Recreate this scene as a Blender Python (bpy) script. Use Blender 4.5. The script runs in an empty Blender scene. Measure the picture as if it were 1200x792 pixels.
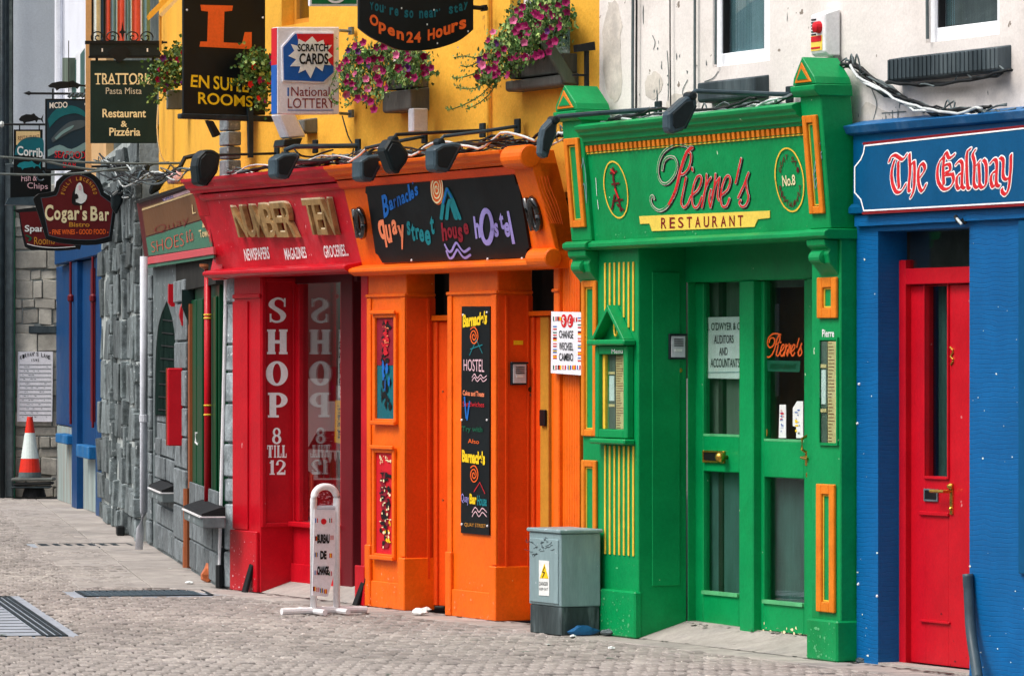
import bpy, bmesh, math, random
from math import sin, cos, pi, radians
from mathutils import Vector, Matrix
random.seed(7)
scene = bpy.context.scene
COL = scene.collection
# ------------------------------------------------------------ camera, world, sun
FPX, CX, CY, EYE = 5500.0, 600.0, 421.0, 1.6      # focal length and horizon in photo pixels, eye height
cam_data = bpy.data.cameras.new('camera'); cam = bpy.data.objects.new('camera', cam_data); COL.objects.link(cam)
cam_data.sensor_width = 36; cam_data.lens = 36*FPX/1200; cam_data.shift_y = (CY-396)/1200
cam_data.clip_start = .1; cam_data.clip_end = 2000
cam.location = (0, 0, EYE); cam.rotation_euler = (pi/2, 0, 0)
scene.camera = cam
w = bpy.data.worlds.new('World'); scene.world = w; w.use_nodes = True
nt = w.node_tree; bg = nt.nodes['Background']
sky = nt.nodes.new('ShaderNodeTexSky'); sky.sky_type = 'NISHITA'; sky.sun_disc = False
SUN_AZ, SUN_EL = radians(-112), radians(56)        # azimuth of where the light comes from, clockwise from +Y
sky.sun_elevation = SUN_EL; sky.sun_rotation = SUN_AZ; sky.dust_density = 6; sky.air_density = 1.0; sky.ozone_density = 1.0
hs = nt.nodes.new('ShaderNodeHueSaturation'); hs.inputs['Saturation'].default_value = .6
nt.links.new(sky.outputs[0], hs.inputs['Color']); nt.links.new(hs.outputs[0], bg.inputs[0]); bg.inputs[1].default_value = .15
sd = bpy.data.lights.new('sun', 'SUN'); sd.energy = 1.5; sd.angle = radians(22); sd.color = (1, .975, .94)
so = bpy.data.objects.new('sun', sd); COL.objects.link(so)
sv = Vector((sin(SUN_AZ)*cos(SUN_EL), cos(SUN_AZ)*cos(SUN_EL), sin(SUN_EL)))
so.rotation_euler = sv.to_track_quat('Z', 'Y').to_euler()
scene.view_settings.view_transform = 'Standard'; scene.view_settings.look = 'None'
scene.view_settings.exposure = 0.3; scene.view_settings.gamma = 1
# ------------------------------------------------------------ frames: x along a wall, y into it, z up
class Frame:
    def __init__(s, O, ang):
        s.O = Vector(O); s.ang = ang; s.ex = Vector((cos(ang), sin(ang))); s.ey = Vector((-sin(ang), cos(ang)))
    def hit(s, px, py, y0=0, k=0, z0=0):            # point of the plane y = y0 - k(z - z0) seen at a photo pixel
        r = Vector(((px-CX)/FPX, 1)); rz = (CY-py)/FPX; c = -s.O
        t = (y0 - k*(EYE-z0) - c.dot(s.ey)) / (r.dot(s.ey) + k*rz)
        p = c + r*t
        return (p.dot(s.ex), p.dot(s.ey), EYE + rz*t)
    def U(s, px, y=0): return s.hit(px, 421, y)[0]
    def Z(s, px, py, y=0): return s.hit(px, py, y)[2]
    def world(s, p):
        q = s.O + s.ex*p[0] + s.ey*p[1]; return Vector((q.x, q.y, p[2]))
    def scale(s, px, y=0): return (s.hit(px, 421, y)[2]-s.hit(px, 422, y)[2])
class Pl:
    def __init__(s, f, y0=0, k=0, z0=0): s.f, s.y0, s.k, s.z0 = f, y0, k, z0
    def hit(s, px, py, d=0): return s.f.hit(px, py, s.y0-d, s.k, s.z0)
def ground_pt(px, py):
    Z = EYE*FPX/(py-CY); return ((px-CX)/FPX*Z, Z)
A = Frame(ground_pt(275, 690.3), math.atan2(-5500, 2627))
_b0, _b1 = ground_pt(256, 688), ground_pt(118, 602)
B = Frame(_b0, math.atan2(_b0[1]-_b1[1], _b0[0]-_b1[0]))
_d0, _d1 = ground_pt(117, 603), ground_pt(68, 586)
D = Frame(_d0, math.atan2(_d0[1]-_d1[1], _d0[0]-_d1[0]))
Cf = Frame(ground_pt(68, 583), 0)
G = Frame((0, 30), math.atan2(-5500, 1000))        # direction of the paving
def perp(f, px, y=0):                               # frame of something sticking out of wall f at photo column px
    h = f.hit(px, 421, y); o = f.world((h[0], h[1], 0)); return Frame((o.x, o.y), f.ang+pi/2)
# ------------------------------------------------------------ materials
def lin(c):
    return tuple((v/255/12.92 if v/255 <= .04045 else ((v/255+.055)/1.055)**2.4) for v in c)
MATS = {}
def mat(name, c, rough=.5, var=.12, scale=6, bump=.15, bscale=None, c2=None, c2amt=.5, chips=None, chipt=.7, chips_scale=9, metal=0, spec=.25, streak=False, tone=False, coat=0, extra=None, grit=.1):
    m = bpy.data.materials.new(name); m.use_nodes = True; MATS[name] = m
    n, l = m.node_tree.nodes, m.node_tree.links
    b = n['Principled BSDF']; b.inputs['Roughness'].default_value = rough; b.inputs['Metallic'].default_value = metal
    b.inputs['Specular IOR Level'].default_value = spec; b.inputs['Coat Weight'].default_value = coat
    tc = n.new('ShaderNodeTexCoord'); mp = n.new('ShaderNodeMapping'); l.new(tc.outputs['Object'], mp.inputs[0])
    if streak: mp.inputs['Scale'].default_value = (1, 1, .18)
    n1 = n.new('ShaderNodeTexNoise'); n1.inputs['Scale'].default_value = scale; n1.inputs['Detail'].default_value = 6; n1.inputs['Roughness'].default_value = .65
    l.new(mp.outputs[0], n1.inputs[0])
    base = lin(c); r = n.new('ShaderNodeValToRGB')
    dk = tuple(max(0, x*(1-var*1.6)) for x in base); br = tuple(min(1, x*(1+var)+var*.012) for x in base)
    r.color_ramp.elements[0].position = .3; r.color_ramp.elements[1].position = .7
    r.color_ramp.elements[0].color = (*dk, 1); r.color_ramp.elements[1].color = (*br, 1)
    l.new(n1.outputs[0], r.inputs[0]); out = r.outputs[0]
    def mixc(fac, col, a, is_out=False):
        x = n.new('ShaderNodeMix'); x.data_type = 'RGBA'; l.new(fac, x.inputs[0]); l.new(a, x.inputs[6])
        if is_out: l.new(col, x.inputs[7])
        else: x.inputs[7].default_value = (*lin(col), 1)
        return x.outputs[2]
    def thresh(src, lo, hi, amt=1):
        q = n.new('ShaderNodeMapRange'); q.inputs[1].default_value = lo; q.inputs[2].default_value = hi; q.inputs[4].default_value = amt
        l.new(src, q.inputs[0]); return q.outputs[0]
    if c2:
        n2 = n.new('ShaderNodeTexNoise'); n2.inputs['Scale'].default_value = scale*.45; n2.inputs['Detail'].default_value = 8; n2.inputs['Roughness'].default_value = .7
        l.new(mp.outputs[0], n2.inputs[0]); out = mixc(thresh(n2.outputs[0], .5, .68, c2amt), c2, out)
    if chips:
        n3 = n.new('ShaderNodeTexNoise'); n3.inputs['Scale'].default_value = chips_scale; n3.inputs['Detail'].default_value = 3
        l.new(tc.outputs['Object'], n3.inputs[0]); out = mixc(thresh(n3.outputs[0], chipt, chipt+.015), chips, out)
    n6 = n.new('ShaderNodeTexNoise'); n6.inputs['Scale'].default_value = 55; n6.inputs['Detail'].default_value = 4; n6.inputs['Roughness'].default_value = .8; l.new(mp.outputs[0], n6.inputs[0])
    mr = n.new('ShaderNodeMapRange'); mr.inputs[1].default_value = .3; mr.inputs[2].default_value = .7; mr.inputs[3].default_value = 1-grit; mr.inputs[4].default_value = 1+grit; l.new(n6.outputs[0], mr.inputs[0])
    h0 = n.new('ShaderNodeHueSaturation'); l.new(mr.outputs[0], h0.inputs['Value']); l.new(out, h0.inputs['Color']); out = h0.outputs[0]
    if tone:
        at = n.new('ShaderNodeAttribute'); at.attribute_name = 'tone'
        h = n.new('ShaderNodeHueSaturation'); l.new(at.outputs['Fac'], h.inputs['Value']); l.new(out, h.inputs['Color']); out = h.outputs[0]
    l.new(out, b.inputs['Base Color'])
    if bump:
        n4 = n.new('ShaderNodeTexNoise'); n4.inputs['Scale'].default_value = bscale or scale*6; n4.inputs['Detail'].default_value = 5
        l.new(mp.outputs[0], n4.inputs[0]); bp = n.new('ShaderNodeBump'); bp.inputs['Strength'].default_value = bump; bp.inputs['Distance'].default_value = .01
        l.new(n4.outputs[0], bp.inputs['Height']); l.new(bp.outputs[0], b.inputs['Normal'])
        rr = n.new('ShaderNodeMapRange'); rr.inputs[3].default_value = max(0, rough-.12); rr.inputs[4].default_value = min(1, rough+.15)
        l.new(n1.outputs[0], rr.inputs[0]); l.new(rr.outputs[0], b.inputs['Roughness'])
    if extra: extra(m, n, l, b, tc, out)
    return m
def coursed(h, ln, depth=.004, strength=.6):        # thin painted courses pressed through the paint
    def f(m, n, l, b, tc, out):
        br = n.new('ShaderNodeTexBrick'); br.inputs['Scale'].default_value = 1; br.inputs['Brick Width'].default_value = ln; br.inputs['Row Height'].default_value = h
        br.inputs['Mortar Size'].default_value = h*.1; br.inputs['Mortar Smooth'].default_value = .6; br.inputs['Color1'].default_value = (1, 1, 1, 1); br.inputs['Color2'].default_value = (.8, .8, .8, 1); br.inputs['Mortar'].default_value = (0, 0, 0, 1)
        sx = n.new('ShaderNodeSeparateXYZ'); l.new(tc.outputs['Object'], sx.inputs[0]); ad = n.new('ShaderNodeMath'); l.new(sx.outputs[0], ad.inputs[0]); l.new(sx.outputs[1], ad.inputs[1])
        cb = n.new('ShaderNodeCombineXYZ'); l.new(ad.outputs[0], cb.inputs[0])
        nz = n.new('ShaderNodeTexNoise'); nz.inputs['Scale'].default_value = 4; l.new(tc.outputs['Object'], nz.inputs[0])
        ma = n.new('ShaderNodeMath'); ma.operation = 'MULTIPLY_ADD'; l.new(nz.outputs[0], ma.inputs[0]); ma.inputs[1].default_value = .06; l.new(sx.outputs[2], ma.inputs[2]); l.new(ma.outputs[0], cb.inputs[1])
        l.new(cb.outputs[0], br.inputs[0]); bp = n.new('ShaderNodeBump'); bp.inputs['Strength'].default_value = strength; bp.inputs['Distance'].default_value = depth
        l.new(br.outputs[0], bp.inputs['Height']); l.new(bp.outputs[0], b.inputs['Normal'])
    return f
# paints
mat('red_paint', (194, 14, 32), .33, .1, 3, .15, 40, c2=(168, 20, 34), c2amt=.6, chips=(206, 120, 120), chipt=.745, chips_scale=14)
mat('faded_red_paint', (202, 28, 46), .4, .14, 5, .12, 30, c2=(214, 100, 110), c2amt=.3, chips=(226, 150, 155), chipt=.71, chips_scale=22, streak=False)
mat('maroon_paint', (104, 18, 28), .35, .1, 4, .06)
mat('orange_paint', (240, 106, 12), .42, .1, 3, .2, 30, c2=(222, 80, 18), c2amt=.7, chips=(244, 176, 104), chipt=.755, chips_scale=18)
mat('deep_orange_paint', (234, 80, 20), .4, .08, 2, .15, 30, c2=(210, 64, 20), c2amt=.6)
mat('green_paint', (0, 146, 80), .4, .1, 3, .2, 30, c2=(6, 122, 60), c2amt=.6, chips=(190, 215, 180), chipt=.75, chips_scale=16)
mat('pale_green_edge', (90, 178, 120), .4, .15, 8, .1)
mat('blue_wall_paint', (0, 96, 158), .5, .1, 2.5, 0, c2=(0, 82, 140), c2amt=.7, chips=(215, 225, 235), chipt=.775, chips_scale=13, extra=coursed(.024, .17, .006, .6))
mat('blue_board_paint', (0, 82, 128), .35, .08, 3, .05, c2=(0, 68, 112), c2amt=.4)
mat('weathered_blue', (12, 98, 156), .5, .15, 5, .2, 30, c2=(96, 140, 185), c2amt=.8)
mat('yellow_render', (242, 182, 64), .75, .09, 1.8, .45, 22, c2=(234, 160, 52), c2amt=.6, chips=(196, 140, 60), chipt=.74, chips_scale=5)
mat('white_render', (232, 226, 221), .75, .06, 1.4, .35, 18, c2=(192, 184, 176), c2amt=.75, chips=(140, 130, 120), chipt=.715, chips_scale=13)
mat('render_patch', (214, 206, 196), .85, .15, 6, .4, 20, c2=(170, 166, 162), c2amt=.8)
mat('pipe_white', (206, 210, 218), .45, .1, 5, .1, c2=(190, 194, 204), c2amt=.6)
mat('white_paint', (238, 238, 240), .4, .05, 5, .05, c2=(205, 203, 200), c2amt=.35)
mat('white_letter', (255, 255, 255), .5, .03, 20, 0)
mat('frame_white', (240, 243, 248), .4, .03, 3, .03)
mat('gold_paint', (238, 196, 66), .45, .12, 12, .05)
mat('gilt_paint', (226, 128, 28), .45, .1, 8, .05, c2=(214, 96, 30), c2amt=.6)
mat('pale_gilt', (235, 206, 150), .4, .1, 8, .05)
mat('sign_dark_green', (20, 44, 42), .4, .12, 4, .05, c2=(30, 58, 54), c2amt=.5)
mat('cover_stone', (158, 166, 176), .6, .12, 5, .3, 30, c2=(120, 130, 142), c2amt=.6)
mat('black_board', (6, 14, 18), .42, .15, 5, .05, c2=(18, 30, 34), c2amt=.5)
mat('black_gloss', (8, 10, 10), .08, .05, 5, 0, spec=.6, coat=.6)
mat('black_rubber', (22, 24, 26), .7, .2, 12, .2)
mat('dark_metal', (26, 38, 44), .45, .2, 8, .15, c2=(60, 78, 84), c2amt=.45)
mat('lamp_metal', (58, 76, 86), .4, .15, 8, .1, c2=(82, 100, 108), c2amt=.5)
mat('lamp_dark', (24, 36, 40), .4, .15, 8, .1)
mat('grey_metal', (120, 134, 140), .4, .15, 8, .1, metal=.5)
mat('brass', (205, 160, 70), .25, .15, 12, .05, metal=.9)
mat('slate', (54, 66, 72), .6, .2, 6, .35, 20, c2=(120, 132, 136), c2amt=.4, streak=True)
mat('light_stone', (104, 114, 116), .8, .18, 6, .5, 22, c2=(96, 110, 112), c2amt=.8, chips=(198, 205, 208), chipt=.66, chips_scale=12)
mat('pale_stone', (134, 143, 147), .9, .3, 9, .9, 18, c2=(84, 94, 96), c2amt=.9, chips=(176, 184, 186), chipt=.68, chips_scale=20, tone=True, grit=.25)
mat('niche_shade', (26, 42, 38), 1, .3, 6, 0, spec=0)  # darkness inside the niche, put into the colour
mat('far_blue_paint', (0, 64, 116), .4, .1, 4, .06, c2=(0, 46, 98), c2amt=.5)
mat('rubble_stone', (116, 126, 128), .9, .35, 9, 1, 14, c2=(64, 72, 72), c2amt=.9, chips=(178, 186, 186), chipt=.68, chips_scale=24, tone=True, grit=.3)
mat('buff_stone', (196, 192, 180), .85, .2, 5, .7, 16, c2=(128, 132, 126), c2amt=.8, tone=True)
mat('mortar', (70, 80, 78), .95, .25, 9, .6, 30, c2=(150, 158, 156), c2amt=.4)
mat('pale_mortar', (170, 178, 176), .95, .25, 9, .6, 30)
mat('sett_stone', (156, 149, 143), .85, .24, 9, .5, 40, c2=(150, 142, 140), c2amt=.7, chips=(216, 206, 198), chipt=.68, chips_scale=26, tone=True)
mat('sett_joint', (92, 88, 85), .95, .3, 12, .5, 40, c2=(120, 112, 104), c2amt=.8)
mat('slab_concrete', (166, 159, 153), .85, .16, 5, .4, 40, c2=(136, 132, 130), c2amt=.8, chips=(110, 106, 102), chipt=.73, chips_scale=14, tone=True)
mat('cabinet_paint', (136, 160, 164), .42, .12, 5, .15, 30, c2=(84, 106, 114), c2amt=.5, chips=(176, 190, 196), chipt=.68, chips_scale=14, streak=True)
mat('cabinet_base', (58, 70, 72), .6, .3, 9, .3, c2=(140, 156, 160), c2amt=.7, streak=True)
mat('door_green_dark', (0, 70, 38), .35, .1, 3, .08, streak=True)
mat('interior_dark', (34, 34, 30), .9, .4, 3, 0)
mat('blind_sky_tint', (150, 178, 182), .8, .15, 5, 0, c2=(80, 104, 108), c2amt=.8, streak=True)  # blind paled so its colour carries the sky reflection
mat('curtain_dark', (66, 98, 94), .8, .3, 6, 0, streak=True)
mat('curtain_grey', (100, 114, 102), .85, .3, 5, 0, streak=True)
mat('pale_grey_render', (196, 204, 210), .8, .06, 1.2, .25, 20, c2=(178, 188, 196), c2amt=.5)
mat('far_white_render', (226, 230, 240), .8, .05, 1.5, .2, 20)
mat('tan_render', (206, 168, 120), .8, .1, 2, .3)
mat('cable_black', (18, 22, 24), .5, .2, 10, 0)
mat('cable_grey', (92, 104, 106), .5, .2, 10, 0)
mat('cable_white', (205, 212, 212), .5, .15, 10, 0)
mat('leaf_green', (70, 108, 44), .55, .4, 30, 0, tone=True)
mat('leaf_pale', (150, 172, 96), .55, .3, 30, 0, tone=True)
mat('petal_magenta', (148, 10, 84), .6, .25, 30, 0, tone=True)
mat('petal_pink', (214, 110, 150), .6, .2, 30, 0)
mat('petal_red', (214, 34, 30), .6, .2, 30, 0)
mat('petal_purple', (86, 24, 96), .6, .2, 30, 0)
mat('flower_eye', (240, 225, 170), .6, .1, 30, 0)
mat('wood_grey', (108, 112, 108), .8, .25, 8, .4, c2=(70, 72, 70), c2amt=.6, streak=True)
mat('bronze_letter', (172, 138, 90), .4, .3, 14, .1, c2=(128, 98, 60), c2amt=.7)
mat('bronze_highlight', (240, 226, 192), .4, .1, 10, 0)  # cream highlight on the letter edges, put into the colour
for nm, c in dict(ink_black=(22, 22, 24), sign_red=(206, 28, 42), sign_blue=(30, 92, 176), sign_orange=(240, 104, 38), letter_gold=(240, 200, 70), letter_cream=(240, 226, 180), letter_red=(214, 40, 46),
                  letter_silver=(200, 196, 180), letter_teal=(20, 128, 138), letter_blue=(24, 104, 190), letter_lilac=(160, 150, 220), letter_maroon=(140, 26, 44), letter_salmon=(244, 138, 96), letter_mid_teal=(14, 100, 112),
                  paper_white=(232, 236, 234), sign_maroon=(96, 22, 26), sign_green=(14, 84, 60), panel_white=(236, 236, 242), banner_yellow=(246, 214, 92), dark_red_ink=(130, 24, 30), stripe_red=(226, 96, 76),
                  stripe_teal=(112, 150, 158), stripe_white=(224, 236, 232), stripe_navy=(24, 50, 66), cloth_green=(0, 110, 66), ochre=(200, 140, 50), pink_rail=(224, 92, 100), brown_panel=(120, 80, 46), aged_green=(72, 128, 104),
                  cone_red=(220, 50, 34), bag_blue=(40, 100, 150), wrapper_orange=(200, 110, 66), copper_brown=(150, 84, 50), letter_yellow=(246, 206, 30), light_pink=(230, 190, 200), kiosk_yellow=(240, 190, 40), sail_grey=(70,86,96)).items():
    mat(nm, c, .45, .06, 10, .02)
mat('rusty_panel', (150, 166, 164), .6, .2, 6, .2, c2=(150, 96, 60), c2amt=.7, streak=True)
def glass(name, refl, tint=(.9, .97, .95), rough=.0):
    m = bpy.data.materials.new(name); m.use_nodes = True; MATS[name] = m
    n, l = m.node_tree.nodes, m.node_tree.links; n.remove(n['Principled BSDF'])
    g = n.new('ShaderNodeBsdfGlossy'); g.inputs['Roughness'].default_value = rough; t = n.new('ShaderNodeBsdfTransparent'); t.inputs[0].default_value = (*tint, 1)
    f = n.new('ShaderNodeLayerWeight'); f.inputs[0].default_value = .5; pw = n.new('ShaderNodeMath'); pw.operation = 'POWER'; pw.inputs[1].default_value = 4
    ad = n.new('ShaderNodeMath'); ad.operation = 'MULTIPLY_ADD'; ad.use_clamp = True; ad.inputs[1].default_value = .6; ad.inputs[2].default_value = refl
    mx = n.new('ShaderNodeMixShader'); l.new(f.outputs['Facing'], pw.inputs[0]); l.new(pw.outputs[0], ad.inputs[0]); l.new(ad.outputs[0], mx.inputs[0]); l.new(t.outputs[0], mx.inputs[1]); l.new(g.outputs[0], mx.inputs[2])
    l.new(mx.outputs[0], n['Material Output'].inputs[0]); return m
glass('clear_glass', .05); glass('mirror_glass', .24, (.95, .95, .95), .0); glass('sky_glass', .2, (.9, .96, .97))
# ------------------------------------------------------------ mesh builder
def hull2(pts):
    pts = sorted(set((round(a, 6), round(b, 6)) for a, b in pts))
    if len(pts) < 3: return pts
    def half(P):
        r = []
        for p in P:
            while len(r) > 1 and (r[-1][0]-r[-2][0])*(p[1]-r[-2][1])-(r[-1][1]-r[-2][1])*(p[0]-r[-2][0]) <= 0: r.pop()
            r.append(p)
        return r[:-1]
    return half(pts)+half(pts[::-1])
def smooth(pts, n=5):                               # Catmull-Rom
    if len(pts) < 3: return list(pts)
    P = [pts[0]]+list(pts)+[pts[-1]]; r = []
    for i in range(1, len(P)-2):
        for j in range(n):
            t = j/n; a, b, c, d = P[i-1], P[i], P[i+1], P[i+2]
            r.append(tuple(.5*((2*b[k])+(-a[k]+c[k])*t+(2*a[k]-5*b[k]+4*c[k]-d[k])*t*t+(-a[k]+3*b[k]-3*c[k]+d[k])*t**3) for k in range(len(b))))
    r.append(tuple(pts[-1])); return r
TXT = {}
def text2d(body, bold=0, ext=0, res=4, space=1):
    key = (body, bold, ext, res, space)
    if key not in TXT:
        cu = bpy.data.curves.new('t', 'FONT'); cu.body = body; cu.size = 1; cu.offset = bold; cu.extrude = ext; cu.resolution_u = res; cu.fill_mode = 'BOTH' if ext else 'FRONT'; cu.align_x = 'LEFT'; cu.space_character = space
        ob = bpy.data.objects.new('t', cu); COL.objects.link(ob); bpy.context.view_layer.update()
        me = bpy.data.meshes.new_from_object(ob.evaluated_get(bpy.context.evaluated_depsgraph_get()))
        v = [tuple(x.co) for x in me.vertices]; f = [tuple(p.vertices) for p in me.polygons]
        bpy.data.objects.remove(ob); bpy.data.curves.remove(cu); bpy.data.meshes.remove(me)
        xs = [a[0] for a in v]; ys = [a[1] for a in v]; x0, x1, y0, y1 = min(xs), max(xs), min(ys), max(ys)
        v = [((a[0]-x0)/max(1e-6, x1-x0), (a[1]-y0)/max(1e-6, y1-y0), a[2]) for a in v]; TXT[key] = (v, f)
    return TXT[key]
class MB:
    def __init__(s): s.v = []; s.f = []; s.t = []; s.k = 0; s.tone = 1.0; s.pc = []
    def add(s, v, f):
        s.pc.append((len(s.v), len(s.f))); o = len(s.v); s.v += [tuple(p) for p in v]; s.f += [tuple(i+o for i in q) for q in f]; s.t += [s.tone]*len(f); return s
    def box(s, u0, u1, y0, y1, z0, z1):
        u0, u1 = min(u0, u1), max(u0, u1); y0, y1 = min(y0, y1), max(y0, y1); z0, z1 = min(z0, z1), max(z0, z1)
        return s.add([(u0, y0, z0), (u1, y0, z0), (u1, y1, z0), (u0, y1, z0), (u0, y0, z1), (u1, y0, z1), (u1, y1, z1), (u0, y1, z1)],
                     [(0, 3, 2, 1), (4, 5, 6, 7), (0, 1, 5, 4), (1, 2, 6, 5), (2, 3, 7, 6), (3, 0, 4, 7)])
    def prism(s, front, d):                          # front: 3-D outline, extruded by vector d
        n = len(front); b = [tuple(p[i]+d[i] for i in range(3)) for p in front]
        return s.add(list(front)+b, [tuple(range(n)), tuple(range(2*n-1, n-1, -1))]+[(i, n+i, n+(i+1) % n, (i+1) % n) for i in range(n)])
    def prof(s, yz, u0, u1): return s.prism([(u0, y, z) for y, z in yz], (u1-u0, 0, 0))     # moulding run along a wall
    def plan(s, uy, z0, z1): return s.prism([(u, y, z0) for u, y in uy], (0, 0, z1-z0))
    def face(s, uz, y0, y1): return s.prism([(u, y0, z) for u, z in uz], (0, y1-y0, 0))
    def ppoly(s, pl, px, d=0, th=.02):               # outline given on a plane, th thick
        return s.prism([pl.hit(x, y, d) for x, y in px], (0, th, 0))
    def tube(s, P, r, n=8, caps=True):
        P = [Vector(p) for p in P]; rings = []; m = len(P)
        for i in range(m):
            d = (P[min(i+1, m-1)]-P[max(i-1, 0)]).normalized(); a = d.cross(Vector((0, 0, 1)))
            if a.length < .05: a = d.cross(Vector((0, 1, 0)))
            a.normalize(); b = d.cross(a); rr = r[i] if isinstance(r, (list, tuple)) else r
            rings.append([P[i]+a*(rr*cos(2*pi*j/n))+b*(rr*sin(2*pi*j/n)) for j in range(n)])
        v = [tuple(p) for q in rings for p in q]; f = []
        for i in range(m-1):
            for j in range(n): f.append((i*n+j, i*n+(j+1) % n, (i+1)*n+(j+1) % n, (i+1)*n+j))
        if caps: f += [tuple(range(n))[::-1], tuple((m-1)*n+j for j in range(n))]
        return s.add(v, f)
    def lathe(s, c, prof, n=16, ax='z'):             # prof: (radius, height)
        v = []; f = []; m = len(prof)
        for r, h in prof:
            for j in range(n):
                a = 2*pi*j/n
                v.append((c[0]+r*cos(a), c[1]+r*sin(a), c[2]+h) if ax == 'z' else ((c[0]+r*cos(a), c[1]+h, c[2]+r*sin(a)) if ax == 'y' else (c[0]+h, c[1]+r*cos(a), c[2]+r*sin(a))))
        for i in range(m-1):
            for j in range(n): f.append((i*n+j, i*n+(j+1) % n, (i+1)*n+(j+1) % n, (i+1)*n+j))
        f += [tuple(range(n))[::-1], tuple((m-1)*n+j for j in range(n))]
        return s.add(v, f)
    def text(s, body, pl, quad, d=.004, bold=0, th=0, space=1, bend=None, flip=False):    # quad: TL, TR, BR, BL as photo pixels on plane pl
        v, f = text2d(body, bold, th*4 if th else 0, space=space)
        (ax, ay), (bx, by), (cx, cy), (dx, dy) = quad; out = []
        zs = [p[2] for p in v]; zm = max(zs) if zs else 0
        for x, y, z in v:
            if flip: x = 1-x
            tx, ty = ax+(bx-ax)*x, ay+(by-ay)*x; ex, ey = dx+(cx-dx)*x, dy+(cy-dy)*x
            q = (ex+(tx-ex)*y, ey+(ty-ey)*y)
            if bend: q = (q[0], q[1]+bend(x))
            h = pl.hit(q[0], q[1]); dd = d + (th if (th and z > 0) else 0)
            out.append((h[0], h[1]-dd, h[2]))
        return s.add(out, f)
    def nib(s, pl, pts, nx, nz, d=.004, ang=0, sm=0, grow=0):   # broad-pen stroke; nib is an ellipse nx by nz metres, turned by ang
        if sm: pts = smooth(pts, sm)
        H = [pl.hit(x, y) for x, y in pts]; off = []
        for j in range(10):
            a = 2*pi*j/10; ox, oz = cos(a)*(nx/2+grow), sin(a)*(nz/2+grow)
            off.append((ox*cos(ang)-oz*sin(ang), ox*sin(ang)+oz*cos(ang)))
        for i in range(max(1, len(H)-1)):
            a, b = H[i], H[min(i+1, len(H)-1)]
            hp = hull2([(a[0]+o[0], a[2]+o[1]) for o in off]+[(b[0]+o[0], b[2]+o[1]) for o in off])
            s.k = (s.k+1) % 7; dd = d + s.k*.00022; y = (a[1]+b[1])/2
            sl = pl.k
            s.add([(u, (a[1]+sl*(a[2]-z))-dd if sl else y-dd, z) for u, z in hp], [tuple(range(len(hp)))])
        return s
ORG = {}
def tag(o, label=None, cat=None, group=None, kind=None):
    for k, v in (('label', label), ('category', cat), ('group', group), ('kind', kind)):
        if v: o[k] = v
    return o
def thing(fr, name, label, cat, u, y, z, group=None):
    o = bpy.data.objects.new(name, None); COL.objects.link(o); p = fr.world((u, y, z)); o.location = p; o.rotation_euler = (0, 0, fr.ang)
    o.empty_display_size = .2; ORG[o] = (fr, u, y, z); return tag(o, label, cat, group)
SPLIT = {'plinth_block', 'ledge', 'capital', 'door_frame', 'window_frame', 'glazing_bead', 'header_rail', 'edge_band', 'gasket', 'post', 'gable', 'door_post', 'panel_moulding', 'transom'}
def part(par, name, mt, mb, bev=0, warp=None, label=None, kind=None, smooth_=False, fr=None):
    if name in SPLIT and len(mb.pc) > 1 and len(mb.pc) < 7:
        o = None
        for i, (v0, f0) in enumerate(mb.pc):
            v1, f1 = mb.pc[i+1] if i+1 < len(mb.pc) else (len(mb.v), len(mb.f)); q = MB(); q.v = mb.v[v0:v1]; q.f = [tuple(k-v0 for k in f) for f in mb.f[f0:f1]]; q.t = mb.t[f0:f1]; q.pc = [(0, 0)]; x = part(par, name, mt, q, bev, warp, label, kind, smooth_, fr); o = o or x
        return o
    F_, u, y, z = ORG[par]; V = mb.v
    if fr is not None and fr is not F_:
        V2 = []
        for p in V:
            q = fr.world(p); r = Vector((q.x, q.y))-F_.O; V2.append((r.dot(F_.ex), r.dot(F_.ey), q.z))
        V = V2
    if warp: V = [warp(*p) for p in V]
    me = bpy.data.meshes.new(name); me.from_pydata([(a-u, b-y, c-z) for a, b, c in V], [], mb.f)
    return finish(me, par, name, mt, mb, bev, label, kind, smooth_)
def finish(me, par, name, mt, mb, bev, label, kind, smooth_):
    if any(t != 1.0 for t in mb.t) or mt in ('pale_stone', 'rubble_stone', 'sett_stone', 'slab_concrete', 'leaf_green', 'leaf_pale', 'petal_magenta', 'buff_stone'):
        at = me.attributes.new('tone', 'FLOAT', 'FACE')
        for i, t in enumerate(mb.t): at.data[i].value = t
    bm = bmesh.new(); bm.from_mesh(me)
    if bev or len(mb.f) < 4000: bmesh.ops.recalc_face_normals(bm, faces=bm.faces)
    if bev:
        es = [e for e in bm.edges if len(e.link_faces) == 2 and e.calc_face_angle(0) > .5]
        bmesh.ops.bevel(bm, geom=es, offset=bev, offset_type='OFFSET', segments=1, affect='EDGES', clamp_overlap=True)
    bm.to_mesh(me); bm.free()
    if smooth_:
        for p in me.polygons: p.use_smooth = True
    me.materials.append(MATS[mt]); o = bpy.data.objects.new(name, me); COL.objects.link(o)
    if par is not None:
        o.parent = par; ORG[o] = ORG[par]
    if label: o['label'] = label
    if kind: o['kind'] = kind
    return o
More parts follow.
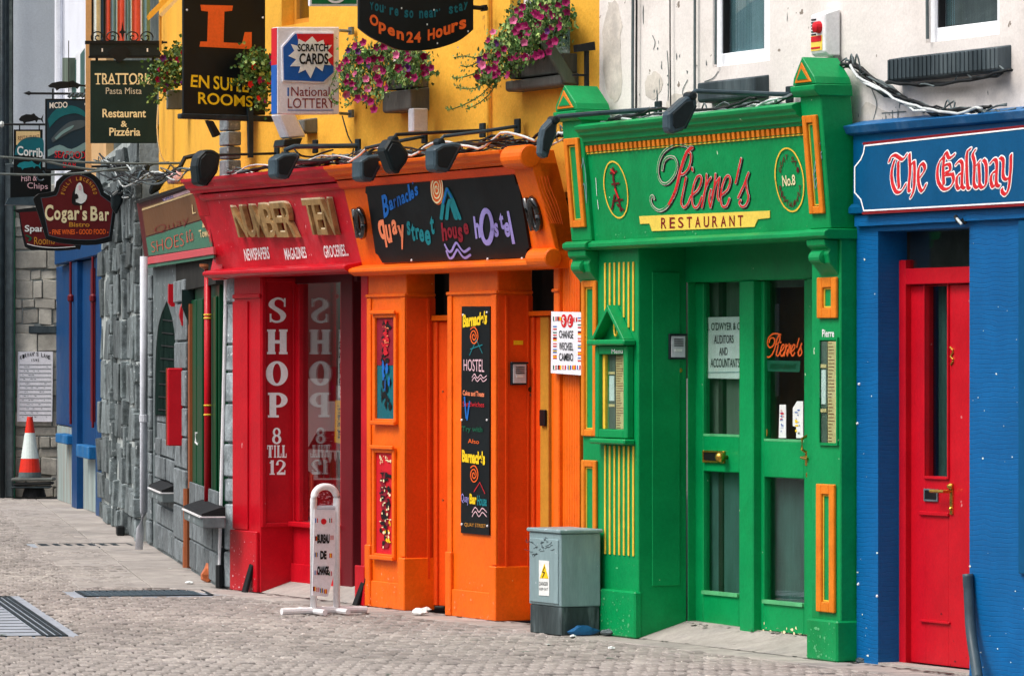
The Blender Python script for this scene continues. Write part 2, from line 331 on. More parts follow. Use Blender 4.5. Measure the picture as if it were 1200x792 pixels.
def solo(fr, name, mt, mb, label=None, cat=None, group=None, kind=None, bev=0, at=None, smooth_=False):     # a top-level thing that is one mesh
    if at is None:
        xs = [p[0] for p in mb.v]; ys = [p[1] for p in mb.v]; zs = [p[2] for p in mb.v]; at = ((min(xs)+max(xs))/2, (min(ys)+max(ys))/2, min(zs))
    me = bpy.data.meshes.new(name); me.from_pydata([(a-at[0], b-at[1], c-at[2]) for a, b, c in mb.v], [], mb.f)
    o = finish(me, None, name, mt, mb, bev, None, kind, smooth_); o.location = fr.world(at); o.rotation_euler = (0, 0, fr.ang); ORG[o] = (fr, *at)
    return tag(o, label, cat, group, kind)
def lean(y0, z0, k):                                 # lean a board outwards above z0
    return lambda u, y, z: (u, y-k*max(0, z-z0), z)
def framebars(mb, u0, u1, z0, z1, wd, y0, y1):
    mb.box(u0, u0+wd, y0, y1, z0, z1); mb.box(u1-wd, u1, y0, y1, z0, z1); mb.box(u0+wd+.0005, u1-wd-.0005, y0, y1, z0, z0+wd); mb.box(u0+wd+.0005, u1-wd-.0005, y0, y1, z1-wd, z1); return mb
U, Z = A.U, A.Z
def proj(p): return (CX+FPX*p[0]/p[1], CY+FPX*(EYE-p[2])/p[1])
def Yat(fr, u, px):                                  # depth into the wall at which a point of column u is seen at px
    lo, hi = -3.0, 3.0
    f = lambda y: proj(fr.world((u, y, 1)))[0]-px
    for _ in range(50):
        m = (lo+hi)/2
        if f(m) > 0: hi = m
        else: lo = m
    return (lo+hi)/2
def zq(pts, x0, y0, s): return [(x0+x/s, y0+y/s) for x, y in pts]
def nibpart(par, name, mt, pl, lines, nx, nz, d=.004, sm=5, x0=0, y0=0, s=1, ang=0, grow=0):
    m_ = MB()
    for ln in lines: m_.nib(pl, zq(ln, x0, y0, s), nx, nz, d, ang, sm, grow)
    return part(par, name, mt, m_)
# ============================================================ ground
o = solo(Frame((0, 0), 0), 'street', 'sett_joint', MB().add([(-200, -60, -.035), (200, -60, -.035), (200, 400, -.035), (-200, 400, -.035)], [(0, 1, 2, 3)]), kind='structure', at=(0, 0, -.035))
pave = solo(G, 'pavement', 'sett_joint', MB().box(-28, 12, -9, 6, -.033, -.022), kind='structure', at=(0, 0, -.033))
def toframe(fr, wx, wy):
    r = Vector((wx, wy))-fr.O; return r.dot(fr.ex), r.dot(fr.ey)
def street_side(wx, wy, ma=.33, mb_=.5):
    a = toframe(A, wx, wy); b = toframe(B, wx, wy); d = toframe(D, wx, wy)
    if a[0] > U(256) and a[1] > -ma: return False
    if b[0] <= .1 and b[1] > -mb_: return False
    return wy < 56
# large iron covers and slot drains let into the paving: corners seen in the photograph
def gpt(px, py):
    X, Y = ground_pt(px, py); return toframe(G, X, Y)
c1, c2 = gpt(0, 699), gpt(84, 744)
COV = (c1[0]-.1, c2[0], gpt(-60, 742)[1], c2[1]-.02)
g1, g2 = gpt(97, 697), gpt(238, 691); GR1 = (min(g1[0], g2[0])-.06, max(g1[0], g2[0])+.12, g1[1], g2[1])
g1, g2 = gpt(50, 640), gpt(150, 636); GR2 = (min(g1[0], g2[0]), max(g1[0], g2[0])+.25, g1[1], g2[1])
def covered(u, y):
    for r in (COV, GR1, GR2):
        if r[0]-.05 < u < r[1]+.05 and r[2]-.1 < y < r[3]+.1: return True
    return False
def sett(mb, u, y, L, W, h, rnd):
    hu, hy = L/2-rnd.uniform(.006, .02), W/2-rnd.uniform(.002, .005); b = .007; j = lambda s=.003: rnd.uniform(-s, s)
    v = [(u-hu+j(), y-hy+j(), -.03), (u+hu+j(), y-hy+j(), -.03), (u+hu+j(), y+hy+j(), -.03), (u-hu+j(), y+hy+j(), -.03)]
    v += [(a+(b if a < u else -b), c+(b if c < y else -b), h+j(.0015)) for a, c, _ in v]
    v = v[:4]+v[4:]; lo = [(a, c, h-.007) for a, c, _ in v[:4]]
    mb.add(lo+v[4:]+v[:4], [(4, 5, 6, 7), (0, 1, 5, 4), (1, 2, 6, 5), (2, 3, 7, 6), (3, 0, 4, 7), (8, 9, 1, 0), (9, 10, 2, 1), (10, 11, 3, 2), (11, 8, 0, 3)])
RL, RW = .17, .078                                  # row depth along the street, sett length across it
cells = []
for i in range(int(-26/RL), int(8/RL)):
    for j in range(-125, 85):
        u, y = i*RL, (j+.5*(i % 2))*RW; q = G.world((u, y, 0)); 
        if q.y < 22: continue
        px, py = proj(q)
        if -60 < px < 1260 and py < 815 and street_side(q.x, q.y) and not covered(u, y): cells.append((q.y, u, y))
cells.sort()
vis = [c for c in cells if proj(G.world((c[1], c[2], 0)))[1] < 790 and 0 < proj(G.world((c[1], c[2], 0)))[0] < 1200][:300]; vs = set(vis)
rnd = random.Random(3); variants = []
for k in range(12):
    m_ = MB(); m_.tone = rnd.uniform(.84, 1.1); sett(m_, 0, 0, RL, RW, rnd.uniform(-.004, .004), rnd)
    o = solo(G, 'sett', 'sett_stone', m_, at=(0, 0, 0)); variants.append(o.data); bpy.data.objects.remove(o)
for c in vis:
    o = bpy.data.objects.new('sett', rnd.choice(variants)); COL.objects.link(o); o.parent = pave; o.location = (c[1]+rnd.uniform(-.006, .006), c[2]+rnd.uniform(-.004, .004), .033+rnd.uniform(-.002, .002)); o.rotation_euler = (rnd.uniform(-.015, .015), rnd.uniform(-.01, .01), rnd.uniform(-.03, .03))
m_ = MB()
for c in cells:
    if c in vs: continue
    m_.tone = rnd.uniform(.82, 1.12)*(1+.09*sin(c[1]*1.3+2*sin(c[2]*1.7))+.05*sin(c[2]*3.1+c[1]*.6)); sett(m_, c[1]+rnd.uniform(-.006, .006), c[2]+rnd.uniform(-.004, .004), RL, RW, rnd.uniform(-.004, .004), rnd)
part(pave, 'setts', 'sett_stone', m_, kind='stuff')
# slabs along the foot of the walls
def slab(fr, u0, u1, y0, y1, z=0.0, tone=1, par=None, zr=None):
    m_ = MB(); m_.tone = tone; g = .005
    z2 = z if zr is None else zr
    v = [(u0+g, y0+g, z), (u1-g, y0+g, z), (u1-g, y1-g, z2), (u0+g, y1-g, z2)]
    m_.add([(a, b, -.03) for a, b, _ in v]+v, [(4, 5, 6, 7), (0, 1, 5, 4), (1, 2, 6, 5), (2, 3, 7, 6), (3, 0, 4, 7)])
    return part(par or pave, 'paving_slab', 'slab_concrete', m_, bev=.004, fr=fr)
x = U(250); rnd = random.Random(5)
while x < U(1290):
    L = rnd.uniform(.5, .85); slab(A, x, x+L, -.34, .02, rnd.uniform(-.002, .002), rnd.uniform(.88, 1.1)); x += L
x = -.05
while x > -22:
    L = rnd.uniform(.7, 1.1); slab(B, x-L, x, -.98+.0*x, -.46, rnd.uniform(-.002, .002), rnd.uniform(.85, 1.08)); slab(B, x-L, x, -.46, .3, rnd.uniform(-.002, .002), rnd.uniform(.85, 1.08)); x -= L
# covers and grates
def cover(r, name, label, n, along_u, mt='slate'):
    u0, u1, y0, y1 = r; t = thing(G, name, label, 'drain cover' if n > 8 else 'cover', (u0+u1)/2, (y0+y1)/2, -.02)
    part(t, 'edging', 'cover_stone', MB().box(u0-.12, u1+.12, y0-.1, y1+.07, -.033, -.007)); m_ = MB(); wd = .022
    m_.box(u0, u0+wd, y0, y1, -.03, .001).box(u1-wd, u1, y0, y1, -.03, .001).box(u0+wd, u1-wd, y0, y0+wd, -.03, .001).box(u0+wd, u1-wd, y1-wd, y1, -.03, .001)
    part(t, 'rim', 'dark_metal', m_)
    m_ = MB().box(u0+wd, u1-wd, y0+wd, y1-wd, -.03, -.024); part(t, 'pit', 'black_rubber', m_)
    return t, u0+wd, u1-wd, y0+wd, y1-wd
t, a, b, c, d = cover(COV, 'iron_cover', 'wide iron cover with parallel edge rails let into the street at left', 4, True)
bm_ = MB().box(a, b-.0, c, d-.135, -.024, .0005); part(t, 'plate', 'cover_stone', bm_)
for k in range(3): part(t, 'rail', 'dark_metal', MB().box(a, b, d-.12+k*.042, d-.1+k*.042, -.024, .002))
for k in range(int((b-a)/.32)): part(t, 'rib', 'dark_metal', MB().box(a+.1+k*.32, a+.115+k*.32, c, d-.14, .0005, .003))
t, a, b, c, d = cover(GR1, 'drain_channel', 'narrow blue-grey slot drain across the street before the red shop', 12, False)
n = int((d-c)/.05)
m_ = MB()
for k in range(n): m_.box(a, b, c+.05*k, c+.05*k+.036, -.02, 0)
part(t, 'grating', 'lamp_metal', m_)
t, a, b, c, d = cover(GR2, 'street_grating', 'slotted iron grating by the rubble wall, farthest along the street', 12, False)
for k in range(int((d-c)/.1)): part(t, 'bar', 'dark_metal', MB().box(a, b, c+.1*k, c+.1*k+.05, -.02, .001))
# ============================================================ upper storeys
YW = .05
def wall_openings(mb, u0, u1, z0, z1, y0, y1, ops):  # a wall cut round its window openings (each: ua, ub, za, zb)
    ops = sorted(ops); x = u0
    for a, b, c, d in ops:
        mb.box(x, a, y0, y1, z0, z1)
        if c > z0: mb.box(a, b, y0, y1, z0, c)
        if d < z1: mb.box(a, b, y0, y1, d, z1)
        x = b
    return mb.box(x, u1, y0, y1, z0, z1)
yb = thing(A, 'yellow_building', 'yellow rendered upper storey above the red and orange shops', 'building', U(480), .3, 2.2)
ZT = 6.6
wo = [(U(598, YW), U(668, YW), Z(640, 82, YW), 5.2), (U(446, YW), U(495, YW), Z(470, 100, YW), 5.1), (U(330, YW), U(362, YW), Z(350, 28, YW), 5.1)]
part(yb, 'wall', 'yellow_render', wall_openings(MB(), U(258), U(703, YW), 2.6, ZT, YW, .5, wo))
m_ = MB().box(B.U(178), .02, .06, .5, 2.75, ZT); part(yb, 'side_wall', 'yellow_render', m_, fr=B)
part(yb, 'back_volume', 'interior_dark', MB().box(U(262), U(703), .52, 4.0, 2.3, ZT-.05))
def roof(par, fr, u0, u1, z): part(par, 'roof', 'slate', MB().prof([(-.15, z), (2.2, z+1.6), (4.5, z), (4.5, z-.05), (-.15, z-.05)], u0, u1), fr=fr)
roof(yb, A, U(258), U(703), ZT+.06)
for i, (a, b, c, d) in enumerate(wo):
    f = part(yb, 'window', 'ochre' if i == 2 else 'frame_white', framebars(MB(), a+.002, b-.002, c+.002, d, .045, .14, .2))
    part(f, 'pane', 'sky_glass', MB().box(a+.047, b-.047, .165, .172, c+.047, d-.046)); part(f, 'curtain', 'curtain_grey', MB().box(a+.01, b-.01, .26, .28, c, d))
# render patches, faint vertical trunking and a thin conduit on the yellow wall
part(yb, 'conduit', 'yellow_render', MB().tube([(U(576, YW), .03, 2.8), (U(576, YW), .03, ZT-.3)], .012, 6))
wb = thing(A, 'white_building', 'peeling white rendered upper storey above the green restaurant', 'building', U(900), .3, 2.2)
w1 = (U(836, YW), U(903, YW), Z(866, 76, YW), 5.2); w2 = (U(1086, YW), U(1172, YW), Z(1128, 46, YW), 5.2)
part(wb, 'wall', 'white_render', wall_openings(MB(), U(703, YW)+.002, U(1500, YW), 2.6, ZT+.2, YW-.004, .5, [w1, w2]))
part(wb, 'back_volume', 'interior_dark', MB().box(U(705), U(1500), .52, 4.0, 2.3, ZT+.1)); roof(wb, A, U(703, YW)+.002, U(1500), ZT+.26)
for i, ((a, b, c, d), gl, gr) in enumerate(((w1, 845, 895), (w2, 1097, 1168))):
    yf = .07; ga, gb = U(gl, yf), U(gr, yf)
    m_ = MB().box(a-.0, ga, yf, .16, c, d).box(gb, b, yf, .16, c, d).box(ga, gb, yf, .16, c, c+.075)
    f = part(wb, 'window', 'frame_white', m_, bev=.006)
    part(f, 'pane', 'sky_glass', MB().box(ga, gb, .12, .127, c+.075, d))
    part(f, 'gasket', 'ink_black', MB().box(ga, ga+.012, yf+.012, .119, c+.076, d).box(gb-.008, gb, yf+.012, .119, c+.076, d))
    part(f, 'curtain', 'blind_sky_tint' if i == 0 else 'wood_grey', MB().box(ga-.005, gb+.005, .129, .133, c+.07, d))  # pale left blind stands for the sky reflected in the pane
    m_ = MB()
    for k in range(14 if i == 0 else 5): m_.box(ga+.018*k+.01, ga+.018*k+.016, .1275, .1285, c+.09, d)
    part(f, 'curtain_fold', 'stripe_teal', m_)
m_ = MB(); m_.lathe((U(888, .25), .25, w1[2]+.08), [(.05, 0), (.06, .05), (.045, .09), (.02, .1)], 10); tag(solo(A, 'ornament', 'brown_panel', m_), 'small brown ornament on the left white-framed window ledge', 'ornament')
# slate window sills with their brackets
def sill(px0, px1, pxe, yt0, yb0, label, mt='slate', grp='window sills of the upper storeys', zt=None):
    # px0..px1 front face, px1..pxe end face seen at the right
    yo = -.02
    for _ in range(20):
        u1 = U(pxe, YW); yo = Yat(A, u1, px1)
    u0 = U(px0, yo); zt = Z(px0, yt0, yo); zb = Z(px0, yb0, yo)
    m_ = MB().prof([(yo, zb+.012), (yo, zt-.01), (YW-.01, zt+.004), (YW+.09, zt+.01), (YW+.09, zb), (yo+.015, zb)], u0, u1)
    return tag(solo(A, 'window_sill', mt, m_, bev=.006), label, 'window sill', grp), (u0, u1, yo, zt, zb)
s1, _ = sill(817, 884, 902, 96, 121, 'dark slate sill under the white window left of the alarm box')
s2, _ = sill(1040, 1168, 1186, 68, 97, 'long ridged slate sill under the window at the upper right')
m_ = MB()
u0, u1, yo, zt, zb = _
for k in range(26): m_.box(u0+(u1-u0)*(k+.25)/26, u0+(u1-u0)*(k+.62)/26, yo-.006, yo+.001, zb+.015, zt-.014)
part(s2, 'ridges', 'slate', m_)
s3, SB1 = sill(592, 658, 678, 94, 108, 'weathered grey timber sill under the larger flower display', 'wood_grey')
s4, SB2 = sill(448, 481, 503, 107, 133, 'weathered grey timber sill under the left purple flower display', 'wood_grey')
s5, _ = sill(344, 356, 372, 140, 157, 'small grey sill end showing below the lottery sign', 'wood_grey')
# cracks and old pipes on the white wall
def wallpipe(px, r, mt, name, label, cat, z0, z1, wob=0):
    P = [(U(px, -.0)+random.uniform(-wob, wob), .02, z0+(z1-z0)*i/10) for i in range(11)]
    return tag(solo(A, name, mt, MB().tube(P, r, 7)), label, cat)
wallpipe(738, .009, 'cable_grey', 'pipe', 'thin grey pipe near the left edge of the white wall', 'pipe', 2.9, ZT, .004)
wallpipe(742, .006, 'cable_black', 'cable', 'black cable beside the thin grey pipe on the white wall', 'cable', 2.9, ZT, .006)
wallpipe(782, .004, 'cable_black', 'cable', 'fine dark wire on the white wall right of the grey pipe', 'cable', 2.95, ZT, .008)
wallpipe(811, .008, 'cable_grey', 'cable', 'grey cable on the white wall left of the first window', 'cable', 3.0, ZT, .006)
wallpipe(835, .007, 'cable_grey', 'cable', 'cable running down the left jamb of the white window', 'cable', 3.25, ZT, .004)
wallpipe(1083, .009, 'cable_grey', 'cable', 'grey cable beside the upper right window', 'cable', 3.25, ZT, .006)
m_ = MB()
rnd = random.Random(9)
for (x0, y0, n) in ((765, 20, 7), (768, 55, 6), (985, 128, 12), (1035, 140, 12), (1050, 125, 9), (1000, 140, 8), (925, 18, 3), (1165, 105, 4), (1130, 12, 3), (820, 70, 14), (812, 85, 12), (795, 80, 10), (745, 110, 6), (775, 100, 8)):
    for _ in range(n):
        x, y = x0+rnd.gauss(0, 5), y0+rnd.gauss(0, 9); a = A.hit(x, y, YW-.006); w_, h_ = rnd.uniform(.003, .012), rnd.choice((.006, .012, .02, .05))*rnd.uniform(.6, 1.3)
        if rnd.random() < .55: continue
        yy_ = a[1]-rnd.uniform(0, .0009); v = [(a[0]+w_*cos(t)*rnd.uniform(.25, 1.3), yy_, a[2]+h_*sin(t)*rnd.uniform(.25, 1.3)) for t in (0, .9, 1.8, 2.7, 3.6, 4.5, 5.4)]; m_.add(v, [tuple(range(7))])
part(wb, 'bare_patches', 'cable_grey', m_, kind='stuff')
PW = Pl(A, YW-.005)
r_ = random.Random(2)
def patch(px, mt, name):
    q = [(x+r_.uniform(-1.5, 1.5), y+r_.uniform(-2, 2)) for x, y in smooth(px+[px[0]], 4)]; part(wb, name, mt, MB().ppoly(PW, q, .001, .0009))
patch([(712, 6), (722, 2), (728, 30), (727, 60), (729, 95), (722, 118), (712, 110), (706, 70), (707, 30)], 'render_patch', 'bare_render'); patch([(786, 112), (812, 108), (816, 122), (790, 130), (782, 124)], 'render_patch', 'bare_render')
patch([(757, 92), (770, 84), (776, 102), (766, 118), (758, 112)], 'render_patch', 'bare_render'); patch([(1014, 118), (1040, 132), (1052, 146), (1020, 150), (1008, 140)], 'render_patch', 'bare_render')
for c_ in ([(765, 42), (768, 50), (766, 58)], [(782, 60), (784, 92), (783, 118)], [(842, 84), (836, 92), (826, 96)], [(1022, 105), (1028, 122), (1024, 140)], [(1046, 130), (1047, 150)], [(1034, 133), (1062, 131)], [(806, 94), (800, 108), (806, 120)]): nibpart(wb, 'crack', 'cable_grey', PW, [c_], .007, .006, d=.002, sm=4)
# alarm box
u0, y_ = U(974, YW), 0
t = thing(A, 'alarm_box', 'white burglar alarm box with red lamp on the white wall', 'alarm', U(976), YW, Z(970, 66))
ya = Yat(A, U(987, YW), 967); ua, ub = U(950, ya), U(987, YW); za, zb_ = Z(960, 66, ya), Z(960, 17, ya)
part(t, 'case', 'white_paint', MB().prof([(ya, za+.02), (ya, zb_), (YW-.012, zb_+.03), (YW-.012, za), (ya+.02, za)], ua, ub), bev=.006)
m_ = MB()
for k in range(6): m_.box(ua+.01, ua+.06, ya-.003, ya-.0005, zb_-.03-k*.016, zb_-.022-k*.016)
part(t, 'vent', 'ink_black', m_)
part(t, 'lamp', 'sign_red', MB().lathe((ua+.095, ya-.02, zb_-.07), [(.0, -.02), (.028, -.01), (.034, .02)], 12, 'y'))
part(t, 'sticker', 'banner_yellow', MB().box(ua+.008, ub-.03, ya-.003, ya-.0006, za+.03, za+.11))
part(t, 'sticker_print', 'sign_red', MB().box(ua+.012, ub-.036, ya-.005, ya-.0032, za+.078, za+.108).box(ua+.012, ub-.05, ya-.005, ya-.0032, za+.04, za+.05))
part(t, 'foot', 'wood_grey', MB().tube([(U(977), YW-.03, za-.001), (U(977), YW-.03, za-.06)], .02, 8))
# ============================================================ red shop
KR, Z0R, YR = .27, 2.22, -.08
RP = Pl(A, YR, KR, Z0R); RL_ = lean(0, Z0R, KR)
uA0, uRO = U(262), RP.hit(412, 258)[0]; uOR = RP.hit(646, 250)[0]
red = thing(A, 'red_shop_front', 'red shop front with wooden fascia lettering and splayed window', 'shop front', U(350), 0, 0)
uP0, uP1 = U(279), U(305, -.03); Y1 = Yat(A, uP1, 348)
part(red, 'pilaster', 'red_paint', MB().box(uP0, uP1, -.03, Y1, 0, 2.2).box(uP0, uP1+.012, -.045, -.0305, 2.02, 2.05), bev=.005)
part(red, 'plinth', 'red_paint', MB().box(uP0-.02, U(301, -.05), -.055, -.031, 0, .42), bev=.006)
part(red, 'pilaster_strip', 'red_paint', MB().box(uP0, U(290, -.04), -.042, -.0305, .425, 2.0), bev=.003)
J = perp(A, 305, -.03); JP = Pl(J, 0)                # the jamb that carries SHOP
jw = J.U(348)
m_ = framebars(MB(), J.U(306), jw-.005, .45, 2.16, .03, -.018, -.0005)
part(red, 'jamb_panel', 'red_paint', m_, bev=.004, fr=J)
def slabletter(mb, ch, pl, x0, x1, y0, y1, d=.004, flip=False):      # fat slab-serif capitals, drawn in the box x0..x1, y0..y1 (pixels)
    W, H = x1-x0, y1-y0; sc = J.scale(300)
    def P(a, b): return ((x0+W*(1-a if flip else a)), y1-H*b)
    def rect(a, b, c, e):
        mb.k = (mb.k+1) % 7; dd = d+mb.k*.00022; mb.add([pl.hit(*P(a, c), dd), pl.hit(*P(b, c), dd), pl.hit(*P(b, e), dd), pl.hit(*P(a, e), dd)], [(0, 1, 2, 3)])
    def ring(cx, cy, rx, ry, tx, ty, a0, a1, n=18):
        v = []; mb.k = (mb.k+1) % 7; dd = d+mb.k*.00022
        for i in range(n+1):
            a = a0+(a1-a0)*i/n; v += [pl.hit(*P(cx+rx*cos(a), cy+ry*sin(a)), dd), pl.hit(*P(cx+(rx-tx)*cos(a), cy+(ry-ty)*sin(a)), dd)]
        mb.add(v, [(2*i, 2*i+1, 2*i+3, 2*i+2) for i in range(n)])
    S = .36
    if ch == 'I' or ch == '1': rect(.5-S*.6, .5+S*.6, 0, 1); rect(.12, .88, 0, .09); rect(.12 if ch == 'I' else .2, .88 if ch == 'I' else .6, .9, 1) if ch == 'I' else rect(.12, .5, .78, .88)
    elif ch == 'H': rect(.05, .38, 0, 1); rect(.62, .95, 0, 1); rect(.38, .62, .43, .57); [rect(a, a+.42, z, z+.09) for a in (0, .58) for z in (0, .91)]
    elif ch == 'L': rect(.1, .5, 0, 1); rect(0, .6, .91, 1); rect(0, .97, 0, .1); rect(.84, .97, .1, .34)
    elif ch == 'T': rect(.29, .71, 0, 1); rect(.2, .8, 0, .09); rect(.03, .97, .9, 1); rect(.03, .14, .66, .9); rect(.86, .97, .66, .9)
    elif ch == 'P': rect(.08, .42, 0, 1); rect(0, .55, 0, .09); rect(0, .5, .91, 1); ring(.5, .7, .5, .3, .32, .1, -pi/2, pi/2); rect(.36, .52, .4, .5); rect(.36, .52, .9, 1)
    elif ch == 'O': ring(.5, .5, .52, .5, .33, .1, 0, 2*pi, 30)
    elif ch == '8': ring(.5, .73, .4, .27, .22, .1, 0, 2*pi, 24); ring(.5, .28, .47, .29, .27, .11, 0, 2*pi, 24)
    elif ch == 'S':
        pts = [(.9, .8), (.72, .94), (.45, .97), (.2, .86), (.17, .68), (.4, .55), (.65, .43), (.8, .28), (.72, .1), (.45, .03), (.2, .08), (.1, .22)]
        ws = [.06, .09, .16, .28, .36, .42, .42, .34, .22, .12, .09, .06]; pp = smooth([(a, b, w_) for (a, b), w_ in zip(pts, ws)], 4)
        for i in range(len(pp)-1):
            a, b = pp[i], pp[i+1]; hp = hull2([(q[0]+cos(t)*max(.03, q[2]/2), q[1]+sin(t)*.045) for q in (a, b) for t in [k*pi/5 for k in range(10)]])
            mb.k = (mb.k+1) % 7; dd = d+mb.k*.00022; mb.add([pl.hit(*P(*h), dd) for h in hp], [tuple(range(len(hp)))])
        rect(.84, .94, .64, .98); rect(.05, .15, .02, .36)
    elif ch == '2':
        pts = [(.12, .7), (.2, .92), (.5, .97), (.8, .82), (.78, .6), (.5, .35), (.15, .08)]; ws = [.3, .15, .1, .25, .32, .2, .12]; pp = smooth([(a, b, w_) for (a, b), w_ in zip(pts, ws)], 4)
        for i in range(len(pp)-1):
            a, b = pp[i], pp[i+1]; hp = hull2([(q[0]+cos(t)*max(.03, q[2]/2), q[1]+sin(t)*.05) for q in (a, b) for t in [k*pi/5 for k in range(10)]])
            mb.k = (mb.k+1) % 7; dd = d+mb.k*.00022; mb.add([pl.hit(*P(*h), dd) for h in hp], [tuple(range(len(hp)))])
        rect(.08, .95, 0, .17); rect(.86, .95, .17, .32)
for ch, x0, x1, y0, y1 in (('S', 315, 336, 349, 378), ('H', 313, 337, 386, 415), ('O', 312, 337, 423, 452), ('P', 314, 337, 460, 489), ('8', 318.5, 330, 501, 520), ('T', 313, 320, 521.5, 536), ('I', 320.5, 324, 521.5, 536), ('L', 324.5, 330, 521.5, 536), ('L', 330.5, 336, 521.5, 536), ('1', 315, 323, 539, 556), ('2', 323.5, 335, 539, 556)):
    m_ = MB(); slabletter(m_, ch, JP, x0, x1, y0, y1, .004); part(red, 'letter', 'white_letter', m_, fr=J)
# shop window (parallel to the wall, set back), riser, sill, frame, door post
uG0, uG1 = uP1+.002, U(404, Y1); zs, zh = Z(370, 612, Y1), 2.12
part(red, 'stall_riser', 'red_paint', MB().box(uG0, uG1-.004, Y1-.03, Y1+.1, .0, zs-.04), bev=.004)
part(red, 'sill', 'red_paint', MB().box(uG0, uG1-.004, Y1-.075, Y1+.1, zs-.038, zs), bev=.008)
part(red, 'header', 'maroon_paint', MB().box(uG0, U(431, .3), Y1-.02, Y1+.1, zh, 2.26))
part(red, 'riser_skirting', 'red_paint', MB().box(uG0, uG1-.004, Y1-.05, Y1-.031, .0, .2), bev=.004)
m_ = MB().box(uG0, U(353.5, Y1), Y1-.02, Y1+.05, zs+.002, zh-.002).box(U(402, Y1), uG1-.004, Y1-.02, Y1+.05, zs+.002, zh-.002)
wf = part(red, 'window_frame', 'red_paint', m_, bev=.004)
part(wf, 'glass', 'mirror_glass', MB().box(U(353.5, Y1), U(402, Y1), Y1+.01, Y1+.016, zs+.001, zh-.001))
part(red, 'display_floor', 'maroon_paint', MB().box(uP0, U(431, Y1), Y1+.1, 1.3, zs-.04, zs-.01))
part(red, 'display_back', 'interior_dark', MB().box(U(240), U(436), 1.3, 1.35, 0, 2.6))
part(red, 'door', 'maroon_paint', MB().box(U(404, Y1), U(417.5, Y1), Y1-.03, Y1+.06, .06, 2.2), bev=.006)
part(red, 'door_edge', 'white_paint', MB().box(U(418.3, Y1+.05), U(420, Y1+.05), Y1+.05, Y1+.07, .08, .62))
part(red, 'ceiling', 'interior_dark', MB().box(uP0, U(431), .03, 1.3, 2.27, 2.32))
part(red, 'threshold', 'slab_concrete', MB().add([(uP1+.002, -.03, .003), (U(424), -.03, .003), (U(424), Y1, .09), (uP1+.002, Y1, .09), (U(424), 1.2, .09), (uP1+.002, 1.2, .09)], [(0, 1, 2, 3), (3, 2, 4, 5)]))
# fascia
m_ = MB().prof([(YR, 2.22), (YR, 2.75), (0.04, 2.75), (.04, 2.22)], U(268), uRO); part(red, 'fascia_board', 'faded_red_paint', m_, warp=RL_)
m_ = MB().prof([(YR-.11, 2.17), (YR-.13, 2.185), (YR-.13, 2.205), (YR-.10, 2.215), (YR-.005, 2.232), (.04, 2.232), (.04, 2.162), (YR-.06, 2.162)], U(270), uRO); part(red, 'ledge', 'red_paint', m_, bev=.003)
m_ = MB().prof([(YR-.05, 2.752), (YR-.05, 2.77), (YR-.075, 2.785), (YR-.08, 2.81), (YR-.1, 2.83), (YR-.1, 2.85), (.04, 2.87), (.04, 2.752)], U(266), uRO); part(red, 'cornice', 'faded_red_paint', m_, warp=RL_)
m_ = MB().prof([(YR-.012, 2.70), (YR-.03, 2.715), (YR-.03, 2.74), (YR-.002, 2.748), (YR-.002, 2.70)], U(272), uRO); part(red, 'moulding', 'faded_red_paint', m_, warp=RL_)
uc = U(275)
prof_px = [(236, 222), (253, 208), (263, 211), (275, 215), (275, 318), (279, 325), (262, 328), (259, 318), (263, 300), (260, 290), (256, 272), (246, 252), (241, 231)]
yz = [(Yat(A, uc, x), 0) for x, y in prof_px]; pts = []
for (x, y_), (yy, _0) in zip(prof_px, yz):
    wp = A.world((uc, yy, 0)); pts.append((yy, EYE+(CY-y_)*wp.y/FPX))
yz = [(min(p[0], .04), p[1]) for p in pts]
part(red, 'console', 'red_paint', MB().prof(yz, U(262), U(275)), bev=.004)
# raised timber letters NUMBER TEN: a pale copy behind paints the edge highlight, the brown face in front
xs0 = [(276, 291), (291, 303), (303, 317), (317, 331), (329, 342), (342, 357)]
def woodword(word, xa, xb, ya, yb_, yc, yd):
    n = len(word); w_ = (xb-xa)/n; sl = (yb_-ya)/(xb-xa)
    for i, ch in enumerate(word):
        a, b = xa+i*w_-.5, xa+(i+1)*w_+.8; ta, tb = ya+sl*(a-xa), ya+sl*(b-xa); s2 = (yd-yc)/(xb-xa); ba, bb = yc+s2*(a-xa), yc+s2*(b-xa)
        sx = 9.5
        q = [(a, ta), (b, tb), (b+sx, bb), (a+sx, ba)]
        m1 = MB().text(ch, RP, [(q[0][0]+.9, q[0][1]+.8), (q[1][0]-.3, q[1][1]+.8), (q[2][0]-.3, q[2][1]-.6), (q[3][0]+.9, q[3][1]-.6)], d=.012, bold=.012, th=.035); L = part(red, 'letter', 'bronze_letter', m1)
        q2 = [(x+.2, y-.9) for x, y in q]; part(L, 'letter_highlight', 'bronze_highlight', MB().text(ch, RP, [(x-1.6, y-1.3) for x, y in q], d=.003, bold=.02, th=.03))
woodword('NUMBER', 277, 345, 242, 236, 279, 279); woodword('TEN', 360, 391, 234, 232, 276, 276)
for wd, q in (('NEWSPAPERS', [(286, 292), (315, 289), (317, 303.5), (288, 306)]), ('MAGAZINES', [(333, 291), (358, 289), (360.5, 302.5), (335.5, 305)]), ('GROCERIES...', [(379, 288), (407, 286), (409.5, 300), (381.5, 302.5)])):
    part(red, 'lettering', 'white_letter', MB().text(wd, RP, q, bold=.02))
